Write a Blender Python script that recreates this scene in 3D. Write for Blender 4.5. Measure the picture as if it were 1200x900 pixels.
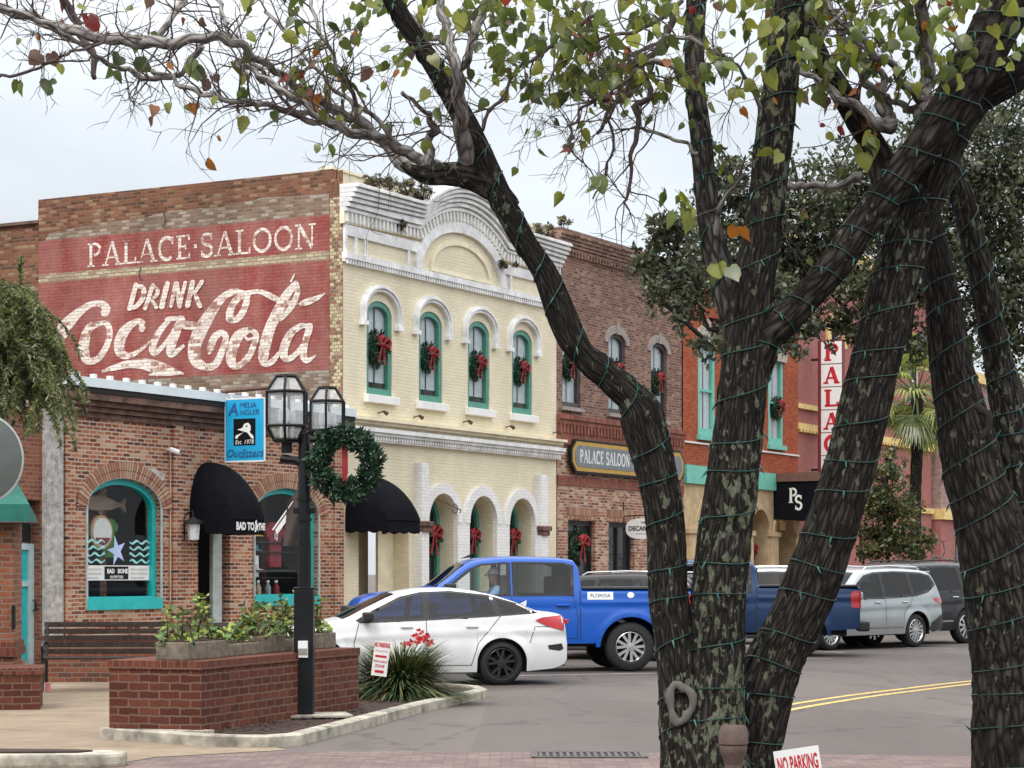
import bpy, bmesh, math, random
from mathutils import Vector, Matrix, noise, geometry

for _o in list(bpy.data.objects): bpy.data.objects.remove(_o)
S = bpy.context.scene
C = S.collection
PI = math.pi
rad = math.radians

# ------------------------------------------------------------------ camera
cam_d = bpy.data.cameras.new('camera'); cam = bpy.data.objects.new('camera', cam_d); C.objects.link(cam)
cam.location = (0, 0, 1.65); cam.rotation_euler = (rad(90), 0, 0)
cam_d.sensor_width = 36; cam_d.lens = 78; cam_d.shift_y = 0.185
cam_d.clip_start = 0.1; cam_d.clip_end = 3000
cam_d.dof.use_dof = False
S.camera = cam

# ------------------------------------------------------------------ sky and sun (overcast)
SUN_EL, SUN_AZ = 52, 205          # azimuth measured clockwise from +Y
w = bpy.data.worlds.new('World'); S.world = w; w.use_nodes = True
nt = w.node_tree; nt.nodes.clear()
def wn(t, **k):
    n = nt.nodes.new(t)
    for a, b in k.items(): setattr(n, a, b)
    return n
sky = wn('ShaderNodeTexSky', sky_type='NISHITA', sun_disc=False, sun_elevation=rad(SUN_EL), sun_rotation=rad(SUN_AZ), dust_density=4.0, air_density=1.0)
tc = wn('ShaderNodeTexCoord'); sep = wn('ShaderNodeSeparateXYZ'); nt.links.new(tc.outputs['Generated'], sep.inputs[0])
ramp = wn('ShaderNodeValToRGB')
nt.links.new(sep.outputs['Z'], ramp.inputs[0])
e = ramp.color_ramp.elements
e[0].position = 0.0; e[0].color = (.285, .303, .32, 1)
e[1].position = 1.0; e[1].color = (1.0, 1.0, 1.0, 1)
q = e.new(.20); q.color = (.292, .315, .338, 1)
q = e.new(.45); q.color = (.72, .73, .74, 1)
ns = wn('ShaderNodeTexNoise'); ns.inputs['Scale'].default_value = 3.2; ns.inputs['Detail'].default_value = 5; ns.inputs['Roughness'].default_value = .5
mp = wn('ShaderNodeMapping'); mp.inputs['Scale'].default_value = (1, 1, 3.0); nt.links.new(tc.outputs['Generated'], mp.inputs[0]); nt.links.new(mp.outputs[0], ns.inputs[0])
mr = wn('ShaderNodeMapRange'); mr.inputs[1].default_value = .3; mr.inputs[2].default_value = .7; mr.inputs[3].default_value = 19.0; mr.inputs[4].default_value = 26.0
nt.links.new(ns.outputs[0], mr.inputs[0])
vm = wn('ShaderNodeVectorMath', operation='SCALE'); nt.links.new(ramp.outputs[0], vm.inputs[0]); nt.links.new(mr.outputs[0], vm.inputs['Scale'])
mx = wn('ShaderNodeMix', data_type='RGBA'); mx.inputs[0].default_value = .93
nt.links.new(sky.outputs[0], mx.inputs[6]); nt.links.new(vm.outputs[0], mx.inputs[7])
bg = wn('ShaderNodeBackground'); bg.inputs[1].default_value = .11
nt.links.new(mx.outputs[2], bg.inputs[0])
wo = wn('ShaderNodeOutputWorld'); nt.links.new(bg.outputs[0], wo.inputs[0])

sl = bpy.data.lights.new('sun', 'SUN'); sl.energy = 1.5; sl.angle = rad(18); sl.color = (1, .965, .92)
sun = bpy.data.objects.new('sun', sl); C.objects.link(sun)
_az = rad(SUN_AZ); _el = rad(SUN_EL)
sd = Vector((math.sin(_az)*math.cos(_el), math.cos(_az)*math.cos(_el), math.sin(_el)))
sun.rotation_euler = sd.to_track_quat('Z', 'Y').to_euler(); sun.location = (0, -20, 40)
vs = S.view_settings
vs.view_transform = 'Standard'; vs.look = 'None'; vs.gamma = 1; vs.use_curve_mapping = False; vs.exposure = 0.22
S.cycles.max_bounces = 8; S.cycles.transparent_max_bounces = 12
S.cycles.caustics_reflective = False; S.cycles.caustics_refractive = False

# ------------------------------------------------------------------ coordinates
FPX, HZ, CZ = 2600.0, 672.0, 1.65
def at(x, y, Y):                                   # picture sight line to a point at depth Y (used to survey the place)
    return Vector(((x-600)/FPX*Y, Y, CZ+(HZ-y)/FPX*Y))
def gnd(x, y, z=0):
    Y = (CZ-z)*FPX/(y-HZ); return Vector(((x-600)/FPX*Y, Y, z))
DX, DY = 0.479, 0.878                               # street direction
ROW_ANG = math.atan2(DY, DX)
PCX, PCY = -3.655, 48.0                             # corner of the cream building
def F(t, n=0, z=0):                                 # frame of the building row -> world
    return Vector((PCX+DX*t-DY*n, PCY+DY*t+DX*n, z))

# ------------------------------------------------------------------ mesh builder
class MB:
    def __init__(s): s.v = []; s.f = []; s.m = []; s.uv = {}
    def add(s, vs_, fs, m=0, uvs=None):
        b = len(s.v); s.v += [tuple(p) for p in vs_]
        for i, f in enumerate(fs):
            if uvs: s.uv[len(s.f)] = uvs[i]
            s.f.append(tuple(b+k for k in f)); s.m.append(m)
        return s
    def box(s, x0, x1, y0, y1, z0, z1, m=0):
        v = [(x, y, z) for z in (z0, z1) for y in (y0, y1) for x in (x0, x1)]
        return s.add(v, [(0,2,3,1),(4,5,7,6),(0,1,5,4),(2,6,7,3),(0,4,6,2),(1,3,7,5)], m)
    def prism(s, pts, a, b, m=0, axis='y', caps=True):   # 2D outline extruded along an axis
        n = len(pts)
        if axis == 'y': f = lambda p, d: (p[0], d, p[1])
        elif axis == 'x': f = lambda p, d: (d, p[0], p[1])
        else: f = lambda p, d: (p[0], p[1], d)
        v = [f(p, a) for p in pts]+[f(p, b) for p in pts]
        fs = [(i, (i+1) % n, n+(i+1) % n, n+i) for i in range(n)]
        if caps:
            t = geometry.tessellate_polygon([[Vector((p[0], p[1], 0)) for p in pts]])
            fs += [tuple(x) for x in t]+[tuple(n+k for k in x) for x in t]
        return s.add(v, fs, m)
    def tube(s, pts, r, n=8, m=0, cap=True, uv=False, rough=0, seed=0, furrow=0):
        pts = [Vector(p) for p in pts]; k = len(pts)
        rr = r if isinstance(r, (list, tuple)) else [r]*k
        vs_ = []; us = []; L = 0
        t0 = (pts[1]-pts[0]).normalized()
        ref = Vector((0, -1, 0)) if abs(t0.y) < .9 else Vector((1, 0, 0))
        u = (ref-t0*ref.dot(t0)).normalized()
        for i in range(k):
            t = (pts[min(i+1, k-1)]-pts[max(i-1, 0)]).normalized()
            u = (u-t*u.dot(t)).normalized(); w_ = t.cross(u)
            if i: L += (pts[i]-pts[i-1]).length
            us.append(L)
            for j in range(n):
                a = 2*PI*j/n; d = u*math.cos(a)+w_*math.sin(a)
                q = rr[i]
                if rough:
                    c = Vector((math.cos(a)*3, math.sin(a)*3, L*1.6+seed))
                    q *= 1+rough*(noise.noise(c*2)*.6+noise.noise(Vector((c.x*3, c.y*3, L*7+seed)))*.45)
                if furrow: q *= 1+furrow*(1-2.4*abs(noise.noise(Vector((math.cos(a)*8.5+seed, math.sin(a)*8.5, L*4.5))))-.8*abs(noise.noise(Vector((math.cos(a)*17, math.sin(a)*17+seed, L*13)))))
                vs_.append(pts[i]+d*q)
        fs = []; uvs = []
        for i in range(k-1):
            for j in range(n):
                j2 = (j+1) % n
                fs.append((i*n+j, i*n+j2, (i+1)*n+j2, (i+1)*n+j))
                if uv:
                    R0 = rr[0]*2*PI
                    uvs.append(((j/n*R0, us[i]), ((j+1)/n*R0, us[i]), ((j+1)/n*R0, us[i+1]), (j/n*R0, us[i+1])))
        if cap:
            fs += [tuple(range(n-1, -1, -1)), tuple((k-1)*n+j for j in range(n))]
            if uv: uvs += [tuple((0, 0) for _ in range(n)), tuple((0, us[-1]) for _ in range(n))]
        return s.add(vs_, fs, m, uvs if uv else None)
    def lathe(s, prof, n=24, m=0, o=(0, 0, 0), axis='z', a0=0, cap=False):
        vs_ = []
        for (r, h) in prof:
            for j in range(n):
                a = a0+2*PI*j/n; x, y = r*math.cos(a), r*math.sin(a)
                p = (x, y, h) if axis == 'z' else ((x, h, y) if axis == 'y' else (h, x, y))
                vs_.append((p[0]+o[0], p[1]+o[1], p[2]+o[2]))
        fs = [(i*n+j, i*n+(j+1) % n, (i+1)*n+(j+1) % n, (i+1)*n+j) for i in range(len(prof)-1) for j in range(n)]
        if cap: fs += [tuple(range(n-1, -1, -1)), tuple((len(prof)-1)*n+j for j in range(n))]
        return s.add(vs_, fs, m)
    def holes(s, outer, holes, y, depth, m=0, plane='xz', mr=None):   # wall face with openings and their reveals
        f = (lambda p, d: (p[0], d, p[1])) if plane == 'xz' else (lambda p, d: (d, p[0], p[1]))
        loops = [outer]+holes
        flat = [p for l in loops for p in l]
        t = geometry.tessellate_polygon([[Vector((p[0], p[1], 0)) for p in l] for l in loops])
        s.add([f(p, y) for p in flat], [tuple(x) for x in t], m)
        for h in holes:
            n = len(h)
            s.add([f(p, y) for p in h]+[f(p, y+depth) for p in h], [(i, (i+1) % n, n+(i+1) % n, n+i) for i in range(n)], m if mr is None else mr)
        return s
    def ring(s, outer, inner, y0, y1, m=0):          # closed frame between two outlines of equal length
        n = len(outer); v = [(q[0], y, q[1]) for y in (y0, y1) for L in (outer, inner) for q in L]; f = []
        for i in range(n):
            j = (i+1) % n; f += [(i, j, n+j, n+i), (2*n+i, 3*n+i, 3*n+j, 2*n+j), (i, 2*n+i, 2*n+j, j), (n+i, n+j, 3*n+j, 3*n+i)]
        return s.add(v, f, m)
    def ribbon(s, pts, wd, fn, m=0, closed=False):   # flat band along a 2D polyline; fn maps (a,b)->3D
        P = [Vector((p[0], p[1])) for p in pts]; n = len(P); L = []
        for i in range(n):
            a = P[(i-1) % n] if (closed or i) else P[0]; b = P[(i+1) % n] if (closed or i < n-1) else P[-1]
            t = (b-a); t = t.normalized() if t.length > 1e-9 else Vector((1, 0)); nn = Vector((-t.y, t.x))
            wi = wd[i] if isinstance(wd, (list, tuple)) else wd
            L += [P[i]+nn*wi/2, P[i]-nn*wi/2]
        k = n if closed else n-1
        return s.add([fn(p.x, p.y) for p in L], [(2*i, 2*i+1, (2*i+3) % (2*n), (2*i+2) % (2*n)) for i in range(k)], m)
    def poly(s, pts, fn, m=0):
        t = geometry.tessellate_polygon([[Vector((p[0], p[1], 0)) for p in pts]])
        return s.add([fn(p[0], p[1]) for p in pts], [tuple(x) for x in t], m)
    def build(s, name, mats, parent=None, smooth=False, loc=None, bevel=0, rot=None, fix=True):
        me = bpy.data.meshes.new(name); me.from_pydata(s.v, [], s.f)
        if not isinstance(mats, (list, tuple)): mats = [mats]
        for x in mats: me.materials.append(x)
        for p, k in zip(me.polygons, s.m): p.material_index = k
        if s.uv:
            ul = me.uv_layers.new(name='UVMap')
            for fi, u in s.uv.items():
                for li, c in zip(me.polygons[fi].loop_indices, u): ul.data[li].uv = c
        me.validate()
        if fix:
            bm = bmesh.new(); bm.from_mesh(me); bmesh.ops.recalc_face_normals(bm, faces=bm.faces)
            if bevel:
                bmesh.ops.remove_doubles(bm, verts=bm.verts, dist=1e-5)
                ed = [e for e in bm.edges if len(e.link_faces) == 2 and e.calc_face_angle(0) > .6]
                bmesh.ops.bevel(bm, geom=ed, offset=bevel, segments=2, affect='EDGES', profile=.6)
            bm.to_mesh(me); bm.free()
        if smooth:
            for p in me.polygons: p.use_smooth = True
            if smooth != 'all': me.set_sharp_from_angle(angle=rad(38))
        o = bpy.data.objects.new(name, me); C.objects.link(o)
        if parent: o.parent = parent
        if loc is not None: o.location = loc
        if rot is not None: o.rotation_euler = rot
        return o

def tag(o, label, cat, group=None, kind=None):
    if label: o['label'] = label
    if cat: o['category'] = cat
    if group: o['group'] = group
    if kind: o['kind'] = kind
    return o
def thing(name, label, cat, loc=(0, 0, 0), rz=0, group=None):
    o = bpy.data.objects.new(name, None); C.objects.link(o); o.location = loc; o.rotation_euler = (0, 0, rz)
    o.empty_display_size = .2
    return tag(o, label, cat, group)
def copy_tree(o, parent=None):
    c = o.copy(); C.objects.link(c)
    if parent: c.parent = parent
    for ch in list(o.children): copy_tree(ch, c)
    return c
def arch(x0, x1, z0, zs, rise, n=14):               # opening outline with an arched head
    c = (x0+x1)/2; h = (x1-x0)/2
    return [(x0, z0), (x1, z0)]+[(c+h*math.cos(PI*i/n), zs+rise*math.sin(PI*i/n)) for i in range(n+1)]
def arcband(x0, x1, zs, rise, wd, leg=0, n=18):      # closed outline of a band over an arched head
    c = (x0+x1)/2; h = (x1-x0)/2
    o = [(c+(h+wd)*math.cos(PI*i/n), zs+(rise+wd)*math.sin(PI*i/n)) for i in range(n+1)]
    q = [(c+h*math.cos(PI*i/n), zs+rise*math.sin(PI*i/n)) for i in range(n, -1, -1)]
    if leg: o = [(x1+wd, zs-leg)]+o+[(x0-wd, zs-leg)]; q = [(x0, zs-leg)]+q+[(x1, zs-leg)]
    return o+q

# ------------------------------------------------------------------ materials
class NT:
    def __init__(s, name):
        s.mat = bpy.data.materials.new(name); s.mat.use_nodes = True; s.t = s.mat.node_tree; s.t.nodes.clear()
        s.out = s.n('ShaderNodeOutputMaterial'); s.p = s.n('ShaderNodeBsdfPrincipled'); s.l(s.p.outputs[0], s.out.inputs[0])
    def n(s, t, **k):
        x = s.t.nodes.new(t)
        for a, b in k.items(): setattr(x, a, b)
        return x
    def l(s, a, b): s.t.links.new(a, b)
    def put(s, sock, v):
        if hasattr(v, 'is_output') or isinstance(v, bpy.types.NodeSocket): s.l(v, sock)
        elif isinstance(v, (tuple, list)) and len(v) == 3 and sock.type == 'RGBA': sock.default_value = (*v, 1)
        else: sock.default_value = v
    def math(s, op, a, b=0, c=None):
        x = s.n('ShaderNodeMath', operation=op); s.put(x.inputs[0], a); s.put(x.inputs[1], b)
        if c is not None: s.put(x.inputs[2], c)
        return x.outputs[0]
    def mix(s, f, a, b, mode='MIX'):
        x = s.n('ShaderNodeMix', data_type='RGBA', blend_type=mode); s.put(x.inputs[0], f); s.put(x.inputs[6], a); s.put(x.inputs[7], b)
        return x.outputs[2]
    def ramp(s, f, els, interp='LINEAR'):
        x = s.n('ShaderNodeValToRGB'); x.color_ramp.interpolation = interp; s.put(x.inputs[0], f)
        e = x.color_ramp.elements
        while len(e) < len(els): e.new(.5)
        for i, (p, c) in enumerate(els):
            e[i].position = p; e[i].color = (*c, 1) if len(c) == 3 else c
        return x.outputs[0]
    def rng(s, v, a, b, c=0, d=1):
        x = s.n('ShaderNodeMapRange'); s.put(x.inputs[0], v)
        for i, k in enumerate((a, b, c, d)): s.put(x.inputs[i+1], k)
        return x.outputs[0]
    def noise(s, vec, scale, detail=3, rough=.5, dist=0):
        x = s.n('ShaderNodeTexNoise'); s.l(vec, x.inputs[0]); x.inputs['Scale'].default_value = scale; x.inputs['Detail'].default_value = detail
        x.inputs['Roughness'].default_value = rough; x.inputs['Distortion'].default_value = dist
        return x.outputs[0]
    def voro(s, vec, scale, feat='F1', out=0):
        x = s.n('ShaderNodeTexVoronoi', feature=feat); s.l(vec, x.inputs[0]); x.inputs['Scale'].default_value = scale
        return x.outputs[out]
    def coord(s, k='Object'): return s.n('ShaderNodeTexCoord').outputs[k]
    def mapv(s, vec, scale): 
        x = s.n('ShaderNodeMapping'); s.l(vec, x.inputs[0]); x.inputs['Scale'].default_value = scale; return x.outputs[0]
    def sep(s, vec):
        x = s.n('ShaderNodeSeparateXYZ'); s.l(vec, x.inputs[0]); return x.outputs
    def comb(s, a, b, c=0):
        x = s.n('ShaderNodeCombineXYZ')
        for i, k in enumerate((a, b, c)): s.put(x.inputs[i], k)
        return x.outputs[0]
    def bump(s, h, strength=.5, dist=.01):
        x = s.n('ShaderNodeBump'); x.inputs['Strength'].default_value = strength; x.inputs['Distance'].default_value = dist; s.l(h, x.inputs['Height']); s.l(x.outputs[0], s.p.inputs['Normal'])
    def set(s, **k):
        names = dict(col='Base Color', rough='Roughness', metal='Metallic', spec='Specular IOR Level', coat='Coat Weight', coatr='Coat Roughness', emit='Emission Color', estr='Emission Strength', alpha='Alpha', trans='Transmission Weight', sub='Subsurface Weight')
        for a, b in k.items(): s.put(s.p.inputs[names[a]], b)
        return s.mat

_mc = {}
def M(name, col, rough=.6, metal=0, var=.18, sc=6, bump=0, bsc=60, coat=0, spec=.5):
    if name in _mc: return _mc[name]
    k = NT(name); v = k.coord()
    f = k.noise(v, sc, 4, .6)
    lo = tuple(c*(1-var) for c in col); hi = tuple(min(1, c*(1+var)) for c in col)
    k.set(col=k.ramp(f, [(.3, lo), (.7, hi)]), rough=rough, metal=metal, coat=coat, spec=spec)
    if bump: k.bump(k.noise(v, bsc, 4, .6), bump, .01)
    _mc[name] = k.mat; return k.mat

def brick_nodes(k, w_=.215, h=.075, m=.011, vec=None):
    if vec is None:
        o = k.sep(k.coord()); u = k.math('ADD', o[0], o[1]); z = o[2]
    else: u, z = vec
    nz = k.noise(k.coord(), 9, 2); z2 = k.math('ADD', z, k.rng(nz, .3, .7, -.006, .006))
    row = k.math('FLOOR', k.math('DIVIDE', z2, h))
    odd = k.math('FLOORED_MODULO', row, 2)
    us = k.math('ADD', u, k.math('MULTIPLY', k.math('SUBTRACT', 1, odd), w_*.5))
    col = k.math('FLOOR', k.math('DIVIDE', us, w_))
    wn_ = k.n('ShaderNodeTexWhiteNoise', noise_dimensions='2D'); k.l(k.comb(col, row), wn_.inputs[0])
    b = k.n('ShaderNodeTexBrick'); b.offset = .5; b.offset_frequency = 2; b.squash = 1
    k.l(k.comb(u, z2), b.inputs['Vector'])
    b.inputs['Scale'].default_value = 1; b.inputs['Mortar Size'].default_value = m; b.inputs['Mortar Smooth'].default_value = .25
    b.inputs['Bias'].default_value = 0; b.inputs['Brick Width'].default_value = w_; b.inputs['Row Height'].default_value = h
    return wn_.outputs[0], b.outputs['Fac'], u, z
def brick(name, pal, mortar, radial=0, w_=.215, h=.075, m=.011, stain=.35, paint=None, cover=.9, psc=1.2, rough=.88, bump=.6, blot=None, dust=None):
    k = NT(name); v = k.coord()
    if radial:
        o_ = k.sep(v); an = k.math('ARCTAN2', o_[2], o_[0]); rd_ = k.math('SQRT', k.math('ADD', k.math('MULTIPLY', o_[0], o_[0]), k.math('MULTIPLY', o_[2], o_[2])))
        rnd, fac, u, z = brick_nodes(k, w_, h, m, (k.math('MULTIPLY', an, radial), k.math('ADD', rd_, 3.0)))
    else: rnd, fac, u, z = brick_nodes(k, w_, h, m)
    c = k.ramp(rnd, [(i/len(pal), p) for i, p in enumerate(pal)], 'CONSTANT')
    fine = k.noise(v, 38, 4, .65)
    c = k.mix(.55, c, k.ramp(fine, [(.25, (.45, .45, .45)), (.75, (1.35, 1.35, 1.35))]), 'MULTIPLY')
    c = k.mix(fac, c, mortar)
    if paint:                                  # coat of paint worn through to the brick in patches
        pn = k.noise(v, psc, 5, .7); pn2 = k.noise(v, 22, 3, .6)
        s_ = k.math('ADD', k.math('MULTIPLY', pn, .5), k.math('ADD', k.math('MULTIPLY', pn2, .32), k.math('MULTIPLY', rnd, .18)))
        th = .5-(cover-.5)*.42
        pc = k.mix(k.rng(pn2, .3, .7), tuple(x*.82 for x in paint), tuple(min(1, x*1.12) for x in paint))
        pc = k.mix(k.math('MULTIPLY', rnd, .6), pc, tuple(min(1, x*1.3+.03) for x in paint))
        pc = k.mix(k.math('MULTIPLY', fac, .6), pc, tuple(x*.55 for x in paint))
        c = k.mix(k.rng(s_, th-.04, th+.05), c, pc)
    if dust: c = k.mix(k.rng(k.noise(k.mapv(v, (1, .8, .35)), 1.6, 6, .7), .35, .72, 0, dust[1]), c, dust[0])
    if blot: c = k.mix(k.rng(k.noise(v, blot[1], 5, .65, .4), blot[2], blot[2]+.14, 0, blot[3]), c, blot[0])
    st = k.noise(k.mapv(v, (.55, .55, .28)), 1.3, 5, .6)
    c = k.mix(stain, c, k.ramp(st, [(.28, (.42, .40, .38)), (.66, (1.15, 1.15, 1.15))]), 'MULTIPLY')
    k.set(col=c, rough=rough, spec=.25)
    k.bump(k.math('SUBTRACT', k.math('MULTIPLY', fine, .35), fac), bump, .012)
    return k.mat

OLD = [(.20,.075,.05),(.26,.10,.065),(.30,.13,.085),(.17,.07,.05),(.34,.17,.11),(.24,.085,.055),(.13,.06,.05),(.38,.25,.16),(.23,.09,.06)]
BROWN = [(.20,.078,.045),(.235,.095,.055),(.165,.065,.042),(.27,.12,.07),(.22,.10,.06),(.12,.06,.04),(.33,.20,.12)]
B_shop = brick('shop_brick', [(.32,.105,.055),(.40,.15,.075),(.24,.075,.045),(.46,.21,.12),(.29,.10,.06),(.11,.05,.04),(.50,.33,.22),(.36,.12,.06),(.20,.07,.05),(.42,.17,.09)], (.50,.40,.32), stain=.5, m=.014, blot=((.38,.12,.05), .8, .54, .45))
B_side = brick('side_wall_brick', BROWN, (.20,.13,.085), stain=.6, h=.078, blot=((.36,.30,.22), 1.1, .60, .5))
B_red = brick('red_paint_brick', [(.30,.09,.07),(.34,.10,.08),(.28,.08,.06),(.42,.27,.20),(.33,.13,.09)], (.28,.085,.07), stain=.42, paint=(.27,.052,.046), cover=.82, psc=1.3, bump=.5, dust=((.50,.33,.27), .42))
B_white = brick('white_paint_brick', [(.40,.19,.15),(.50,.30,.24),(.36,.13,.11),(.58,.42,.35)], (.42,.24,.20), stain=.3, paint=(.74,.65,.58), cover=.66, psc=2.0, bump=.5)
B_cream2 = brick('faded_stripe_brick', [(.48,.40,.28),(.40,.32,.22),(.56,.49,.33),(.33,.25,.18),(.5,.42,.30)], (.28,.20,.14), stain=.3)
B_fade = brick('bare_wall_brick', [(.26,.19,.14),(.34,.28,.22),(.20,.13,.09),(.40,.35,.29),(.25,.16,.11)], (.25,.19,.15), stain=.55)
B_quoin = brick('corner_brick', [(.30,.14,.08),(.55,.48,.30),(.42,.30,.20),(.2,.12,.08),(.60,.52,.30)], (.30,.22,.16), w_=.11, stain=.3)
B_cream = brick('cream_painted_brick', [(.82,.745,.555),(.81,.73,.54),(.84,.765,.575),(.79,.715,.53)], (.745,.67,.50), h=.075, stain=.27, bump=.55, rough=.7)
B_whitep = brick('white_painted_brick', [(.82,.82,.81),(.80,.80,.80),(.84,.84,.83)], (.68,.68,.68), stain=.12, bump=.5, rough=.7)
B_wine = brick('winery_brick', [(.20,.10,.075),(.25,.13,.095),(.16,.08,.065),(.29,.16,.12),(.22,.11,.08),(.12,.07,.06),(.33,.21,.16)], (.30,.22,.18), stain=.5)
B_wine2 = brick('winery_ground_brick', [(.31,.12,.08),(.40,.20,.13),(.24,.09,.065),(.52,.38,.26),(.14,.06,.05),(.36,.15,.09),(.45,.28,.2)], (.46,.37,.3), stain=.25)
B_wine3 = brick('winery_band_brick', [(.29,.10,.07),(.33,.12,.08),(.25,.08,.06),(.2,.07,.05)], (.2,.1,.08), w_=.09, h=.2, stain=.3)
B_orange = brick('saloon_brick', [(.39,.095,.042),(.43,.11,.05),(.36,.08,.036),(.46,.13,.06)], (.28,.07,.04), stain=.3)
B_pink = brick('pink_painted_brick', [(.41,.165,.15),(.43,.175,.16),(.39,.155,.14)], (.35,.14,.125), stain=.25)
B_greyp = brick('grey_pink_brick', [(.36,.24,.21),(.31,.20,.18),(.41,.29,.26)], (.34,.24,.22), stain=.3)
B_plant = brick('planter_brick', [(.105,.030,.020),(.125,.038,.024),(.085,.025,.017),(.145,.045,.028),(.11,.033,.021)], (.165,.10,.07), w_=.225, h=.082, m=.010, stain=.4, blot=((.42,.38,.34), 2.2, .68, .6))
B_cap = brick('planter_cap_brick', [(.13,.038,.024),(.155,.046,.028),(.105,.032,.021)], (.15,.09,.065), w_=.075, h=.12, m=.008, stain=.3)
B_pillar = brick('pillar_brick', [(.22,.075,.045),(.27,.095,.055),(.18,.06,.04),(.12,.06,.05),(.25,.09,.05)], (.22,.15,.11), stain=.35)
B_arch = brick('arch_brick', [(.42,.24,.16),(.50,.34,.24),(.33,.15,.10),(.38,.2,.13)], (.16,.08,.06), w_=.075, h=.21, m=.01, stain=.3)
B_archr = brick('radial_arch_brick', [(.42,.24,.16),(.50,.34,.24),(.33,.15,.10),(.38,.2,.13),(.46,.28,.2)], (.15,.08,.06), radial=1.25, w_=.08, h=5.0, m=.012, stain=.3)

def asphalt():
    k = NT('asphalt'); v = k.coord()
    big = k.noise(k.mapv(v, (.5, .12, 1)), .6, 5, .6); fine = k.noise(v, 90, 3, .7); mid = k.noise(v, 5, 5, .6)
    c = k.ramp(big, [(.25, (.080,.066,.060)), (.75, (.128,.108,.099))])
    c = k.mix(.5, c, k.ramp(fine, [(.3, (.6,.6,.6)), (.7, (1.4,1.4,1.4))]), 'MULTIPLY')
    c = k.mix(.5, c, k.ramp(mid, [(.3, (.62,.61,.60)), (.7, (1.2,1.2,1.2))]), 'MULTIPLY')
    cr = k.voro(k.mapv(v, (.35, .2, 1)), 1.0, 'DISTANCE_TO_EDGE')
    cr = k.math('ADD', cr, k.rng(k.noise(v, 3, 4), .3, .7, -.02, .03))
    c = k.mix(k.rng(cr, .005, .016, .55, 0), c, (.038,.034,.032))
    oil = k.noise(k.mapv(v, (.9, .35, 1)), 1.1, 4, .6); c = k.mix(k.rng(oil, .56, .70, 0, .5), c, (.045,.040,.037))
    pat = k.voro(k.mapv(v, (.16, .10, 1)), 1.0, 'F1', 1); c = k.mix(1, c, k.ramp(k.sep(pat)[0], [(0, (.80,.79,.78)), (1, (1.16,1.15,1.14))]), 'MULTIPLY')
    k.set(col=c, rough=k.rng(mid, .3, .7, .62, .85), spec=.4); k.bump(fine, .5, .006); return k.mat
M_asph = asphalt()
def walkmat():
    k = NT('tan_concrete'); v = k.coord(); n1 = k.noise(v, 1.1, 5, .65); n2 = k.noise(v, 70, 3, .7); n3 = k.noise(v, 7, 4, .6)
    c = k.ramp(n1, [(.3, (.20,.148,.10)), (.7, (.31,.245,.175))])
    c = k.mix(.45, c, k.ramp(n2, [(.3, (.6,.6,.6)), (.7, (1.3,1.3,1.3))]), 'MULTIPLY')
    c = k.mix(.4, c, k.ramp(n3, [(.35, (.7,.68,.66)), (.65, (1.1,1.1,1.1))]), 'MULTIPLY')
    o = k.sep(v); gx = k.math('PINGPONG', k.math('ADD', k.math('MULTIPLY', o[0], DX), k.math('MULTIPLY', o[1], DY)), 1.0)
    c = k.mix(k.rng(gx, .006, .016, .7, 0), c, (.09,.07,.05))
    k.set(col=c, rough=.82, spec=.3); k.bump(n2, .3, .004); return k.mat
M_walk = walkmat()
def pavermat():
    k = NT('brick_pavers'); v = k.coord(); o = k.sep(v)
    rnd, fac, u, z = brick_nodes(k, .2, .1, .008, (o[0], o[1]))
    c = k.ramp(rnd, [(0, (.135,.088,.080)), (.3, (.165,.105,.095)), (.6, (.115,.078,.073)), (.8, (.19,.13,.118))], 'CONSTANT')
    c = k.mix(fac, c, (.085,.062,.058)); n1 = k.noise(v, 2, 5, .6)
    c = k.mix(.6, c, k.ramp(n1, [(.3, (.65,.65,.65)), (.7, (1.25,1.22,1.22))]), 'MULTIPLY')
    k.set(col=c, rough=.75); k.bump(k.math('SUBTRACT', k.noise(v, 40, 3), fac), .5, .006); return k.mat
M_paver = pavermat()
M_kerb = M('kerb_concrete', (.33,.305,.25), .85, var=.55, sc=4.5, bump=.4, bsc=40)
M_mulch = M('mulch', (.040,.020,.014), .95, var=.7, sc=30, bump=1, bsc=50)
M_yline = M('yellow_road_paint', (.52,.36,.11), .75, var=.5, sc=14)
M_wline = M('white_road_paint', (.42,.41,.40), .7, var=.3, sc=8)
M_white = M('white_paint', (.80,.80,.79), .55, var=.08, sc=3)
M_trimw = M('white_trim_paint', (.74,.745,.745), .65, var=.22, sc=3.5, bump=.2, bsc=30)
M_black = M('black_metal', (.006,.007,.008), .4, var=.3, spec=.25)
M_iron = M('black_iron', (.012,.012,.013), .5, var=.3)
M_dark = M('dark_interior', (.010,.010,.011), .8)
M_teal = M('teal_paint', (.018,.44,.44), .42, var=.1)
M_green = M('green_window_paint', (.075,.265,.205), .5, var=.12)
M_mint = M('mint_paint', (.16,.50,.41), .55, var=.12)
M_cream = M('cream_paint', (.80,.725,.54), .6, var=.13, sc=2.5)
M_yellow = M('yellow_trim', (.74,.55,.22), .6)
M_awn = M('black_canvas', (.0045,.005,.008), .9, var=.4, sc=6, bump=.3, bsc=200, spec=.12)
M_gawn = M('green_canvas', (.01,.12,.095), .8)
M_stone = M('tan_stone', (.50,.37,.22), .85, var=.25, sc=3, bump=.3)
M_stucco = M('grey_stucco', (.37,.355,.34), .9, var=.45, sc=9, bump=.8, bsc=25)
M_greytrim = M('grey_trim', (.42,.47,.47), .6)
M_metalcap = M('galvanised_coping', (.62,.70,.73), .45, var=.12, sc=2)
M_rot = M('weathered_wood_cornice', (.13,.075,.055), .9, var=.6, sc=5, bump=.6, bsc=30)
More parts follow.
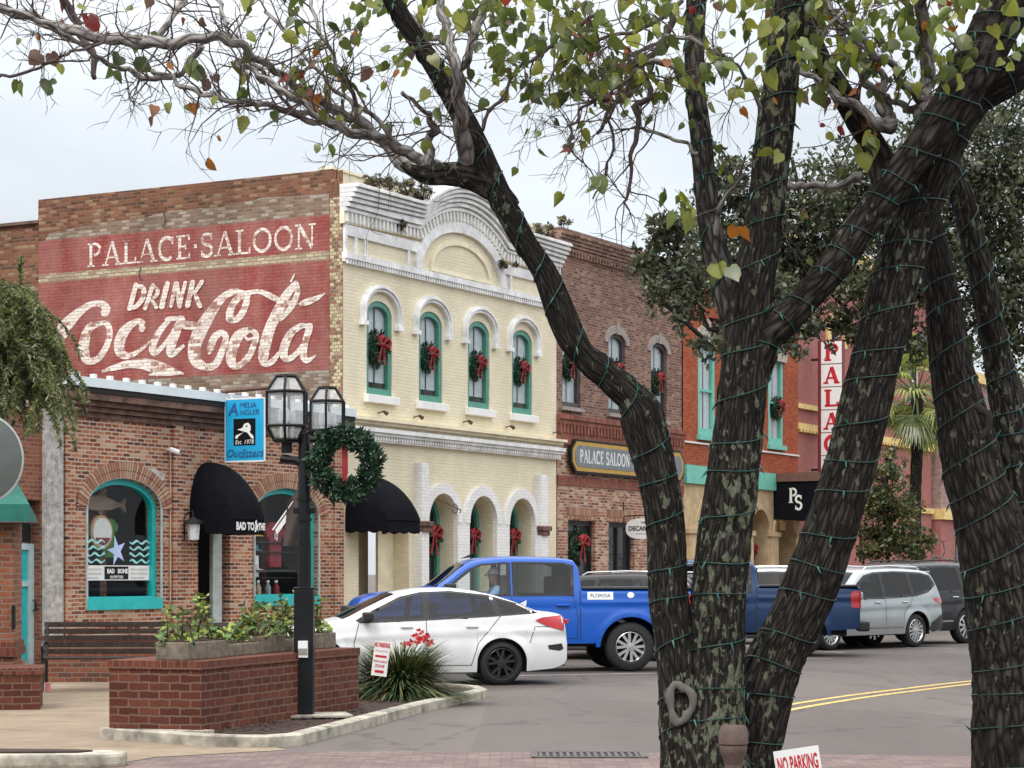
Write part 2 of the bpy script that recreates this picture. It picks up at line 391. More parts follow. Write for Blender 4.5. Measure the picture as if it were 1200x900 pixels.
M_roof = M('roof_felt', (.12,.11,.1), .9)
M_curtain = M('white_curtain', (.62,.64,.66), .8, var=.15, sc=8)
M_red = M('red_ribbon', (.25,.008,.014), .6, var=.3, sc=12)
M_redp = M('red_paint', (.50,.012,.025), .5)
M_bluep = M('blue_sign_paint', (.01,.34,.62), .5, var=.06)
M_ink = M('black_lettering', (.01,.01,.012), .6)
M_inkb = M('navy_lettering', (.02,.08,.25), .6)
M_woodd = M('dark_bench_wood', (.050,.030,.022), .55, var=.5, sc=14, bump=.3, bsc=80)
M_door = M('brown_door', (.11,.045,.02), .5)
M_trough = M('weathered_planter_stone', (.15,.125,.095), .9, var=.45, sc=12, bump=.6, bsc=40)
M_gold = M('gold_paint', (.45,.27,.05), .5)
M_slate = M('slate_sign_face', (.16,.185,.20), .6)
M_card = M('white_card', (.74,.74,.73), .7, var=.05)
M_rust = M('rusty_pipe', (.09,.04,.03), .8, var=.4, sc=20)
def glassmat(name, col=(.02,.025,.028), rough=.04, spec=.6):
    k = NT(name); n1 = k.noise(k.coord(), 1.2, 2); k.set(col=col, rough=rough, spec=spec); k.bump(n1, .06, .02); return k.mat
M_glass = glassmat('window_glass', (.02,.025,.028), .04, .35)
M_cglass = glassmat('car_tinted_glass', (.004,.005,.006), .03, .13)
def clearglass(name, tint=(.9,.95,.95), refl=1.0):
    k = NT(name); k.t.nodes.remove(k.p)
    tr = k.n('ShaderNodeBsdfTransparent'); tr.inputs[0].default_value = (*tint, 1)
    gl = k.n('ShaderNodeBsdfGlossy'); gl.inputs['Roughness'].default_value = .03
    g = k.n('ShaderNodeNewGeometry'); d = k.n('ShaderNodeVectorMath', operation='DOT_PRODUCT'); k.l(g.outputs['Normal'], d.inputs[0]); k.l(g.outputs['Incoming'], d.inputs[1])
    f = k.math('POWER', k.math('SUBTRACT', 1, k.math('ABSOLUTE', d.outputs['Value'])), 5)
    f = k.math('ADD', .045, k.math('MULTIPLY', f, .9))
    ms = k.n('ShaderNodeMixShader'); k.l(k.math('MULTIPLY', f, refl), ms.inputs[0]); k.l(tr.outputs[0], ms.inputs[1]); k.l(gl.outputs[0], ms.inputs[2]); k.l(ms.outputs[0], k.out.inputs[0])
    return k.mat
M_clear = clearglass('clear_glass')
M_shopglass = clearglass('shop_window_glass', (.92,.95,.95), .75)
M_lampglass = M('frosted_lamp_glass', (.62,.66,.68), .3, var=.2, sc=5)

def textmesh(s, size=1, bold=0, ext=0.0, sx=1.0, shear=0, space=1.0):
    cu = bpy.data.curves.new('t', 'FONT'); cu.body = s; cu.size = size; cu.offset = bold; cu.extrude = ext; cu.shear = shear; cu.space_character = space
    cu.align_x = 'CENTER'; cu.align_y = 'CENTER'; cu.resolution_u = 3
    o = bpy.data.objects.new('t', cu); C.objects.link(o)
    dg = bpy.context.evaluated_depsgraph_get(); me = bpy.data.meshes.new_from_object(o.evaluated_get(dg))
    v = [(p.co.x*sx, p.co.y, p.co.z) for p in me.vertices]; f = [tuple(p.vertices) for p in me.polygons]
    bpy.data.objects.remove(o); bpy.data.curves.remove(cu); bpy.data.meshes.remove(me)
    return v, f
def addtext(mb, s, size, fn, m=0, **k):             # fn maps (a,b)->3D
    v, f = textmesh(s, size, **k); mb.add([fn(p[0], p[1]) for p in v], f, m)
# serif letters as strokes: each stroke is ((points), weight) in a box 1 high
def _arc(cx, cy, rx, ry, a0, a1, n=12): return [(cx+rx*math.cos(rad(a0+(a1-a0)*i/n)), cy+ry*math.sin(rad(a0+(a1-a0)*i/n))) for i in range(n+1)]
TK, TN = .17, .075
def _sf(x, y, w_=.30): return ([(x-w_/2, y), (x+w_/2, y)], TN)
GL = {
 'P': (.66, [([(.18,0),(.18,1)],TK), _sf(.18,.03), ([(.05,.97),(.3,.97)],TN), (_arc(.3,.73,.26,.24,90,-90),TK*.8)]),
 'A': (.80, [([(.12,0),(.40,1)],TN*1.1), ([(.40,1),(.68,0)],TK), ([(.2,.33),(.58,.33)],TN), _sf(.12,.03,.26), _sf(.68,.03,.28)]),
 'L': (.64, [([(.18,0),(.18,1)],TK), _sf(.18,.97), ([(.05,.04),(.58,.04)],TN*1.2), ([(.57,0),(.57,.26)],TN*1.2)]),
 'C': (.74, [(_arc(.40,.5,.30,.46,48,312,18),TK*.95), ([(.63,.66),(.63,.97)],TN*1.2)]),
 'E': (.66, [([(.18,0),(.18,1)],TK), ([(.05,.04),(.58,.04)],TN*1.2), ([(.05,.96),(.56,.96)],TN*1.2), ([(.2,.52),(.42,.52)],TN), ([(.57,0),(.57,.24)],TN*1.2), ([(.55,.78),(.55,1)],TN*1.2), ([(.42,.4),(.42,.64)],TN)]),
 'S': (.60, [(_arc(.30,.73,.19,.22,35,270,12)+_arc(.30,.27,.20,.24,90,-145,12)[1:],TK*.9), ([(.48,.72),(.48,.98)],TN), ([(.1,.02),(.1,.28)],TN)]),
 'O': (.82, [(_arc(.41,.5,.31,.45,0,360,26),TK*.85)]),
 'N': (.84, [([(.16,0),(.16,1)],TN*1.2), ([(.16,1),(.66,0)],TK), ([(.66,0),(.66,1)],TN*1.2), _sf(.16,.03,.26), _sf(.13,.97,.22), _sf(.66,.97,.26)]),
 'W': (1.06, [([(.08,1),(.30,0)],TK), ([(.30,0),(.52,.9)],TN), ([(.50,1),(.74,0)],TK), ([(.74,0),(.94,1)],TN), _sf(.08,.97,.24), _sf(.5,.97,.24), _sf(.94,.97,.22)]),
 'I': (.38, [([(.19,0),(.19,1)],TK), _sf(.19,.03), _sf(.19,.97)]),
 'D': (.76, [([(.18,0),(.18,1)],TK), ([(.05,.97),(.32,.97)],TN), ([(.05,.03),(.32,.03)],TN), (_arc(.30,.5,.34,.46,90,-90,16),TK*.9)]),
 'R': (.74, [([(.18,0),(.18,1)],TK), _sf(.18,.03), ([(.05,.97),(.3,.97)],TN), (_arc(.3,.74,.24,.23,90,-90),TK*.8), ([(.3,.5),(.62,0)],TK), _sf(.66,.03,.18)]),
 'M': (.98, [([(.14,0),(.14,1)],TN*1.2), ([(.14,1),(.46,.05)],TK), ([(.46,.05),(.80,1)],TN), ([(.80,0),(.80,1)],TK), _sf(.14,.03,.24), _sf(.8,.03,.28)]),
 'G': (.80, [(_arc(.40,.5,.30,.46,48,320,18),TK*.95), ([(.63,.68),(.63,.97)],TN), ([(.64,.03),(.64,.42)],TK*.8), ([(.5,.42),(.78,.42)],TN)]),
 'B': (.70, [([(.18,0),(.18,1)],TK), ([(.05,.97),(.3,.97)],TN), ([(.05,.03),(.3,.03)],TN), (_arc(.3,.74,.22,.22,90,-90),TK*.8), (_arc(.3,.27,.27,.25,90,-90),TK*.8)]),
 'T': (.72, [([(.36,0),(.36,1)],TK), _sf(.36,.03), ([(.04,.96),(.68,.96)],TN*1.2), ([(.06,.74),(.06,1)],TN), ([(.66,.74),(.66,1)],TN)]),
 'H': (.84, [([(.18,0),(.18,1)],TK), ([(.66,0),(.66,1)],TK), ([(.18,.52),(.66,.52)],TN), _sf(.18,.03), _sf(.18,.97), _sf(.66,.03), _sf(.66,.97)]),
 ' ': (.40, []), '.': (.3, [([(.15,.42),(.15,.58)],.16)])}
def serif(mb, s, fn, h, x0, x1, m=0, bold=1.0):      # word set between x0 and x1, height h
    tot = sum(GL[c][0] for c in s); k = (x1-x0)/tot; x = 0
    for i, c in enumerate(s):
        for (pts, wd) in GL[c][1]:
            mb.ribbon([((x+p[0])*k+x0, p[1]*h) for p in pts], wd*h*bold*.8, (lambda i_: (lambda a, b: fn(a, b)))(i), m)
        x += GL[c][0]
# ================================================================== ground, road, pavements
def sheet(name, pts, z, mat, kind='structure'):
    mb = MB(); mb.poly([(p[0], p[1]) for p in pts], lambda a, b: (a, b, z))
    o = mb.build(name, mat); o['kind'] = kind
    return o
sheet('ground', [(-1500, -400), (1500, -400), (1500, 2600), (-1500, 2600)], 0, M_asph)
_f = lambda t, n: F(t, n)[:2]
KERB = [gnd(222, 874), gnd(262, 877), gnd(324, 876.5), gnd(420, 853), gnd(500, 834), gnd(566, 818)]
isl = [(-3.75, 21.95), (-3.62, 21.55)]
KO = [(-3.98, 22.0), (-3.03, 21.20), (-2.72, 21.02), (-2.30, 20.98), (-2.02, 21.25), (-1.60, 23.4), (-1.06, 26.3), (-.42, 29.0), (-.33, 29.6), (-.45, 30.4), (-.95, 31.1), (-1.4, 31.2), (-2.45, 26.6)]
sheet('plaza_pavement', [(-16, 18.0), (-3.6, 18.6), (-3.2, 19.9), (-2.1, 20.7), (-2.25, 21.05), (-3.0, 21.4), (-2.4, 26.5), (-2.6, 29.8), (-4.2, 31.4), (-4.45, 37.0), _f(-8.2, -4.4), _f(0, -4.4), _f(0, 0.2), _f(-13, .2), _f(-40, .2)], .004, M_walk)
sheet('crosswalk', [(-3.55, 18.6), (-3.15, 19.8), (-2.1, 20.55), (0, 20.45), (2.2, 20.25), (5, 19.9), (9, 19.4), (9, 16.6), (-3.0, 16.2)], .005, M_paver)
mb = MB(); mb.prism([F(-8.2, -4.3)[:2], F(75, -4.3)[:2], F(75, .1)[:2], F(-8.2, .1)[:2]], -.05, .13, 0, 'z')
o = mb.build('sidewalk', M_walk); o['kind'] = 'structure'
mb = MB(); mb.prism([F(-8.2, -4.46)[:2], F(75, -4.46)[:2], F(75, -4.302)[:2], F(-8.2, -4.302)[:2]], -.05, .135, 0, 'z')
o = mb.build('kerb', M_kerb, bevel=.02); o['kind'] = 'structure'
# centre line: two curved strips
def curve_strip(mb, pts, wd, z):
    P = [Vector(p) for p in pts]; Q = []
    for i in range(len(P)-1):
        for k in range(6): Q.append(P[i].lerp(P[i+1], k/6))
    Q.append(P[-1])
    mb.ribbon([(p.x, p.y) for p in Q], wd, lambda a, b: (a, b, z))
def cat(P, n=8):
    out = []
    for i in range(len(P)-1):
        p0 = P[max(i-1, 0)]; p1 = P[i]; p2 = P[i+1]; p3 = P[min(i+2, len(P)-1)]
        for k in range(n):
            t = k/n
            out.append(tuple(.5*((2*b)+(-a+c)*t+(2*a-5*b+4*c-d)*t*t+(-a+3*b-3*c+d)*t**3) for a, b, c, d in zip(p0, p1, p2, p3)))
    out.append(tuple(P[-1])); return out
mb = MB()
cl = [gnd(880, 838)[:2], gnd(925, 829)[:2], gnd(1000, 817)[:2], gnd(1070, 808)[:2], gnd(1137, 800)[:2], gnd(1210, 793)[:2], gnd(1290, 787)[:2]]
cl = cat([tuple(p) for p in cl], 8)
for off in (-.17, .17):
    q_ = []
    for i in range(len(cl)):
        a, b = Vector(cl[max(i-1, 0)]), Vector(cl[min(i+1, len(cl)-1)]); t_ = (b-a).normalized(); q_.append((cl[i][0]-t_.y*off, cl[i][1]+t_.x*off))
    mb.ribbon(q_, .12, lambda a, b: (a, b, .004))
o = mb.build('road_centre_line', M_yline); o['kind'] = 'structure'
mb = MB()
for (a, b) in [((872, 757), (990, 765)), ((1000, 758), (1118, 760)), ((600, 792), (770, 789)), ((900, 772), (975, 772))]:
    A, B = gnd(*a), gnd(*b); mb.ribbon([A[:2], B[:2]], .11, lambda x, y: (x, y, .004))
o = mb.build('parking_lines', M_wline); o['kind'] = 'structure'
# repaired patches in the asphalt
M_patch = M('asphalt_patch', (.062, .055, .052), .85, var=.3, sc=8, bump=.5, bsc=80)
# island: kerb ring and mulch
cx_, cy_ = -1.9, 25.5
def inset(P, d):
    n = len(P); Q = []
    for i in range(n):
        a, b, c = Vector(P[i-1]), Vector(P[i]), Vector(P[(i+1) % n])
        t = ((b-a).normalized()+(c-b).normalized()).normalized(); Q.append(tuple(b+Vector((-t.y, t.x))*d))
    return Q
KI = inset(KO, .16)
mb = MB(); n = len(KO)
H_ = .115
v = [(p[0], p[1], -.02) for p in KO]+[(p[0]*.999+KI[i][0]*.001, p[1], H_-.015) for i, p in enumerate(KO)]
def lerp2(a, b, t): return (a[0]+(b[0]-a[0])*t, a[1]+(b[1]-a[1])*t)
v += [(*lerp2(KO[i], KI[i], .12), H_) for i in range(n)]+[(*KI[i], H_) for i in range(n)]+[(*KI[i], .03) for i in range(n)]
fs = []
for L in range(4):
    for i in range(n):
        j = (i+1) % n; fs.append((L*n+i, L*n+j, (L+1)*n+j, (L+1)*n+i))
mb.add(v, fs); o = mb.build('kerb', M_kerb); o['kind'] = 'structure'
rnd = random.Random(3)
mb = MB(); mb.poly(KI, lambda a, b: (a, b, .075))
for _ in range(2600):                      # bark chips
    x, y = rnd.uniform(-3.6, -.4), rnd.uniform(21.0, 31)
    ins = False; j = n-1
    for i in range(n):
        if (KI[i][1] > y) != (KI[j][1] > y) and x < (KI[j][0]-KI[i][0])*(y-KI[i][1])/(KI[j][1]-KI[i][1])+KI[i][0]: ins = not ins
        j = i
    if not ins: continue
    a = rnd.uniform(0, PI); l, q = rnd.uniform(.02, .05), rnd.uniform(.008, .018); z = .078+rnd.uniform(0, .02)
    c, s_ = math.cos(a), math.sin(a)
    mb.add([(x-c*l-s_*q, y-s_*l+c*q, z), (x+c*l-s_*q, y+s_*l+c*q, z+rnd.uniform(0, .02)), (x+c*l+s_*q, y+s_*l-c*q, z+.01), (x-c*l+s_*q, y-s_*l-c*q, z)], [(0, 1, 2, 3)])
o = mb.build('mulch', M_mulch, fix=False); o['kind'] = 'stuff'

# ================================================================== building row
def bld(name, label, cat_, t0): return thing(name, label, cat_, F(t0), ROW_ANG)
class Bd:                                            # parts of a building, given in the frame of the row
    def __init__(s, name, label, cat_, t0): s.t0 = t0; s.e = bld(name, label, cat_, t0)
    def p(s, mb, name, mat, parent=None, **k):
        o = mb.build(name, mat, parent or s.e, loc=None if parent else (-s.t0, 0, 0), **k); return o
FX = lambda y: (lambda a, b: (a, y, b))               # facade plane
WX = lambda x: (lambda a, b: (x, a, b))               # side wall plane
def rect(a, b, c, d): return [(a, c), (b, c), (b, d), (a, d)]

# ---- window builder: a part 'window' at facade frame position, sub-parts beneath it
def make_window(bd, c, wd, z0, zs, rise, depth, mframe, fr=.09, curtain=True, split=True, mglass=None, name='window', curt_z=0, cd=.05):
    """frame standing back in its opening; panes and curtain are sub-parts"""
    a, b = c-wd/2, c+wd/2
    mb = MB()
    outer = arch(a, b, z0, zs, rise); inn = arch(a+fr, b-fr, z0+fr*1.3, zs, max(rise-fr, .02))
    mb.ring(outer, inn, depth-.07, depth+.03)
    if split:
        zm = z0+(zs+rise-z0)*.5; rb_ = MB(); rb_.box(a+fr, b-fr, depth-.05, depth+.01, zm-.035, zm+.035)
    w_ = bd.p(mb, name, mframe)
    if split: rb_.build('meeting_rail', mframe, w_)
    g = MB(); g.poly(arch(a+fr*.5, b-fr*.5, z0+fr*.6, zs, max(rise-fr*.5, .02)), FX(depth+.012)); g.build('pane', mglass or M_clear, w_)
    if curtain:
        cm = MB()
        nf = 22
        for side in (0, 1):
            x0, x1 = (a+.02, c-.04*wd) if not side else (c+.04*wd, b-.02)
            for i in range(nf):
                u0, u1 = x0+(x1-x0)*i/nf, x0+(x1-x0)*(i+1)/nf
                y0, y1 = depth+cd+.015*math.sin(i*1.9), depth+cd+.015*math.sin((i+1)*1.9)
                cm.add([(u0, y0, z0+curt_z), (u1, y1, z0+curt_z), (u1, y1, zs+rise), (u0, y0, zs+rise)], [(0, 1, 2, 3)])
        cm.build('curtain', M_curtain, w_, smooth='all')
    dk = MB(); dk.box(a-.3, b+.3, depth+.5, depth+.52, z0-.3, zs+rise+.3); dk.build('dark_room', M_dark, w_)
    return w_

# ---------------------------------------------------------------- cream two-storey building
cb = Bd('saloon_building', 'cream painted two-storey building with white arched cornice and red advertisement painted on its side', 'building', 0)
WT = 10.0
wins = [1.48, 3.71, 5.97, 8.16]; arcs = [4.12, 6.03, 8.0]
m = MB()
hol = [arch(c-.53, c+.53, 5.6, 7.36, .34) for c in wins]+[arch(c-.66, c+.66, .15, 2.84, .66) for c in arcs]+[rect(.62, 2.75, .0+.02, 2.75)]
m.holes(rect(0, WT, 0, 9.85), hol, 0, .5)
m.box(.02, WT, .5, .52, 9.7, 9.85)
cb.p(m, 'wall', B_cream)
m = MB()                                             # parapet behind the cornice, roof, far wall
m.box(.012, WT-.01, .32, .6, 9.6, 10.43); m.box(.0, WT-.01, .28, .64, 10.43, 10.5)
cb.p(m, 'parapet', M_cream)
m = MB(); m.box(.3, WT-.02, .6, 8.4, 9.7, 9.75); cb.p(m, 'roof', M_roof)
m = MB(); m.holes(rect(0.0, 8.5, 0, 10.38), [], 0.0, .3, plane='yz'); m.box(.002, .4, .30, 8.5, 10.30, 10.42); m.box(0, 10, 8.48, 8.5, 0, 10.38)
side = cb.p(m, 'side_wall', B_side)
# cornice: mouldings swept along a path that rises in an arch over the middle
def cpath(off):
    p = [(-.06, 9.58+off)]
    n_ = 30; c_, hw, sg = 5.08, 2.1, .70
    Rr = (hw*hw+sg*sg)/(2*sg); zc = 9.58+sg-Rr
    amax = math.asin(hw/Rr)
    pts = [(c_+(Rr+off)*math.sin(-amax+2*amax*i/n_), zc+(Rr+off)*math.cos(-amax+2*amax*i/n_)) for i in range(n_+1)]
    pts = [q for q in pts if q[1] >= 9.58+off-1e-6]
    p += pts+[(WT+.06, 9.58+off)]
    return p
def moulding(mb, a, b, y0, mi=0):
    A, B = cpath(a), cpath(b)
    def res(P, n_=90):
        P = [Vector(p) for p in P]; L = [0]
        for i in range(1, len(P)): L.append(L[-1]+(P[i]-P[i-1]).length)
        out = []; j = 0
        for k_ in range(n_+1):
            s_ = L[-1]*k_/n_
            while j < len(P)-2 and L[j+1] < s_: j += 1
            out.append(P[j].lerp(P[j+1], (s_-L[j])/max(1e-9, L[j+1]-L[j])))
        return out
    A, B = res(A), res(B); n_ = len(A)
    v = [(p.x, -y0, p.y) for p in A]+[(p.x, -y0, p.y) for p in B]+[(p.x, .05, p.y) for p in A]+[(p.x, .05, p.y) for p in B]
    f = []
    for i in range(n_-1):
        f += [(i, i+1, n_+i+1, n_+i), (i, 2*n_+i, 2*n_+i+1, i+1), (n_+i, n_+i+1, 3*n_+i+1, 3*n_+i)]
    f += [(0, n_, 3*n_, 2*n_), (n_-1, 3*n_-1, 4*n_-1, 2*n_-1)]
    mb.add(v, f, mi)
m = MB()
lay = [(-.10, -.005, .15), (.0, .10, .21), (.105, .20, .27), (.205, .30, .33), (.305, .40, .39), (.405, .49, .45)]
for (a, b, y) in lay:
    moulding(m, a, b-.028, y); moulding(m, b-.028, b, y-.035)
cb.p(m, 'cornice', M_trimw)
m = MB(); moulding(m, -.36, -.102, .07); cb.p(m, 'dentil_band', M_cream)
m = MB(); P = cpath(-.2); P = [Vector(p) for p in P]
L = [0]
for i in range(1, len(P)): L.append(L[-1]+(P[i]-P[i-1]).length)
nd = 64; j = 0
for k in range(nd):
    s_ = L[-1]*(k+.5)/nd
    while j < len(P)-2 and L[j+1] < s_: j += 1
    q = P[j].lerp(P[j+1], (s_-L[j])/max(1e-9, L[j+1]-L[j])); t = (P[j+1]-P[j]).normalized(); nn = Vector((-t.y, t.x))
    cs = [q+t*dx_+nn*dz_ for dx_, dz_ in ((-.035, -.12), (.035, -.12), (.035, .10), (-.035, .10))]
    m.prism([(c.x, c.y) for c in cs], -.125, -.06)
cb.p(m, 'dentils', M_trimw)
m = MB()                                            # frieze frames, string course, tympanum arch
arc = arcband(3.2, 6.96, 8.62, 1.06, .26, n=28); m.prism(arc, -.09, .02)
for (x0, x1) in ((0, 3.15), (7.0, WT)):
    m.box(x0, x1, -.06, .02, 8.98, 9.215)
for x in (.0, .40, .80, 2.62, 3.0, 7.06, 7.45, 9.2, 9.62, 9.9): m.box(x, x+.1, -.055, .02, 8.6, 8.98)
m.box(-.02, WT+.04, -.12, .02, 8.47, 8.60); m.box(-.01, WT+.02, -.07, .02, 8.41, 8.468)
for k in range(92): m.box(.02+k*.108, .075+k*.108, -.10, -.069, 8.36, 8.468)
cb.p(m, 'frieze', M_trimw)
m = MB(); m.prism(arcband(3.75, 6.4, 8.72, .66, .1, n=24), -.05, .01); m.box(3.65, 6.5, -.05, .01, 8.64, 8.719); cb.p(m, 'tympanum_arch', M_cream)
for c in wins:
    w_ = make_window(cb, c, 1.06, 5.6, 7.36, .34, .10, M_green, fr=.12, split=True, curt_z=.30)
    m = MB(); m.prism(arcband(c-.66, c+.66, 7.46, .44, .15, leg=.26, n=18), -.10, .01); m.prism(arcband(c-.73, c+.73, 7.46, .51, .04, leg=.26, n=18), -.14, -.099)
    for sx in (-1, 1): m.box(c+sx*.735-.11, c+sx*.735+.11, -.13, .01, 7.10, 7.199)
    m.build('hood', M_trimw, w_)
    m = MB(); m.box(c-.66, c+.66, -.13, .24, 5.42, 5.595); m.build('sill', M_white, w_, bevel=.012)
m = MB()
m.box(-.03, WT+.05, -.30, .02, 5.0, 5.06); m.box(-.02, WT+.03, -.20, .02, 4.93, 4.998); m.box(0, WT+.02, -.06, .02, 4.86, 4.928)
cb.p(m, 'ledge', M_cream)
m = MB(); m.box(-.02, WT+.04, -.26, .02, 4.76, 4.85); m.box(-.01, WT+.03, -.20, .02, 4.69, 4.758); m.box(0, WT+.02, -.12, .02, 4.56, 4.688)
for k in range(88): m.box(.02+k*.113, .08+k*.113, -.165, -.119, 4.60, 4.688)
cb.p(m, 'lower_cornice', M_trimw)
m = MB()                                            # white pilasters and arch surrounds
m.box(2.98, 3.30, -.20, .02, .1, 4.12); m.box(8.80, 9.16, -.2, .02, .1, 4.07)
m.box(3.0, 3.28, -.18, .0, 4.12, 4.18); m.box(8.82, 9.14, -.18, .0, 4.07, 4.13)
for i, c in enumerate(arcs):
    m.prism(arcband(c-.67, c+.67, 2.84, .67, .24, n=22), -.12+.004*i, .015)
for (a, b) in ((3.302, 3.46), (4.79, 5.36), (6.70, 7.33), (8.67, 8.798)): m.box(a, b, -.10, .012, .1, 2.86)
cb.p(m, 'pilasters', B_whitep)
m = MB()
for x in (2.93, 8.75):
    m.box(x, x+.46, -.30, -.0, 2.72, 2.84); m.box(x+.04, x+.42, -.26, 0, 2.6, 2.718)
cb.p(m, 'corbel', M_rot, bevel=.02)
for c in arcs:
    w_ = make_window(cb, c, 1.32, .15, 2.84, .66, .46, M_green, fr=.13, split=False, curtain=False, mglass=M_glass)
# entry with brown door
m = MB(); m.box(.62, 2.75, 1.1, 1.15, 0, 2.75); m.box(.62, .9, .5, 1.1, 0, 2.75); m.box(2.1, 2.75, .42, .49, 0, 2.75); cb.p(m, 'entry_recess', M_cream)
m = MB(); m.box(1.0, 1.75, 1.02, 1.09, .02, 2.3); d = cb.p(m, 'door', M_door, bevel=.01)
m = MB(); m.box(1.15, 1.6, 1.005, 1.018, .9, 2.1); m.build('door_glass', M_glass, d)
# awnings: a barrel bulging out of the wall, with a valance
def awning(bd, name, x0, x1, zb, zt, out, mat, valance=.28, scallop=True):
    mb = MB(); n1, n2 = 20, 14
    c = (x0+x1)/2; hw = (x1-x0)/2; hh = zt-zb-valance
    P = []
    for i in range(n1+1):                            # fan of a half dome
        a = PI*i/n1
        for k in range(n2+1):
            b = PI/2*k/n2
            ca, sa = math.cos(a), math.sin(a)
            P.append((c-hw*ca*(1-.10*math.sin(b)) if True else 0, -.02-out*math.sin(b)*(1-.0*sa), zb+valance+hh*sa**.85*math.cos(b)**(.75)))
    f = [(i*(n2+1)+k, (i+1)*(n2+1)+k, (i+1)*(n2+1)+k+1, i*(n2+1)+k+1) for i in range(n1) for k in range(n2)]
    mb.add(P, f)
    mv = mb
    ring = [(x0, -.02), (x0+hw*.1, -out), (x1-hw*.1, -out), (x1, -.02)]
    for s_ in range(3):
        (ax, ay), (bx, by) = ring[s_], ring[s_+1]
        L_ = math.hypot(bx-ax, by-ay); ns_ = max(4, int(L_/.06)); top = []; bot = []
        for i in range(ns_+1):
            t = i/ns_; x, y = ax+(bx-ax)*t, ay+(by-ay)*t
            sc = abs(math.sin(t*PI*L_/.28))*.05 if scallop else 0
            top.append((x, y, zb+valance)); bot.append((x, y, zb+.05-sc))
        mv.add(top+bot, [(i, i+1, ns_+2+i, ns_+1+i) for i in range(ns_)])
    return bd.p(mb, name, mat, smooth=True)
awning(cb, 'awning', .06, 1.55, 2.52, 3.80, 1.05, M_awn)
m = MB(); m.tube([(2.95, -.6, 3.35), (3.55, -.9, 3.1), (4.1, -.55, 3.05)], .012, 6); m.lathe([(.10, 0), (.115, .0), (.115, .02), (.1, .02), (.1, 0)], 16, o=(3.3, -.9, 3.12), axis='y')
cb.p(m, 'wire_bracket', M_rust)
# spot lamps over the ledge
for (x, z) in ((1.42, 5.18), (2.95, 5.18), (5.2, 5.2), (7.3, 5.2), (9.8, 5.2)):
    m = MB(); m.tube([(x, 0, z+.03), (x, -.12, z+.06), (x-.02, -.16, z+.06), (x+.07, -.2, z+.01)], [.015, .015, .035, .05], 8); cb.p(m, 'spot_lamp', M_rust)
# ---- painted advertisement on the side wall, survey of the strokes on the wall plane
def wallpt(px, py):
    u = (px-600)/FPX; s_ = (PCX-u*PCY)/(DY+u*DX); Y = PCY+DX*s_
    return s_, CZ+(HZ-py)/FPX*Y
m = MB(); m.poly(rect(.36, 8.49, 8.66, 9.44), WX(-.005)); m.poly(rect(.36, 8.49, 6.08, 8.46), WX(-.005)); cb.p(m, 'red_paint', B_red)
m = MB(); m.poly(rect(.36, 8.49, 8.462, 8.658), WX(-.005)); cb.p(m, 'cream_stripe', B_cream2)
m = MB(); m.poly([(.36, 9.442), (8.3, 9.442), (8.2, 9.6), (7, 9.72), (5.5, 9.75), (4.6, 9.86), (3.2, 9.84), (2.1, 9.95), (.36, 9.9)], WX(-.005)); m.poly([(.36, 5.0), (8.4, 5.0), (8.4, 6.078), (.36, 6.078)], WX(-.005)); cb.p(m, 'faded_paint', B_fade)
m = MB(); m.poly(rect(.005, .34, 5, 9.8), WX(-.006)); cb.p(m, 'corner_bricks', B_quoin)
let = MB()
serif(let, 'PALACE.SALOON', lambda a, b: (-.010, 7.05-a, 8.74+b), .54, 0, 6.38, bold=1.15)
SC1 = lambda x, y: (60+x/6, 300+y/6)
SC2 = lambda x, y: (220+x/6, 300+y/6)
def stroke(mb, pts, sc, dx=-.010):
    q = cat([tuple(map(float, p)) for p in pts], 7)
    def fn(a, b):
        s_, z = wallpt(*sc(a, b)); return (dx, s_, z)
    mb.ribbon([(p[0], p[1]) for p in q], [max(4, p[2]) for p in q], fn)
    for e_ in (q[0], q[-1]):                          # round ends
        if e_[2] > 24: mb.poly([(e_[0]+e_[2]/2*math.cos(2*PI*k/12), e_[1]+e_[2]/2*math.sin(2*PI*k/12)) for k in range(12)], lambda a, b: tuple(Vector(fn(a, b))-Vector((.0008, 0, 0))))
ST1 = [
 [(380,400,58),(388,365,58),(345,335,46),(270,345,44),(190,402,62),(112,480,88),(62,560,96),(32,640,96),(24,700,86),(50,765,70),(110,800,46)],
 [(338,476,36),(272,505,58),(236,590,72),(232,680,76),(262,738,52),(330,722,46),(388,640,42),(412,560,42),(404,492,42),(372,470,34),(330,478,30)],
 [(640,512,44),(642,474,46),(600,462,42),(522,522,70),(482,610,76),(490,682,66),(552,702,42),(622,665,26),(695,606,18)],
 [(838,446,30),(772,520,42),(718,620,52),(724,682,46),(772,652,32),(842,560,26),(892,470,30)],
 [(916,448,58),(872,560,62),(842,650,62),(852,692,46),(938,628,20)], [(815,445,30),(870,442,34),(930,450,34)],
 [(950,486,62),(1000,490,58)],
 [(360,812,16),(440,788,40),(540,762,56),(640,758,76),(745,782,92),(850,806,52),(935,830,10)], [(60,770,60),(140,808,40),(200,822,16)],
 [(690,838,12),(770,828,34),(850,826,30),(900,832,10)]]
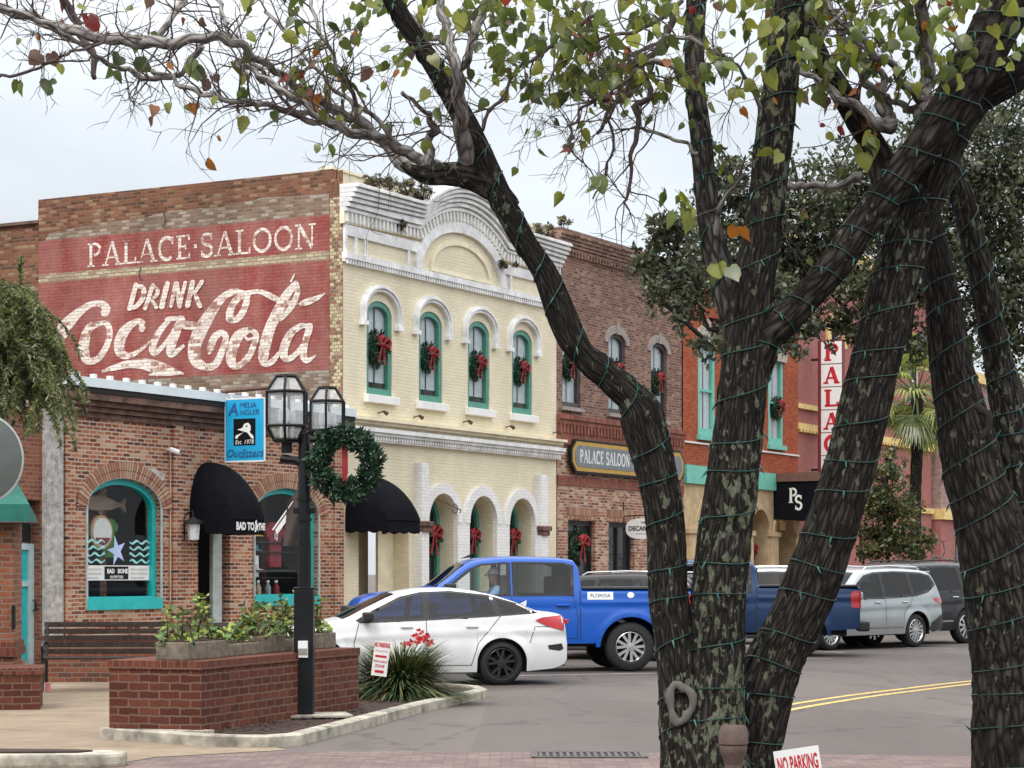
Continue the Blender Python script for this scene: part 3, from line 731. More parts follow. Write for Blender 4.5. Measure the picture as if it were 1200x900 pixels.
ST2 = [
 [(298,440,58),(300,385,50),(345,305,48),(400,278,40),(415,320,44),(385,400,46),(345,445,44),(300,452,40)],
 [(420,278,48),(330,252,46),(240,300,56),(152,420,82),(84,540,96),(48,650,92),(62,740,80),(132,780,52),(200,758,52),(250,650,46),(270,572,42),(240,540,42),(190,572,52),(160,650,48),(152,692,12)],
 [(410,262,34),(500,250,32),(580,280,42),(650,318,40)],
 [(440,516,40),(360,560,72),(312,670,76),(310,748,66),(350,776,46),(420,722,46),(470,620,42),(482,552,40),(440,516,34)], [(474,574,20),(425,588,20),(404,560,14)],
 [(762,196,44),(700,270,60),(642,380,74),(584,500,76),(548,620,80),(534,718,70),(546,760,42),(602,738,40),(648,672,20)],
 [(768,196,30),(776,250,36),(742,340,42),(682,420,32),(650,458,14)], [(690,335,40),(760,330,36)],
 [(786,345,20),(830,328,48),(900,302,38),(972,262,8)], [(728,184,16),(754,128,10)],
 [(804,490,40),(732,540,52),(682,640,62),(682,708,56),(722,722,42),(792,660,36),(842,570,36),(862,502,40),(804,490,32)],
 [(862,494,46),(832,600,46),(816,690,52),(842,736,40),(904,700,12)]]
SD = SC1                                            # DRINK, slanted capitals
ST3 = [[(600,205,34),(555,370,34)], [(600,212,26),(650,225,34),(650,290,36),(605,352,32),(556,368,24)], [(718,205,30),(665,370,30)], [(718,212,22),(752,240,28),(740,285,26),(695,300,18)], [(700,292,24),(742,360,30)],
       [(820,195,38),(782,358,38)], [(880,195,28),(848,352,28)], [(885,195,36),(910,352,36)], [(948,188,26),(908,352,26)], [(1000,185,36),(965,350,36)], [(1066,182,30),(1008,268,24)], [(1015,262,30),(1052,352,34)]]
for i, st in enumerate(ST1+ST3): stroke(let, st, SC1, -.009-.0011*i)
for i, st in enumerate(ST2): stroke(let, st, SC2, -.009-.0011*i)
cb.p(let, 'painted_lettering', B_white)
m = MB()                                            # long thin cracks
for pts in ([(196,243),(193,250),(195,258),(191,266)], [(166,313),(164,320),(165,327),(168,328)]):
    stroke(m, [(x*6, y*6, 5) for x, y in pts], lambda a, b: (a/6, b/6), -.03)
# tie rods / hooks on wall
cb.p(m, 'wall_crack', M_dark)
# lower wall of the building behind
lb = Bd('rear_brick_building', 'lower weathered brick wall behind the painted side wall at the left edge', 'building', -1)
m = MB(); m.box(.3, 9, 8.52, 24, 0, 9.92); lb.p(m, 'wall', B_side)
m = MB(); m.box(.2, 9.1, 8.53, 24.1, 9.92, 9.99); lb.p(m, 'coping', M_rot)

# ---------------------------------------------------------------- one-storey brick shop
sb = Bd('shop_building', 'one-storey old red brick shop with teal arched display windows', 'shop', -9.27)
m = MB()
W1 = (-8.56, -6.40); W2 = (-3.30, -.98)
hol = [arch(W1[0], W1[1], .98, 2.88, .54), arch(W2[0], W2[1], .98, 2.88, .54), rect(-5.2, -4.15, .02, 2.72)]
m.holes(rect(-9.27, -.004, 0, 4.80), hol, 0, .34)
m.box(-9.27, -9.25, .0, 8, 0, 4.8)
for (a, b) in ((-9.2, -8.95), (-6.05, -5.75), (-.42, -.06)): m.box(a, b, -.06, .0, .0, 4.5)
m.box(-9.27, -.01, -.07, 0, .0, .32)
sb.p(m, 'wall', B_shop)
m = MB()
for k in range(3): m.box(-9.3-.02*k, -.012, -.07-.07*k, .02, 4.50+.1*k, 4.592+.1*k)
m.box(-9.36, -.012, -.30, .02, 4.80, 4.93)
sb.p(m, 'cornice', M_rot)
m = MB(); m.box(-9.38, -.012, -.33, .3, 4.932, 5.02); sb.p(m, 'flashing', M_dark)
m = MB(); m.box(-9.42, -.014, -.36, .36, 5.022, 5.19); sb.p(m, 'coping', M_metalcap)
m = MB(); m.box(-9.25, -9.17, -.35, -.25, 5.19, 5.26); cl0 = sb.p(m, 'coping_clip', M_white)
for k in range(1, 20): q_ = cl0.copy(); C.objects.link(q_); q_.parent = sb.e; q_.location = (9.27+k*.47, 0, 0)
m = MB(); m.box(-9.2, -.02, .36, 8.3, 4.95, 5.0); sb.p(m, 'roof', M_roof)
for (a, b) in (W1, W2):
    for q in range(2): m = MB(); m.prism([(x-(a+b)/2, z-2.5) for x, z in arcband(a-.02-.15*q, b+.02+.15*q, 2.88, .55+.15*q, .148, n=24)], -.035-.01*q, .01); ab_ = sb.p(m, 'arch_bricks', B_archr); ab_.location = ((a+b)/2+9.27, 0, 2.5)
def shop_window(bd, a, b):
    m = MB(); o_ = arch(a, b, .98, 2.88, .54); i_ = arch(a+.11, b-.11, 1.22, 2.85, .46)
    m.ring(o_, i_, .10, .22)
    w_ = bd.p(m, 'window', M_teal)
    m = MB(); m.box(a-.02, b+.02, -.05, .099, .98, 1.19); m.build('sill', M_teal, w_)
    m = MB(); m.poly(arch(a+.09, b-.09, 1.18, 2.85, .48), FX(.17)); m.build('pane', M_shopglass, w_)
    m = MB(); m.prism(arcband(a-.001, b+.001, 2.88, .541, .04, leg=1.9, n=22), -.03, .0); m.build('grey_moulding', M_greytrim, w_)
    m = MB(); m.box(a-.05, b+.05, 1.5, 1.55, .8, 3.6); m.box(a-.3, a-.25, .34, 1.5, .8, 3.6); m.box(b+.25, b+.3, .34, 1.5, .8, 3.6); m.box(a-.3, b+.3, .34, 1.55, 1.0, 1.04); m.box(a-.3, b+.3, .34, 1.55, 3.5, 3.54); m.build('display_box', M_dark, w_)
    return w_
sw1 = shop_window(sb, *W1); sw2 = shop_window(sb, *W2)
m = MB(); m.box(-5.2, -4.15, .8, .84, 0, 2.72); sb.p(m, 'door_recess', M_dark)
m = MB(); m.box(-4.55, -4.25, .12, .2, .02, 2.7); sb.p(m, 'door_jamb', M_greytrim)
aw = awning(sb, 'awning', -5.5, -4.36, 2.36, 3.84, 1.02, M_awn, valance=.34, scallop=False)
m = MB()
YA = -1.045
addtext(m, 'BAD TO', .20, lambda a, b: (-5.08+a*.82, YA, 2.56+b), bold=.010)
addtext(m, 'THE', .18, lambda a, b: (-4.53+a*.66, YA-.001, 2.56+b), bold=.010)
m.poly([(-4.78, 2.46), (-4.74, 2.58), (-4.76, 2.66), (-4.70, 2.70), (-4.69, 2.61), (-4.63, 2.60), (-4.66, 2.54), (-4.64, 2.46), (-4.69, 2.52), (-4.73, 2.46)], FX(YA-.001))
m.build('lettering', M_card, aw)
m = MB(); m.tube([(-5.72, 0, 2.62), (-5.72, -.12, 2.82), (-5.72, -.25, 2.86), (-5.72, -.28, 2.72)], .014, 6); m.box(-5.8, -5.64, -.02, 0, 2.3, 2.68)
wl = thing('wall_lantern', 'black iron wall lantern beside the shop door awning', 'lantern', F(-5.72, 0, 0), ROW_ANG)
o = m.build('bracket', M_iron, wl, loc=(5.72, 0, 0))
m = MB(); m.lathe([(.02, 2.74), (.2, 2.64), (.2, 2.61), (.12, 2.6)], 6, o=(-5.72, -.28, 0)); m.build('lantern_roof', M_iron, wl, loc=(5.72, 0, 0))
m = MB(); m.lathe([(.125, 2.6), (.1, 2.3), (.0, 2.28)], 6, o=(-5.72, -.28, 0)); m.build('lantern_glass', M_lampglass, wl, loc=(5.72, 0, 0))
m = MB(); m.tube([(-6.12, -.03, .1), (-6.12, -.03, 3.95), (-6.12, -.03, 4.0)], .016, 6); sb.p(m, 'conduit', M('conduit', (.5, .33, .24), .7))
m = MB(); m.tube([(-6.16, .0, 4.02), (-6.18, -.12, 4.03), (-6.28, -.16, 4.02), (-6.2, -.3, 3.96)], [.03, .035, .05, .05], 8); sb.p(m, 'flood_lamp', M_white)
m = MB(); m.poly([(-7.15, 3.62), (-6.6, 3.66), (-6.25, 3.55), (-6.3, 3.42), (-6.62, 3.46), (-7.0, 3.55)], FX(-.004)); sb.p(m, 'plaster_patch', M('plaster', (.45, .42, .38), .9, var=.3))
# window dressing, first window
XW = lambda a, b: (a, .165, b)
m = MB(); m.poly(rect(-8.44, -6.52, 1.52, 1.80), XW); ban = sb.p(m, 'window_banner', M_card, parent=None)
m = MB(); m.poly(rect(-7.86, -7.16, 1.54, 1.78), lambda a, b: (a, .161, b)); m.build('banner_badge', M_black, ban)
m = MB()
for (s_, x) in (('BAD', -7.68), ('BONE', -7.33)): addtext(m, s_, .11, lambda a, b: (x+a, .158, 1.69+b), bold=.006)
addtext(m, 'OUTFITTERS', .07, lambda a, b: (-7.51+a, .158, 1.58+b), bold=.002); m.build('banner_lettering', M_card, ban)
m = MB(); M_grey = M('faint_print', (.5, .5, .5), .7)
for q, (x0, x1) in enumerate(((-8.38, -7.95), (-7.08, -6.58))):
    for z in (1.73, 1.65, 1.57): m.box(x0, x1-(.1 if z < 1.6 else 0), .160, .163, z-.015, z+.012)
m.build('banner_print', M_grey, ban)
M_wave = M('pale_teal_decal', (.30, .66, .66), .5)
m = MB()
for (x0, x1) in ((-8.44, -7.85), (-7.12, -6.52)):
    for r_ in range(4):
        z = 1.88+.12*r_
        P_ = [(x0+(x1-x0)*i/14, z+.028*math.sin(i*.95+r_)) for i in range(15)]
        if r_ == 0: P_ = [(p[0]*1.0, p[1]) for p in P_]
        m.ribbon(P_, [.018+.03*abs(math.sin(i*.48+r_)) for i in range(15)], lambda a, b: (a, .164, b))
sb.p(m, 'wave_decal', M_wave)
m = MB(); st = []
for k in range(10):
    a = PI/2+k*PI/5+.25; r_ = .30 if k % 2 == 0 else .11
    st.append((-7.5+r_*math.cos(a)*.95, 2.07+r_*math.sin(a)))
m.poly(st, lambda a, b: (a, .160, b)); o = sb.p(m, 'starfish_decal', M('pale_blue_decal', (.45, .55, .85), .5))
def shopthing(name, label, cat_, mats, c, build, group=None):
    e_ = thing(name, label, cat_, F(*c), ROW_ANG, group); build(e_); return e_
def disc(mb, r, th=.03, n=28): return mb.lathe([(0, -th), (r, -th), (r, th), (0, th)], n, axis='y')
def _b(e_):
    disc(MB(), .32).build('rim', M('straw_brim', (.5, .3, .16), .8), e_); 
    mb = MB(); mb.lathe([(0, -.05), (.27, -.045), (.27, -.03)], 28, axis='y'); mb.build('face', M_card, e_)
    mb = MB(); mb.poly([(.24*math.cos(rad(a)), .24*math.sin(rad(a))) for a in range(205, 336, 10)], lambda a, b: (a, -.06, b)); mb.build('patch', M('maroon_cloth', (.22, .03, .04), .8), e_)
shopthing('round_display_sign', 'round white and straw coloured display disc hanging in the left shop window', 'display sign', None, (-7.62, .45, 2.42), _b)
M_shirtg = M('green_shirt', (.07, .22, .06), .85, var=.3); M_khaki = M('khaki_shirt', (.16, .13, .09), .85, var=.3); M_maroon = M('red_shirt', (.26, .018, .03), .8, var=.25)
def shirt(mat, h=.8, w_=.55, lg=None):
    def f(e_):
        mb = MB(); pr = [(-.5, .80), (-.28, .96), (-.10, 1.0), (0, .93), (.10, 1.0), (.28, .96), (.5, .80), (.40, .62), (.30, .70), (.30, 0), (-.30, 0), (-.30, .70), (-.40, .62)]
        mb.prism([(a*w_, b*h) for a, b in pr], -.07, .07); mb.build('cloth', mat, e_, bevel=.02)
        if lg:
            mb = MB(); addtext(mb, lg, .16, lambda a, b: (a, -.08, h*.68+b), bold=.01); mb.build('print', M_card, e_)
    return f
shopthing('shirt', 'green shirt on display in the left shop window', 'shirt', None, (-7.15, .7, 1.95), shirt(M_shirtg, .75, .6))
shopthing('shirt', 'khaki shirt on display in the left shop window', 'shirt', None, (-7.9, .75, 1.8), shirt(M_khaki, .8, .6))
shopthing('shirt', 'red shirt with white lettering hanging in the right shop window', 'shirt', None, (-1.92, .5, 1.78), shirt(M_maroon, .95, .72, 'LJ'))
def fish(e_):
    mb = MB(); pr = [(-.7, 0), (-.45, .13), (0, .18), (.35, .10), (.55, .03), (.75, .17), (.70, 0), (.75, -.15), (.55, -.03), (.3, -.10), (-.1, -.13), (-.5, -.10)]
    mb.prism(pr, -.05, .05); mb.build('body', M('stuffed_fish', (.28, .20, .15), .5), e_, bevel=.03)
    mb = MB(); mb.prism([(-.1, .15), (.1, .28), (.2, .14)], -.012, .012); mb.prism([(-.1, -.12), (.02, -.24), (.1, -.11)], -.012, .012); mb.build('fins', M('stuffed_fish_fin', (.2, .13, .1), .6), e_)
shopthing('mounted_fish', 'brown mounted fish hanging high in the left shop window', 'fish trophy', None, (-7.45, .6, 2.95), fish)
def cloth_panel(e_):
    mb = MB(); mb.prism([(-1.0, -.5), (1.0, -.5), (1.0, -.2), (-.1, .35), (-1.0, .55)], -.02, .02); mb.build('cloth', M('rust_cloth', (.18, .065, .035), .85, var=.3), e_)
shopthing('display_backdrop', 'rust brown cloth backdrop behind the fish in the left shop window', 'backdrop', None, (-7.5, 1.1, 2.75), cloth_panel)
def hat(mat, r=.2, h=.13, tilt=0):
    def f(e_):
        mb = MB(); mb.lathe([(r*1.0, .0), (r*.98, .015), (r*.55, .03), (r*.52, h*.8), (r*.42, h), (0, h*.95)], 20); mb.build('crown', mat, e_, smooth=True); e_.rotation_euler[0] = tilt
    return f
M_hatw = M('cream_hat', (.55, .50, .42), .85); M_haty = M('yellow_hat', (.70, .45, .05), .8); M_hatb = M('blue_hat', (.08, .16, .24), .8); M_hatg = M('grey_hat', (.28, .28, .28), .8)
for (mt, lab, x, z, r_) in ((M_hatg, 'pale grey brimmed hat on the display rack in the right shop window', -2.98, 2.32, .24), (M_haty, 'yellow bucket hat beside the grey hat in the right shop window', -2.62, 2.42, .2), (M_hatb, 'blue brimmed hat below the yellow hat in the right shop window', -2.62, 2.12, .18), (M_hatw, 'cream straw hat low on the rack in the right shop window', -2.62, 1.72, .2)):
    shopthing('hat', lab, 'hat', None, (x, .5, z), hat(mt, r_), 'hats on the display rack in the right shop window')
def rack(e_):
    mb = MB()
    for z in (1.55, 1.69, 2.09, 2.29): mb.box(-3.1, -1.3, .36, .66, z, z+.02)
    mb.box(-3.1, -3.06, .62, .66, 1.04, 3.0); mb.box(-2.3, -2.26, .62, .66, 1.04, 3.0); mb.build('shelves', M_iron, e_, loc=(2.3, -.5, 0))
shopthing('display_rack', 'black display rack holding the hats in the right shop window', 'rack', None, (-2.3, .5, 0), rack)
def card(e_):
    mb = MB(); mb.box(-.15, .15, -.01, .01, 0, .44); mb.build('sheet', M_card, e_); mb = MB(); disc(mb, .07, .012, 14); mb.build('emblem', M_inkb, e_, loc=(0, 0, .2))
shopthing('notice_card', 'white notice card with a dark emblem in the right shop window', 'notice', None, (-2.72, .42, 1.58), card)
def bottle(mat, cap=M_white):
    def f(e_):
        mb = MB(); mb.lathe([(0, 0), (.06, 0), (.065, .02), (.065, .17), (.03, .23), (.03, .28)], 14); mb.build('body', mat, e_, smooth=True)
        mb = MB(); mb.lathe([(.033, .26), (.033, .31), (0, .31)], 12); mb.build('cap', cap, e_)
    return f
for i, (x, mt, lab) in enumerate(((-3.05, M_hatw, 'cream bottle at the left end of the right shop window sill'), (-2.75, M('tan_jar', (.42, .3, .2), .5), 'tan jar on the right shop window sill'), (-2.4, M_hatg, 'grey bottle on the right shop window sill'), (-2.1, M_maroon, 'red bottle on the right shop window sill'))):
    shopthing('bottle', lab, 'bottle', None, (x, .3, 1.2), bottle(mt), 'bottles on the right shop window sill')
# hanging blue banner sign on a pipe arm
hs = thing('hanging_sign', 'bright blue hanging shop banner with a white skull emblem on black, above the shop awning', 'shop sign', F(-4.75, 0, 0), ROW_ANG)
lo = (4.75, 0, 0)
m = MB(); m.tube([(-4.75, .0, 4.98), (-4.75, -.04, 5.1), (-4.75, -.12, 5.22), (-4.75, -1.35, 5.26)], .035, 8); m.build('pipe_arm', M_rust, hs, loc=lo)
m = MB(); m.box(-4.765, -4.735, -1.26, -.34, 3.86, 5.06); m.build('panel', M_bluep, hs, loc=lo)
m = MB(); m.box(-4.768, -4.732, -1.275, -1.26, 3.84, 5.08); m.box(-4.768, -4.732, -.34, -.325, 3.84, 5.08); m.box(-4.768, -4.732, -1.26, -.34, 5.06, 5.085); m.box(-4.768, -4.732, -1.26, -.34, 3.83, 3.86); m.build('border', M_card, hs, loc=lo)
m = MB()
for y in (-.5, -1.1): m.tube([(-4.75, y, 5.06), (-4.75, y+.03, 5.16), (-4.75, y, 5.24)], .01, 6)
m.build('rings', M_card, hs, loc=lo)
XN = lambda x: (lambda a, b: (x, a, b))
m = MB(); m.box(-4.772, -4.728, -1.06, -.54, 4.16, 4.68); pb = m.build('black_panel', M_black, hs, loc=lo)
SG = lambda k: (lambda a, b: (-4.775-k*.001, -.80-a, b))       # readable from the camera's side
m = MB()
m.poly([(-.17, 4.47), (-.05, 4.50), (.0, 4.58), (.09, 4.60), (.15, 4.54), (.15, 4.44), (.09, 4.40), (.02, 4.42), (-.06, 4.44)], SG(0)); m.poly([(.06, 4.42), (.12, 4.42), (.22, 4.33), (.22, 4.28), (.17, 4.29)], SG(1)); m.poly([(.0, 4.42), (-.05, 4.40), (-.2, 4.36), (-.22, 4.30), (-.17, 4.29), (-.12, 4.35)], SG(1))
addtext(m, 'Est. 1978', .12, lambda a, b: SG(1)(a, 4.22+b), shear=.2); m.build('emblem', M_card, pb)
m = MB(); m.poly([(.06+.02*math.cos(k*PI/4), 4.53+.02*math.sin(k*PI/4)) for k in range(8)], SG(3)); m.build('emblem_eye', M_black, pb)
m = MB(); addtext(m, 'A', .34, lambda a, b: SG(1)(a-.27, 4.86+b), shear=.15, bold=.004); addtext(m, 'MELIA', .15, lambda a, b: SG(1)(a+.08, 4.94+b), shear=.15); addtext(m, 'NGLER', .15, lambda a, b: SG(1)(a+.12, 4.80+b), shear=.15)
addtext(m, 'Outfitters', .22, lambda a, b: SG(1)(a, 4.0+b), shear=.3); m.ribbon([(-.1, 3.92), (.38, 3.95)], .012, SG(1)); m.build('lettering', M_inkb, hs, loc=lo)
m = MB(); m.box(-.2, -.15, -.25, .1, 3.0, 4.9)

# ---------------------------------------------------------------- left neighbour with teal door
nb = Bd('corner_building', 'brick building with a teal door and grey stucco pier left of the shop', 'building', -16)
m = MB(); m.holes(rect(-16, -9.64, 0, 4.6), [rect(-10.75, -9.75, .02, 2.95)], .06, .3); m.box(-16, -9.3, 2.2, 8, 0, 4.55); nb.p(m, 'wall', B_pillar)
m = MB(); m.box(-9.72, -9.275, -.05, .4, 0, 4.9); nb.p(m, 'stucco_pier', M_stucco)
m = MB(); m.box(-11.5, -9.275, .40, .6, 3.2, 4.9); nb.p(m, 'stucco_panel', M('beige_stucco', (.5, .43, .36), .9, var=.2))
m = MB(); m.box(-10.75, -9.75, .30, .36, 2.2, 2.95); nb.p(m, 'transom', M_glass)
m = MB(); m.box(-10.75, -10.62, .22, .32, .02, 2.18); m.box(-9.88, -9.75, .22, .32, .02, 2.18); m.box(-10.62, -9.88, .22, .32, 2.07, 2.18); m.box(-10.62, -9.88, .23, .31, 1.42, 1.52); nb.p(m, 'door_frame', M('pale_blue_frame', (.38, .50, .52), .5))
m = MB(); m.box(-10.62, -9.88, .27, .30, .12, 1.42); m.box(-10.62, -9.88, .27, .30, 1.52, 2.07); d = nb.p(m, 'door', M_teal)
m = MB(); m.box(-10.55, -9.95, .262, .269, .22, 1.32); m.box(-10.55, -9.95, .262, .269, 1.58, 2.0); m.build('door_panel', M('teal_paint_light', (.02, .38, .40), .4), d, bevel=.004)
m = MB(); m.tube([(-9.80, .2, .98), (-9.80, .14, 1.02), (-9.80, .14, 1.14), (-9.80, .2, 1.18)], .012, 6); m.build('handle', M_black, d)
# ---------------------------------------------------------------- brick winery
wb = Bd('winery_building', 'brown brick two-storey building with a long slate name board, beside the cream building', 'building', 10.0)
M_frd = M('dark_window_frame', (.06, .05, .05), .5); M_keystone = M('grey_keystone', (.3, .26, .24), .9, var=.3, sc=8)
m = MB(); wc = [10.90, 13.60, 16.30]
m.holes(rect(10.01, 17.86, 5.74, 10.0), [arch(c-.53, c+.53, 5.96, 7.85, .28) for c in wc], .03, .4)
wb.p(m, 'wall', B_wine)
m = MB()
for k in range(5): m.box(10.01, 17.87, -.03-.035*k, .3, 10.0+.09*k, 10.088+.09*k)
for k in range(44): m.box(10.05+k*.178, 10.13+k*.178, -.07, .03, 9.86, 9.998)
m.box(10.01, 17.87, -.12, .3, 10.45, 10.52)
wb.p(m, 'parapet', B_wine)
m = MB(); m.box(10.02, 17.85, .3, 12, 9.9, 9.95); wb.p(m, 'roof', M_roof)
m = MB(); m.holes(rect(10.01, 17.86, 0, 4.95), [rect(10.62, 12.2, .02, 3.03), rect(13.0, 14.6, .02, 3.03), rect(15.4, 17.2, .02, 3.03)], -.02, .45); wb.p(m, 'ground_floor_wall', B_wine2)
m = MB(); m.box(10.01, 17.86, -.13, .02, 5.62, 5.74); m.box(10.01, 17.86, -.09, .02, 5.50, 5.618); m.box(10.01, 17.86, -.05, .02, 5.02, 5.498)
for k in range(40): m.box(10.06+k*.195, 10.17+k*.195, -.085, -.04, 5.28, 5.498)
m.box(10.01, 17.86, -.075, -.021, 4.98, 5.08); m.box(10.01, 17.86, -.05, -.021, 3.92, 4.15); wb.p(m, 'string_course', B_wine3)
m = MB()
for (a, b) in ((10.55, 12.27), (12.93, 14.67), (15.33, 17.27)): m.box(a, b, -.035, .0, 3.06, 3.36)
wb.p(m, 'lintel', B_arch)
for c in wc:
    w_ = make_window(wb, c, 1.06, 5.96, 7.85, .28, .14, M_frd, fr=.10, split=True)
    m = MB(); m.prism(arcband(c-.54, c+.54, 7.85, .28, .22, n=14), -.0, .029); m.box(c-.07, c+.07, -.03, .02, 8.1, 8.42); m.build('arch_bricks', M_keystone, w_)
    m = MB(); m.box(c-.6, c+.6, -.06, .3, 5.86, 5.958); m.build('sill', M_keystone, w_)
for (a, b) in ((10.62, 12.2), (13.0, 14.6), (15.4, 17.2)):
    m = MB(); m.box(a, a+.1, .1, .2, 0, 3.03); m.box(b-.1, b, .1, .2, 0, 3.03); m.box(a+.1, b-.1, .1, .2, 2.9, 3.03); m.box((a+b)/2-.05, (a+b)/2+.05, .1, .2, 0, 2.9); m.box(a+.1, b-.1, .12, .18, .05, .4)
    d = wb.p(m, 'door', M_iron)
    m = MB(); m.box(a+.08, b-.08, .16, .17, .3, 2.95); m.build('door_glass', M_glass, d)
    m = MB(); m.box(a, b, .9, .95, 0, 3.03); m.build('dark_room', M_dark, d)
ns = thing('name_board', 'long slate name board with gold edging and white serif lettering on the winery wall', 'shop sign', F(14, 0, 0), ROW_ANG)
def octo(x0, x1, z0, z1, c): return [(x0+c, z0), (x1-c, z0), (x1, z0+c), (x1, z1-c), (x1-c, z1), (x0+c, z1), (x0, z1-c), (x0, z0+c)]
m = MB(); m.prism(octo(10.5, 17.6, 4.25, 5.13, .26), -.17, -.10); m.build('backboard', M_black, ns, loc=(-14, 0, 0))
m = MB(); m.prism(octo(10.58, 17.52, 4.31, 5.07, .23), -.18, -.171); m.build('gold_edge', M_gold, ns, loc=(-14, 0, 0))
m = MB(); m.prism(octo(10.70, 17.40, 4.42, 4.97, .16), -.19, -.181); m.build('face', M_slate, ns, loc=(-14, 0, 0))
m = MB(); serif(m, 'PALACE SALOON WINE', lambda a, b: (a, -.194, 4.53+b), .34, 10.95, 15.05, bold=1.2); m.build('lettering', M_card, ns, loc=(-14, 0, 0))
dsn = thing('oval_sign', 'white oval hanging sign with dark lettering on an iron bracket by the winery door', 'shop sign', F(13.9, 0, 0), ROW_ANG)
m = MB(); m.tube([(0, 0, 3.2), (0, -1.2, 3.24)], .02, 6); m.box(-.02, .02, -.04, 0, 3.0, 3.6); m.tube([(0, -.35, 3.22), (0, -.35, 3.1)], .01, 5); m.tube([(0, -.9, 3.22), (0, -.9, 3.1)], .01, 5); m.build('bracket', M_iron, dsn)
m = MB(); ov = [(-.62+.52*math.copysign(abs(math.cos(a))**.75, math.cos(a)), 2.86+.28*math.copysign(abs(math.sin(a))**.8, math.sin(a))) for a in [2*PI*k/36 for k in range(36)]]
m.prism(ov, -.02, .02, axis='x'); m.build('panel', M_card, dsn)
m = MB(); sgn = lambda a, b: (-.024, -.83-a, b)
addtext(m, 'DECANTED', .17, lambda a, b: sgn(a-.21, 2.86+b), bold=.007, sx=.98); addtext(m, 'THE', .08, lambda a, b: sgn(a-.21, 3.02+b), bold=.003); m.box(-.0245, -.0235, -.85, -.40, 2.715, 2.725); m.build('lettering', M('dark_violet_lettering', (.05, .02, .06), .6), dsn)

# ---------------------------------------------------------------- orange-red saloon building
ob = Bd('corner_saloon', 'orange-red brick building with mint green windows and a tan stone ground floor', 'building', 17.87)
m = MB(); oc = [19.56, 22.3, 24.98]
m.holes(rect(17.87, 26.9, 4.78, 10.1), [rect(c-.62, c+.62, 5.7, 8.34) for c in oc], 0, .35); m.box(26.88, 26.9, 0.002, 9, 0, 10.1); ob.p(m, 'wall', B_orange)
m = MB(); m.box(17.88, 26.92, -.2, .3, 10.1, 10.3); m.box(17.88, 26.92, -.1, .3, 9.9, 10.098); ob.p(m, 'cornice', B_orange)
m = MB(); m.box(17.9, 26.9, .3, 12, 9.9, 9.95); ob.p(m, 'roof', M_roof)
for c in oc:
    w_ = make_window(ob, c, 1.24, 5.7, 8.30, .04, .08, M_mint, fr=.16, split=True)
    m = MB(); m.prism([(c-.72, 8.34), (c+.72, 8.34), (c+.80, 8.62), (c+.62, 8.80), (c+.3, 8.92), (c, 9.12), (c-.3, 8.92), (c-.62, 8.80), (c-.80, 8.62)], -.10, .01); m.build('hood', M('grey_stone_hood', (.40, .36, .31), .9, var=.3, sc=6, bump=.4), w_)
    m = MB(); m.box(c-.72, c+.72, -.10, .2, 5.55, 5.695); m.build('sill', M_mint, w_)
m = MB(); m.box(17.9, 26.92, -.05, .01, 5.42, 5.47); ob.p(m, 'cable', M_card)
m = MB(); m.box(17.88, 26.92, -.12, .02, 4.25, 4.78); ob.p(m, 'fascia', M_mint)
ga = [19.5, 21.5, 23.55, 25.6]
m = MB(); m.holes(rect(17.87, 26.9, 0, 4.25), [arch(c-.72, c+.72, .02, 2.9, .72) for c in ga], -.02, .6); ob.p(m, 'stone_front', M_stone)
m = MB()
for c in ga: m.prism(arcband(c-.73, c+.73, 2.9, .73, .2, n=18), -.09, -.018)
for x in (18.3, 20.5, 22.52, 24.58, 26.6): m.box(x-.27, x+.27, -.16, -.015, .0, 2.8); m.box(x-.33, x+.33, -.22, -.01, 2.8, 2.95)
ob.p(m, 'arch_mouldings', M_stone, bevel=.01)
for c in ga:
    m = MB(); m.poly(arch(c-.72, c+.72, .02, 2.9, .72), FX(.55)); d = ob.p(m, 'door', M('dark_red_door', (.05, .012, .01), .4))
    m = MB(); m.box(c-.5, c+.5, .53, .545, .9, 2.6); m.build('door_glass', M_glass, d)
pt = thing('vertical_sign', 'tall white vertical sign with red serif capitals, hung on the pink building', 'sign', F(28.1, 0, 0), ROW_ANG)
m = MB(); m.box(-.1, .1, -1.12, -.26, 4.74, 9.25); m.build('box', M('maroon_metal', (.16, .02, .03), .5), pt)
m = MB()
for k in range(6): m.box(-.112, -.101, -1.09, -.38, 4.76+.745*k, 4.76+.745*(k+1)-.03)
m.build('panels', M_card, pt)
m = MB()
for k, ch in enumerate('PALACE'):
    z = 9.23-.745*(k+1)+.10; serif(m, ch, lambda a, b: (-.118, -.735-a, z+b), .53, -.27, .27, bold=1.9)
m.build('lettering', M_redp, pt)
m = MB(); m.box(-.03, .03, -.27, 0, 8.6, 8.68); m.box(-.03, .03, -.27, 0, 5.0, 5.08); m.build('brackets', M_iron, pt)
ps = thing('projecting_sign', 'black awning box with white initials projecting beside the stone arch', 'shop sign', F(24.75, 0, 0), ROW_ANG)
m = MB(); m.box(0, 2.6, -1.50, -.02, 3.35, 4.52); m.build('box', M_awn, ps)
m = MB(); m.box(-.05, 2.65, -1.70, .0, 4.53, 4.72); m.box(-.03, 2.63, -1.6, .0, 4.72, 4.80); m.build('cornice', M('brown_cornice', (.14, .07, .05), .7), ps)
m = MB(); serif(m, 'P', lambda a, b: (-.006, -.52-a, 3.86+b), .46, 0, .30, bold=1.25); serif(m, 'S', lambda a, b: (-.008, -.72-a, 3.64+b), .46, 0, .28, bold=1.25); m.build('lettering', M_card, ps)
m = MB(); m.lathe([(.02, 3.33), (.14, 3.25), (.12, 3.0), (.05, 2.98)], 6, o=(-.05, -.3, 0)); m.build('lantern', M('brass_lantern', (.2, .13, .05), .4, metal=.6), ps)

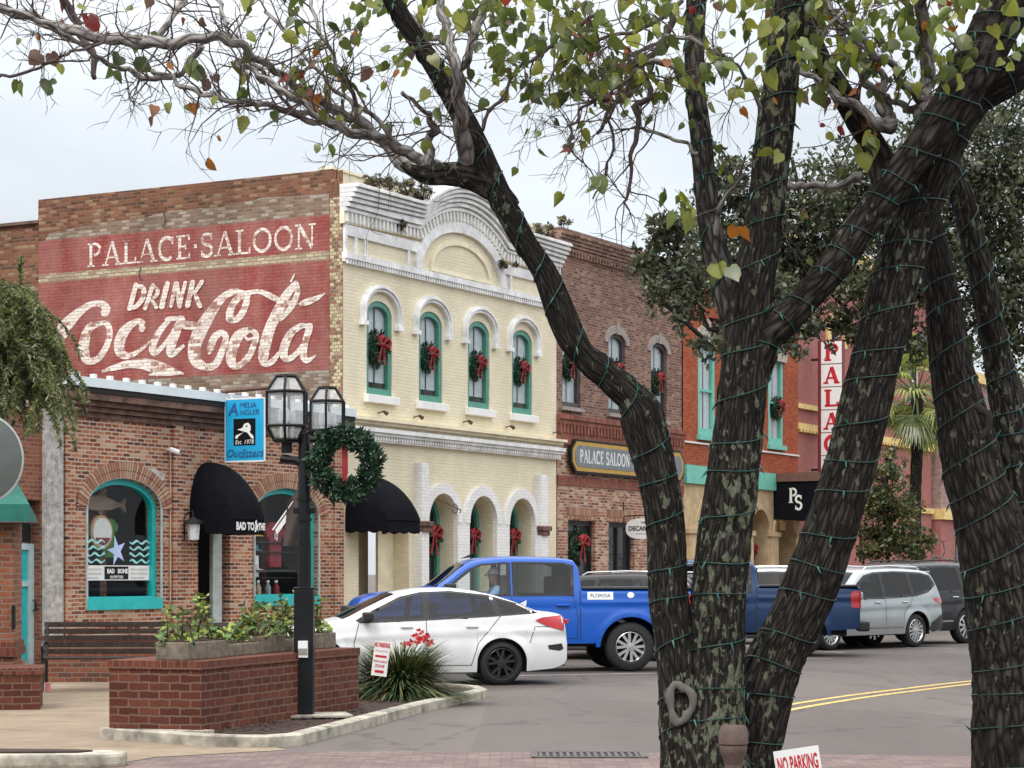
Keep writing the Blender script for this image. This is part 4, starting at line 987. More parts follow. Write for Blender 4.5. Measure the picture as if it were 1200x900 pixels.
# ---------------------------------------------------------------- pink building beyond
pk = Bd('pink_building', 'pink painted brick building with cream bands beyond the orange-red building', 'building', 26.92)
pc = [30.6, 33.4, 36.2, 39.0]
m = MB(); m.holes(rect(26.92, 41.0, 0, 12.2), [arch(c-.6, c+.6, 7.4, 9.6, .6) for c in pc], .10, .35); m.box(40.98, 41, .1, 12, 0, 12.2); pk.p(m, 'wall', B_pink)
m = MB(); m.box(26.93, 41.03, -.02, .11, 7.0, 7.16); m.box(26.93, 41.03, -.04, .11, 6.32, 6.52); m.box(26.93, 41.03, 0, .11, 3.9, 4.1); m.box(26.93, 41.05, -.3, .4, 12.2, 12.6)
for c in pc: m.prism(arcband(c-.62, c+.62, 9.6, .62, .3, leg=.3, n=16), .0, .11)
for k in range(46): m.box(27+k*.3, 27.16+k*.3, -.06, .1, 6.24, 6.32)
pk.p(m, 'cream_bands', M_yellow)
for c in pc: make_window(pk, c, 1.2, 7.4, 9.6, .6, .25, M_white, fr=.1, split=True, curtain=False, mglass=M_glass)
m = MB(); m.box(26.95, 40.9, .4, 11.9, 12.0, 12.1); pk.p(m, 'roof', M_roof)
gb = Bd('grey_brick_building', 'greyish pink brick building with a pink ground floor far down the street, behind the palm', 'building', 41.2)
m = MB(); m.box(41.2, 66, -.2, 14, 4.1, 9.2); gb.p(m, 'wall', B_greyp)
m = MB(); m.box(41.2, 66, -.2, 14, 0, 3.7); gb.p(m, 'ground_floor_wall', B_pink)
m = MB(); m.box(41.15, 66, -.35, 14, 3.7, 4.1); m.box(41.15, 66, -.35, 14, 9.2, 9.6); gb.p(m, 'cream_bands', M_yellow)
m = MB()
for k in range(6): m.box(43+k*3.8, 44.6+k*3.8, -.23, -.19, 1.0, 3.0)
gb.p(m, 'windows', M_glass)
fb = Bd('far_building', 'pale far building at the end of the street, seen between the right trunks', 'building', 68)
m = MB(); m.box(68, 95, -1, 14, 0, 8.5); fb.p(m, 'wall', M('far_wall', (.42, .38, .34), .9)); m = MB(); m.box(67.8, 95.2, -1.3, 14.2, 8.5, 9); fb.p(m, 'cornice', M_yellow)
m = MB(); m.box(29.4, 29.9, -.9, -.3, .13, 2.3); ch = tag(pk.p(m, 'wooden_board', M('orange_wood', (.32, .13, .03), .6), bevel=.03), None, None)
bpy.data.objects.remove(ch)
wbd = thing('sandwich_board', 'orange wooden board standing by the pink wall beside the stone arch', 'board', F(28.9, -.7, .13), ROW_ANG)
m = MB(); m.prism([(-.45, 0), (.45, 0), (.45, 1.6), (.3, 1.95), (-.3, 1.95), (-.45, 1.6)], -.03, .03); m.build('panel', M('orange_wood', (.32, .13, .03), .6), wbd); m = MB(); m.box(-.35, -.29, .03, .5, 0, .06); m.box(.29, .35, .03, .5, 0, .06); m.build('feet', M_rust, wbd)

# ================================================================== wreaths
def leafball(mb, c, r, n, size, rr, flat=1, m=0, nm=1):
    for _ in range(n):
        d = Vector((rr.gauss(0, 1), rr.gauss(0, 1), rr.gauss(0, 1))).normalized()*r*rr.random()**.4
        p = Vector(c)+d
        t = Vector((rr.gauss(0, 1), rr.gauss(0, 1), rr.gauss(0, 1))).normalized(); u = t.orthogonal().normalized(); s_ = size*rr.uniform(.6, 1.3)
        mb.add([p-t*s_, p+u*s_*.45, p+t*s_, p-u*s_*.45], [(0, 1, 2, 3)], m+rr.randrange(nm))
M_fir = [M('fir_green_a', (.012, .045, .020), .7), M('fir_green_b', (.022, .075, .03), .7), M('fir_green_c', (.008, .028, .014), .7)]
def wreath_mesh(R_, r_, n, leaf, seed):
    rr = random.Random(seed); mb = MB()
    mb.lathe([(R_+.55*r_*math.cos(2*PI*k/8), .55*r_*math.sin(2*PI*k/8)) for k in range(9)], 24, axis='y', m=2)
    for i in range(n):
        a = rr.uniform(0, 2*PI); b = rr.uniform(0, 2*PI); q = r_*rr.uniform(.45, 1.0)*(1+.25*math.sin(a*9))
        p = Vector(((R_+q*math.cos(b))*math.cos(a), q*math.sin(b), (R_+q*math.cos(b))*math.sin(a)))
        rd = Vector((math.cos(b)*math.cos(a), math.sin(b), math.cos(b)*math.sin(a))); tg = Vector((-math.sin(a), 0, math.cos(a)))
        t = (rd*rr.uniform(.3, 1)+tg*rr.uniform(-.2, .9)+Vector((rr.gauss(0, .4), rr.gauss(0, .4), rr.gauss(0, .4)))).normalized(); u = t.cross(Vector((rr.gauss(0, 1), rr.gauss(0, 1), rr.gauss(0, 1)))).normalized()
        s_ = leaf*rr.uniform(.6, 1.3); mb.add([p, p+t*s_*.5+u*s_*.22, p+t*s_, p+t*s_*.5-u*s_*.22], [(0, 1, 2, 3)], rr.choice((0, 0, 1, 2)))
    return mb
def bow_mesh(w_, h):
    mb = MB()
    for sx in (-1, 1):
        mb.tube([(0, -.02, 0), (sx*w_*.5, -.05, h*.22), (sx*w_, -.05, h*.12), (sx*w_*.9, -.05, -h*.1), (sx*w_*.4, -.05, -h*.06), (0, -.03, 0)], [.02, w_*.3, w_*.34, w_*.3, w_*.2, .02], 8)
        mb.prism([(0, 0), (sx*w_*.35, -h*.8), (sx*w_*.8, -h*.75), (sx*w_*.25, 0)], -.035-.005*sx, -.03-.005*sx)
    mb.lathe([(0, -.08), (.05, -.05), (.06, -.02), (0, 0)], 10, axis='y')
    return mb
wm = wreath_mesh(.27, .13, 700, .12, 5)
def make_wreath(label, t, n, z, s=1.0, flat=.0):
    s *= .80
    e_ = thing('wreath', label, 'wreath', F(t, n, z), ROW_ANG, 'christmas wreaths on the buildings')
    if make_wreath.src is None:
        g = wm.build('greenery', M_fir, e_, fix=False); b = bow_mesh(.21, .62).build('bow', M_red, e_, smooth=True, loc=(.09, -.12, .16)); make_wreath.src = (g, b)
    else:
        for q in make_wreath.src: c = q.copy(); C.objects.link(c); c.parent = e_
    rw_ = random.Random(int(t*100)); s *= rw_.uniform(.9, 1.1); e_.scale = (s, s, s); e_.rotation_euler = (0, rad(rw_.uniform(-14, 14)), ROW_ANG); return e_
make_wreath.src = None
zs_ = [6.62, 6.62, 6.62, 6.66]
for c, z, lab in zip(wins, zs_, ('in the cream upstairs window nearest the painted side wall', 'in the second cream upstairs window from the painted side wall', 'in the third cream upstairs window from the painted side wall', 'in the cream upstairs window nearest the brown brick building')):
    make_wreath('round wreath with red bow '+lab, c-.05, .08, z, 1.12)
for c, lab in zip(arcs, ('in the left one of the three white ground-floor arches', 'in the middle one of the three white ground-floor arches', 'in the right one of the three white ground-floor arches')):
    make_wreath('wreath with large red bow '+lab, c+.02, .36, 2.42, 1.25)
for c, lab in zip(wc, ('in the upstairs winery window nearest the cream building', 'in the middle upstairs winery window behind the leaning trunk', 'in the upstairs winery window nearest the orange-red building')):
    make_wreath('red bowed wreath '+lab, c-.03, .12, 7.0, 1.1)
make_wreath('green wreath with red bow hanging in the left winery doorway', 11.1, .0, 2.3, 1.35)
make_wreath('small wreath hanging on the mint green window nearest the pink building', oc[2]+.1, .02, 6.85, 1.15)
make_wreath('wreath with red bow in the tan stone arched doorway', 23.45, .3, 2.3, 1.1)
# weeds growing on the cream parapet and winery roof edge
M_weed = [M('weed_green', (.035, .05, .018), .8), M('weed_brown', (.06, .04, .022), .8), M('weed_olive', (.11, .085, .025), .8)]
def weed(label, t, z, n, r_, seed, y=-.2, mats=None, nm='weed', ct='plant'):
    rr = random.Random(seed); mb = MB()
    for k in range(n):
        p = Vector((rr.gauss(0, r_*.6), rr.gauss(0, .06), 0)); q = p+Vector((rr.gauss(0, .12), rr.gauss(0, .08), rr.uniform(.1, r_*1.1)))
        mb.tube([p, q], .006, 3, m=1, cap=False); leafball(mb, q, .09, 14, .075, rr, nm=3)
    o = mb.build(nm, mats or M_weed, fix=False); o.location = F(t, y, z); o.rotation_euler = (0, 0, ROW_ANG)
    return tag(o, label, ct, 'weeds on the parapets')
weed('brown dry weed tuft at the left end of the white cornice', .85, 10.08, 9, .22, 1)
weed('olive yellow weed next to the brown tuft on the white cornice', 1.25, 10.08, 12, .28, 2)
weed('leafy green weed at the foot of the cornice arch', 2.4, 10.08, 22, .4, 3)
weed('green weed on the cornice right against the arch', 3.0, 10.08, 14, .32, 4)
weed('weed on the right end of the white cornice', 8.9, 10.08, 14, .32, 6)
weed('brown weed rooted below the dentils left of the arch', 2.3, 9.3, 8, .18, 8, -.12)
weed('brown weed hanging on the right side of the cornice arch', 6.95, 9.05, 7, .15, 9, -.12)
weed('brown weed on the winery parapet beside the cornice', 10.4, 10.5, 8, .25, 10, 0)
# bird spikes along the parapet are tiny wires: one strip
for nm_, t0, t1, z, lab in (('bird_spikes', .1, 9.9, 10.5, 'thin bird spike strip along the cream parapet'), ('bird_spikes', 10.1, 17.8, 10.52, 'thin bird spike strip along the winery parapet')):
    mb = MB(); k = t0; rr = random.Random(5)
    while k < t1:
        for d in (-.05, .05): mb.tube([(k, .45, z), (k+d, .45+rr.uniform(-.05, .05), z+.13)], .004, 3, cap=False)
        k += .22
    mb.box(t0, t1, .43, .47, z, z+.01)
    o = mb.build(nm_, M_greytrim, fix=False); o.location = F(0); o.rotation_euler = (0, 0, ROW_ANG); tag(o, lab, 'bird spikes')
# ---- shelves of the plaza
def frame2(C0, C1):
    d = Vector((C1[0]-C0[0], C1[1]-C0[1], 0)); return math.atan2(d.y, d.x), d.length
# brick planter wall
P0 = Vector((-3.05, 21.75, 0)); P1 = Vector((-1.78, 25.75, 0)); ang, Lp = frame2(P0, P1)
pw = thing('planter_wall', 'low dark red brick planter box with brick capping, beside the lamp post', 'planter', P0, ang)
Wp = 1.0
m = MB(); m.box(0, Lp, 0, Wp, -.02, .70); m.build('brickwork', B_plant, pw)
m = MB(); m.box(-.015, Lp+.015, -.015, Wp+.015, .70, .79); m.build('capping', B_cap, pw, bevel=.006)
m = MB(); m.box(-.06, .10, -.10, Wp+.08, -.02, .115); m.build('concrete_base', M_kerb, pw, bevel=.01)
# concrete pad of the lamp post
m = MB(); m.box(-.5, .45, -.3, .3, 0, .03); o = m.build('concrete_pad', M_kerb, bevel=.008); o.location = (-2.22, 24.2, .09); o.rotation_euler = (0, 0, rad(12)); tag(o, 'pale concrete pad in the mulch at the foot of the lamp post', 'concrete pad')
# troughs with plants on the planter wall
M_leafy = [M('leaf_lime', (.22, .27, .04), .6), M('leaf_mid', (.10, .17, .035), .6), M('leaf_dark', (.04, .085, .02), .6)]
def troughplant(label, plabel, x, y, L_, W_, H_t, seed, hgt, dens, big=False):
    e_ = thing('planter_trough', label, 'plant trough', pw.matrix_basis @ Vector((x, y, .79)), ang)
    m = MB(); v = []
    m.box(-L_/2, L_/2, -W_/2, W_/2, 0, H_t); m.build('trough', M_trough, e_, bevel=.015)
    m = MB(); m.box(-L_/2+.03, L_/2-.03, -W_/2+.03, W_/2-.03, H_t, H_t+.012); m.build('soil', M_mulch, e_)
    p = thing('potted_plant', plabel, 'plant', pw.matrix_basis @ Vector((x, y, .79+H_t)), ang)
    rr = random.Random(seed); st = MB(); lf = MB()
    for k in range(dens):
        b = Vector((rr.uniform(-.5, .5)*L_*.9, rr.uniform(-.4, .4)*W_, 0)); h = hgt*rr.uniform(.45, 1.0)
        t = b+Vector((rr.gauss(0, .10), rr.gauss(0, .08), h)); mid = b.lerp(t, .5)+Vector((rr.gauss(0, .03), rr.gauss(0, .03), 0))
        st.tube([b, mid, t], [.008, .006, .003], 4, cap=False)
        for q in range(16):
            f = rr.uniform(.15, 1.0); c = b.lerp(mid, f*2) if f < .5 else mid.lerp(t, f*2-1)
            d = Vector((rr.gauss(0, 1), rr.gauss(0, 1), rr.uniform(-.2, .9))).normalized(); u = d.cross(Vector((rr.gauss(0, 1), rr.gauss(0, 1), rr.gauss(0, 1)))).normalized(); s_ = rr.uniform(.05, .11)*(1.3 if big else 1)
            lf.add([c, c+d*s_*.5+u*s_*.26, c+d*s_, c+d*s_*.5-u*s_*.26], [(0, 1, 2, 3)], rr.choice((0, 0, 1, 1, 2)))
    for k in range(dens):                             # low filling
        c = Vector((rr.uniform(-.5, .5)*L_, rr.uniform(-.5, .5)*W_, rr.uniform(0, .10))); leafball(lf, c, .07, 10, .05, rr, nm=3)
    st.build('stems', M_rust, p, fix=False); lf.build('leaves', M_leafy, p, fix=False)
troughplant('long weathered stone trough at the near corner of the brick planter', 'tall yellow-green shrub in the nearest trough', .55, .35, .95, .36, .18, 3, .50, 13)
troughplant('second stone trough from the near corner of the brick planter', 'low green spreading plant in the second trough', 1.55, .40, .74, .34, .13, 4, .20, 11)
troughplant('third stone trough, left of the lamp post', 'loose yellowish plant in the third trough left of the lamp post', 2.35, .42, .6, .34, .19, 5, .38, 11)
troughplant('small trough directly behind the lamp post', 'bushy plant rising behind the lamp post', 3.05, .40, .52, .32, .14, 6, .52, 13)
troughplant('last trough at the far end of the brick planter, right of the lamp post', 'thin sprigs in the last trough at the far end of the planter', 3.75, .38, .6, .32, .18, 7, .5, 9)
# benches
def bench(label, loc, rz, grp):
    e_ = thing('park_bench', label, 'bench', loc, rz, grp)
    L_ = 1.75
    m = MB()
    for k in range(5): m.box(-L_/2, L_/2, -.26+.105*k, -.17+.105*k, .43+.004*abs(k-2), .465+.004*abs(k-2))
    m.build('seat', M_woodd, e_, bevel=.005)
    m = MB()
    for k in range(5):
        z = .50+.095*k; y = .28+.034*k; m.box(-L_/2, L_/2, y, y+.03, z, z+.075)
    m.box(-.1, .1, .39, .41, .885, .93)
    m.build('backrest', M_woodd, e_, bevel=.005)
    for sx in (-L_/2+.04, L_/2-.04):
        m = MB(); m.tube([(sx, -.30, 0), (sx, -.24, .12), (sx, -.28, .30), (sx, -.25, .42)], .025, 8); m.tube([(sx, .36, 0), (sx, .26, .14), (sx, .24, .32), (sx, .27, .46), (sx, .36, .70), (sx, .44, .95)], .025, 8)
        m.tube([(sx, -.28, .42), (sx, .28, .42)], .022, 8); m.build('leg', M_iron, e_, smooth=True)
        m = MB(); m.tube([(sx, .33, .66), (sx, .1, .68), (sx, -.2, .67), (sx, -.30, .62), (sx, -.28, .54), (sx, -.24, .56)], .022, 8); m.tube([(sx, -.25, .42), (sx, -.27, .5), (sx, -.29, .60)], .018, 8); m.build('armrest', M_iron, e_, smooth=True)
    return e_
bench('black slatted bench on the plaza between the brick pillar and the planter', (-5.75, 31.3, .004), rad(6), 'benches on the plaza')
bench('black slatted bench half hidden behind the planter wall', (-3.75, 31.0, .004), rad(60), 'benches on the plaza')
lw = thing('low_brick_wall', 'low brick wall behind the bench', 'wall', (-7.1, 33.6, 0), rad(4)); m = MB(); m.box(0, 3.6, 0, .4, 0, .62); m.build('brickwork', B_pillar, lw); m = MB(); m.box(-.02, 3.62, -.02, .42, .62, .70); m.build('capping', B_cap, lw)
o = MB().lathe([(.035, 0), (.045, .13), (.047, .135), (.03, .137), (0, .137)], 14).build('paper_cup', M('pink_cup', (.6, .25, .25), .7)); o.location = (-6.42, 30.7, .006); tag(o, 'small pink paper cup on the pavement by the left bench leg', 'cup')
# brick pillar and plinth at the left edge
bp = thing('brick_pillar', 'square brick pillar on a wide brick plinth at the left edge', 'pillar', (-6.6, 28.1, 0), rad(8))
m = MB(); m.box(-1.4, .29, -.15, 1.2, 0, 2.30); m.build('shaft', B_pillar, bp)
m = MB(); m.box(-1.5, .34, -.19, 1.25, .60, .70); m.box(-1.5, .32, -.17, 1.23, .70, .78); m.build('moulding', B_cap, bp)
lp = thing('brick_plinth_wall', 'low brown brick wall end with rounded capping in front of the pillar', 'wall', (-5.72, 26.9, 0), rad(100))
m = MB(); m.box(-.1, .9, 0, 2.5, 0, .42); m.build('brickwork', B_plant, lp); m = MB(); m.box(-.12, .93, -.03, 2.5, .42, .51); m.build('capping', B_cap, lp, bevel=.01)
m = MB(); m.box(-.02, .02, 0, .06, 0, .3); o = m.build('outlet_box', M_black); o.location = (-6.28, 27.93, .95); tag(o, 'black electrical box on the brick pillar at the left edge', 'electrical box')
ga_ = thing('green_awning', 'dark green canvas awning over the brick pillar at the left edge', 'awning', (-7.0, 28.6, -.14), rad(8))
m = MB(); m.add([(-1.5, -.9, 2.66), (.83, -.9, 2.66), (.83, -.9, 2.42), (-1.5, -.9, 2.42), (-1.5, .5, 3.02), (.55, .5, 3.02), (.83, .5, 2.5), (.83, .5, 2.45)], [(0, 1, 2, 3), (0, 4, 5, 1), (1, 5, 6), (1, 6, 7, 2)])
m.build('canvas', M_gawn, ga_); m = MB(); m.tube([(-1.5, -.9, 2.43), (.83, -.9, 2.43), (.83, .5, 2.46)], .015, 6); m.build('frame', M_iron, ga_)
rs = thing('round_sign', 'back of a large grey round metal sign at the left edge', 'round sign', (-4.86, 20.3, 2.70), 0)
m = MB(); m.lathe([(0, .02), (.36, .03), (.40, .015), (.41, 0), (.40, -.02), (.36, -.03), (.2, -.05), (0, -.055)], 40, axis='y'); m.build('dish', M('grey_sheet_metal', (.085, .10, .092), .5, var=.2, sc=3), rs, smooth=True)
m = MB(); m.lathe([(.40, -.025), (.42, -.02), (.42, .02), (.40, .025)], 40, axis='y'); m.build('rim', M('pale_rim', (.35, .37, .36), .5), rs, smooth=True)
m = MB(); m.tube([(-.12, .06, -2.67), (-.12, .06, .1)], .03, 8); m.build('post', M_iron, rs)
rs.rotation_euler = (0, 0, rad(10)); rs.scale = (.92, 1, 1)

# ================================================================== street lamp
sl_ = thing('street_lamp', 'black street lamp post with two glazed lanterns at the end of the brick planter', 'street lamp', (-2.26, 24.15, .12), 0)
m = MB(); m.box(-.105, .105, -.105, .105, 0, 1.36); m.box(-.115, .115, -.115, .115, 1.36, 1.38); m.build('pedestal', M_black, sl_, bevel=.012)
m = MB(); m.lathe([(.075, 1.38), (.075, 1.9), (.070, 1.9), (.068, 2.9), (.06, 2.95), (.055, 3.05), (0, 3.06)], 16)
for z in (2.1, 2.32): m.lathe([(.085, z), (.085, z+.03)], 16); 
m.build('pole', M_black, sl_, smooth=True)
m = MB(); m.tube([(-.33, .0, 3.0), (.28, .35, 3.0)], .035, 8); m.tube([(-.26, .0, 2.78), (-.1, 0, 2.76), (0, 0, 2.72)], .05, 8); m.tube([(0, 0, 3.05), (.45, -.35, 3.12)], .012, 6); m.box(-.12, .12, -.02, .02, 2.18, 2.24); m.build('arm', M_black, sl_, smooth=True)
def lantern(x, y, z, s=1.0):
    e = []
    n = 6; r0, r1, h = .17*s, .235*s, .0
    ang0 = rad(30)
    def ring(r, z_): return [(x+r*math.cos(ang0+2*PI*k/n), y+r*math.sin(ang0+2*PI*k/n), z_) for k in range(n)]
    A, B, C_, D = ring(.15*s, z), ring(.235*s, z+.15*s), ring(.235*s, z+.52*s), ring(.12*s, z+.69*s)
    m = MB()
    for P_, Q in ((A, B), (B, C_), (C_, D)):
        for k in range(n): m.tube([P_[k], Q[k]], .017*s, 6)
    for P_ in (A, B, C_, D):
        for k in range(n): m.tube([P_[k], P_[(k+1) % n]], .019*s, 6)
    m.prism([p[:2] for p in A], z-.03, z+.01, axis='z'); m.prism([p[:2] for p in D], z+.685*s, z+.71*s, axis='z'); m.tube([(x, y, z-.14), (x, y, z)], .06, 8)
    f = m.build('lantern', M_black, sl_)
    m = MB(); k_ = .985
    def sh(P_): return [(x+(p[0]-x)*k_, y+(p[1]-y)*k_, p[2]) for p in P_]
    a, b, c, d = sh(A), sh(B), sh(C_), sh(D)
    m.add(a+b+c+d, [(L_*n+i, L_*n+(i+1) % n, (L_+1)*n+(i+1) % n, (L_+1)*n+i) for L_ in range(3) for i in range(n)])
    m.build('lantern_glass', M_lglass, f)
    m = MB()
    for (dx_, dy_) in ((-.06, 0), (.06, .02), (0, -.06)): m.tube([(x+dx_, y+dy_, z+.02), (x+dx_, y+dy_, z+.2)], .018, 8); m.lathe([(.03, z+.2), (.04, z+.26), (.03, z+.33), (0, z+.35)], 10, o=(x+dx_, y+dy_, 0))
    m.build('bulb', M_lampglass, f, smooth=True)
def haze_glass():
    k = NT('hazy_lamp_glass'); k.t.nodes.remove(k.p)
    tr = k.n('ShaderNodeBsdfTransparent'); df = k.n('ShaderNodeBsdfDiffuse'); df.inputs[0].default_value = (.8, .83, .85, 1); gl = k.n('ShaderNodeBsdfGlossy'); gl.inputs['Roughness'].default_value = .15
    tl = k.n('ShaderNodeBsdfTranslucent'); tl.inputs[0].default_value = (.85, .88, .9, 1)
    a = k.n('ShaderNodeMixShader'); a.inputs[0].default_value = .5; k.l(df.outputs[0], a.inputs[1]); k.l(tl.outputs[0], a.inputs[2])
    b = k.n('ShaderNodeMixShader'); b.inputs[0].default_value = .26; k.l(tr.outputs[0], b.inputs[1]); k.l(a.outputs[0], b.inputs[2])
    c = k.n('ShaderNodeMixShader'); c.inputs[0].default_value = .12; k.l(b.outputs[0], c.inputs[1]); k.l(gl.outputs[0], c.inputs[2]); k.l(c.outputs[0], k.out.inputs[0]); return k.mat
M_lglass = haze_glass()
lantern(-.19, -.02, 2.98, 1.0); lantern(.20, .62, 2.99, .88)
m = MB(); m.box(-.05, .05, -.145, -.106, .62, .80); m.prism([(-.16, .66), (-.145, .66), (-.145, .80), (-.2, .80), (-.2, .72)], -.05, .05, axis='x')
ob_ = m.build('outlet_box', M_card, sl_)
# wreath on the lamp post
wr = thing('lamp_wreath', 'large green christmas wreath with a red ribbon hanging on the lamp post', 'wreath', (-1.80, 23.95, 2.84), rad(-12))
wreath_mesh(.305, .098, 2900, .078, 12).build('greenery', M_fir, wr, fix=False)
m = MB(); m.ribbon([(0, .30), (.005, .1), (0, -.12), (.005, -.26)], [.05, .065, .06, .05], lambda a, b: (a, -.03, b)); m.prism([(-.03, -.12), (.03, -.12), (.03, .30), (-.03, .30)], -.02, .0); m.build('ribbon', M_red, wr)
m = MB(); rr = random.Random(4)
for k in range(46):
    a = rr.uniform(0, 2*PI); q = .305+rr.uniform(-.08, .08); m.lathe([(0, -.006), (.006, 0), (0, .006)], 5, o=(q*math.cos(a), -.10-rr.uniform(0, .03), q*math.sin(a)))
m.build('fairy_lights', M_card, wr)
# flag hanging from the post
fl = thing('hanging_flag', 'brown flag with a white star hanging on a slanted pole behind the lamp post', 'flag', (-3.13, 32.5, .72), 0); fl.scale = (.62, 1, .74)
m = MB(); nx, nz = 10, 16; v = []
for j in range(nz+1):
    for i in range(nx+1):
        a, b = i/nx, j/nz
        x = .02+.56*a*(.55+.45*(1-abs(b-.45)))-.10*b; v.append((-.28+x, .06*math.sin(a*7+b*3), 3.02-1.22*b-.30*(1-a)*(1-b)))
m.add(v, [(j*(nx+1)+i, j*(nx+1)+i+1, (j+1)*(nx+1)+i+1, (j+1)*(nx+1)+i) for j in range(nz) for i in range(nx)]); m.build('cloth', M('brown_flag', (.05, .034, .033), .8), fl, smooth=True)
m = MB(); m.poly([(.13+(.11 if k % 2 == 0 else .045)*math.sin(k*PI/5), 2.35+(.24 if k % 2 == 0 else .09)*math.cos(k*PI/5)) for k in range(10)], lambda a, b: (a, -.09, b)); m.build('star', M_card, fl)
m = MB(); m.tube([(-.62, .1, 2.12), (.22, .02, 3.08)], .018, 6); m.build('pole', M_white, fl)
m = MB(); m.add([(-.56, .08, 2.12), (-.22, .06, 2.52), (-.20, .06, 2.40), (-.52, .08, 2.02)], [(0, 1, 2, 3)]); m.build('white_edge', M_card, fl)

# grass clump, red flowers, small no-parking sign
gc = thing('grass_clump', 'arching dark green and striped grass clump in the mulch at the kerb tip', 'plant', (-1.42, 28.1, .08), 0)
rr = random.Random(21); m = MB()
for k in range(3300):
    a = rr.uniform(0, 2*PI); r0 = rr.uniform(0, .22); L_ = rr.uniform(.55, .98); el = rr.uniform(.30, 1.35)
    b = Vector((r0*math.cos(a), r0*math.sin(a)*1.0, 0)); d = Vector((math.cos(a), math.sin(a), 0)); w_ = rr.uniform(.009, .017); sd_ = Vector((-d.y, d.x, 0))
    P_ = []
    for s_ in range(6):
        t = s_/5; p = b+d*(L_*t*math.cos(el)+.30*L_*t*t)+Vector((0, 0, 1))*(L_*math.sin(el)*t*1.1-.62*L_*t*t*(1.1-.35*el)); p.z = max(p.z, .0); P_.append(p)
    mi = rr.choice((0, 0, 1, 1, 2, 3))
    for s_ in range(5):
        q0, q1 = w_*(1-s_/5.2), w_*(1-(s_+1)/5.2); m.add([P_[s_]-sd_*q0, P_[s_]+sd_*q0, P_[s_+1]+sd_*q1, P_[s_+1]-sd_*q1], [(0, 1, 2, 3)], mi)
m.build('blades', [M('blade_green', (.05, .10, .03), .5), M('blade_dark', (.025, .055, .018), .5), M('blade_pale', (.20, .22, .09), .5), M('blade_straw', (.24, .19, .07), .6)], gc, fix=False)
gc.scale = (1.08, 1.0, 1.22)
fw = thing('red_flowers', 'bright red poinsettia flowers behind the grass clump', 'flowers', (-1.22, 28.75, .08), 0)
m = MB(); rr = random.Random(2)
for c in [(c_[0]*.75, c_[1]+.10) for c_ in [(-.02, .66), (.10, .62), (.2, .57), (-.12, .57), (.05, .72), (-.22, .55), (.16, .66), (.0, .6)]]:
    for k in range(7):
        a = 2*PI*k/7+rr.random(); t = Vector((math.cos(a), rr.uniform(-.5, .2), math.sin(a)*.8)); u = Vector((-math.sin(a), 0, math.cos(a))); p = Vector((c[0], rr.uniform(-.1, .1), c[1])); s_ = rr.uniform(.055, .085)
        m.add([p, p+t*s_*.5+u*s_*.25, p+t*s_, p+t*s_*.5-u*s_*.25], [(0, 1, 2, 3)])
m.build('petals', M('poinsettia_red', (.50, .012, .02), .6), fw, fix=False)
m = MB()
for k in range(6): m.tube([(rr.gauss(0, .04), 0, 0), (rr.uniform(-.2, .2), 0, .6)], .008, 4)
m.build('stems', M_leafy[2], fw)
sg = thing('small_notice_sign', 'small white no-parking notice with red lines of writing in front of the grass clump', 'sign', (-1.66, 26.9, .05), rad(-6))
sg.rotation_euler = (0, rad(7), rad(-6))
m = MB(); m.box(-.095, .095, -.006, .006, .36, .78); m.build('panel', M_card, sg)
m = MB(); addtext(m, 'NO PARKING', .052, lambda a, b: (a*.62, -.009, .735+b*1.5), bold=.002)
for i, (z, w_, h) in enumerate(((.665, .075, .008), (.60, .07, .013), (.535, .07, .008), (.48, .065, .014), (.415, .055, .016))):
    if i in (1, 4): m.box(-w_, w_, -.0095, -.0065, z-h, z+h)
addtext(m, 'Monday-Friday', .030, lambda a, b: (a*.85, -.009, .665+b)); addtext(m, 'TOW AWAY', .036, lambda a, b: (a*.85, -.009, .535+b), bold=.001); addtext(m, 'ZONE', .05, lambda a, b: (a*.85, -.009, .48+b), bold=.001)
m.build('lettering', M_redp, sg); m = MB(); m.tube([(-.06, .01, 0), (-.06, .01, .5)], .006, 5); m.tube([(.06, .01, 0), (.06, .01, .5)], .006, 5); m.build('stake', M_iron, sg)
# near objects at the bottom edge
np_ = thing('no_parking_sign', 'white no parking sign with red capitals standing at the bottom edge by the tree', 'sign', (1.30, 9.0, 0), 0)
m = MB(); m.box(-.092, .092, -.004, .004, .70, .95); pn = m.build('panel', M_card, np_); pn.rotation_euler = (0, 0, 0)
m = MB(); addtext(m, 'NO PARKING', .068, lambda a, b: (a*.40, -.006, .888+b*1.25), bold=.002); addtext(m, 'TOW ZONE', .062, lambda a, b: (a*.5, -.006, .78+b), bold=.002); m.build('lettering', M_redp, pn)
m = MB(); m.box(-.06, -.045, .005, .012, 0, .8); m.box(.045, .06, .005, .012, 0, .8); m.build('stake', M_iron, np_)
np_.rotation_euler = (0, rad(-9), rad(-8))
pn_off = None
op = thing('outlet_post', 'brown weathered plastic outlet post standing against the leaning trunk', 'outlet post', (.858, 8.6, 0), 0)
m = MB(); m.lathe([(.028, 0), (.028, .86), (.034, .86), (.034, .92)], 12); m.build('post', M('brown_plastic', (.10, .062, .052), .6, var=.3, sc=20), op, smooth=True)
m = MB(); m.lathe([(.030, .90), (.050, .955), (.055, .975), (.052, .985), (.058, .99), (.058, 1.035), (.048, 1.06), (0, 1.065)], 16); m.build('cap', _mc['brown_plastic'], op, smooth=True)
dg_ = thing('drain_grate', 'dark iron drain grate set in the brick crosswalk', 'drain grate', gnd(690, 886)+Vector((0, 0, .008)), 0)
m = MB(); m.box(-.52, .52, -.30, -.24, 0, .012); m.box(-.52, .52, .24, .30, 0, .012); m.box(-.52, -.46, -.24, .24, 0, .012); m.box(.46, .52, -.24, .24, 0, .012)
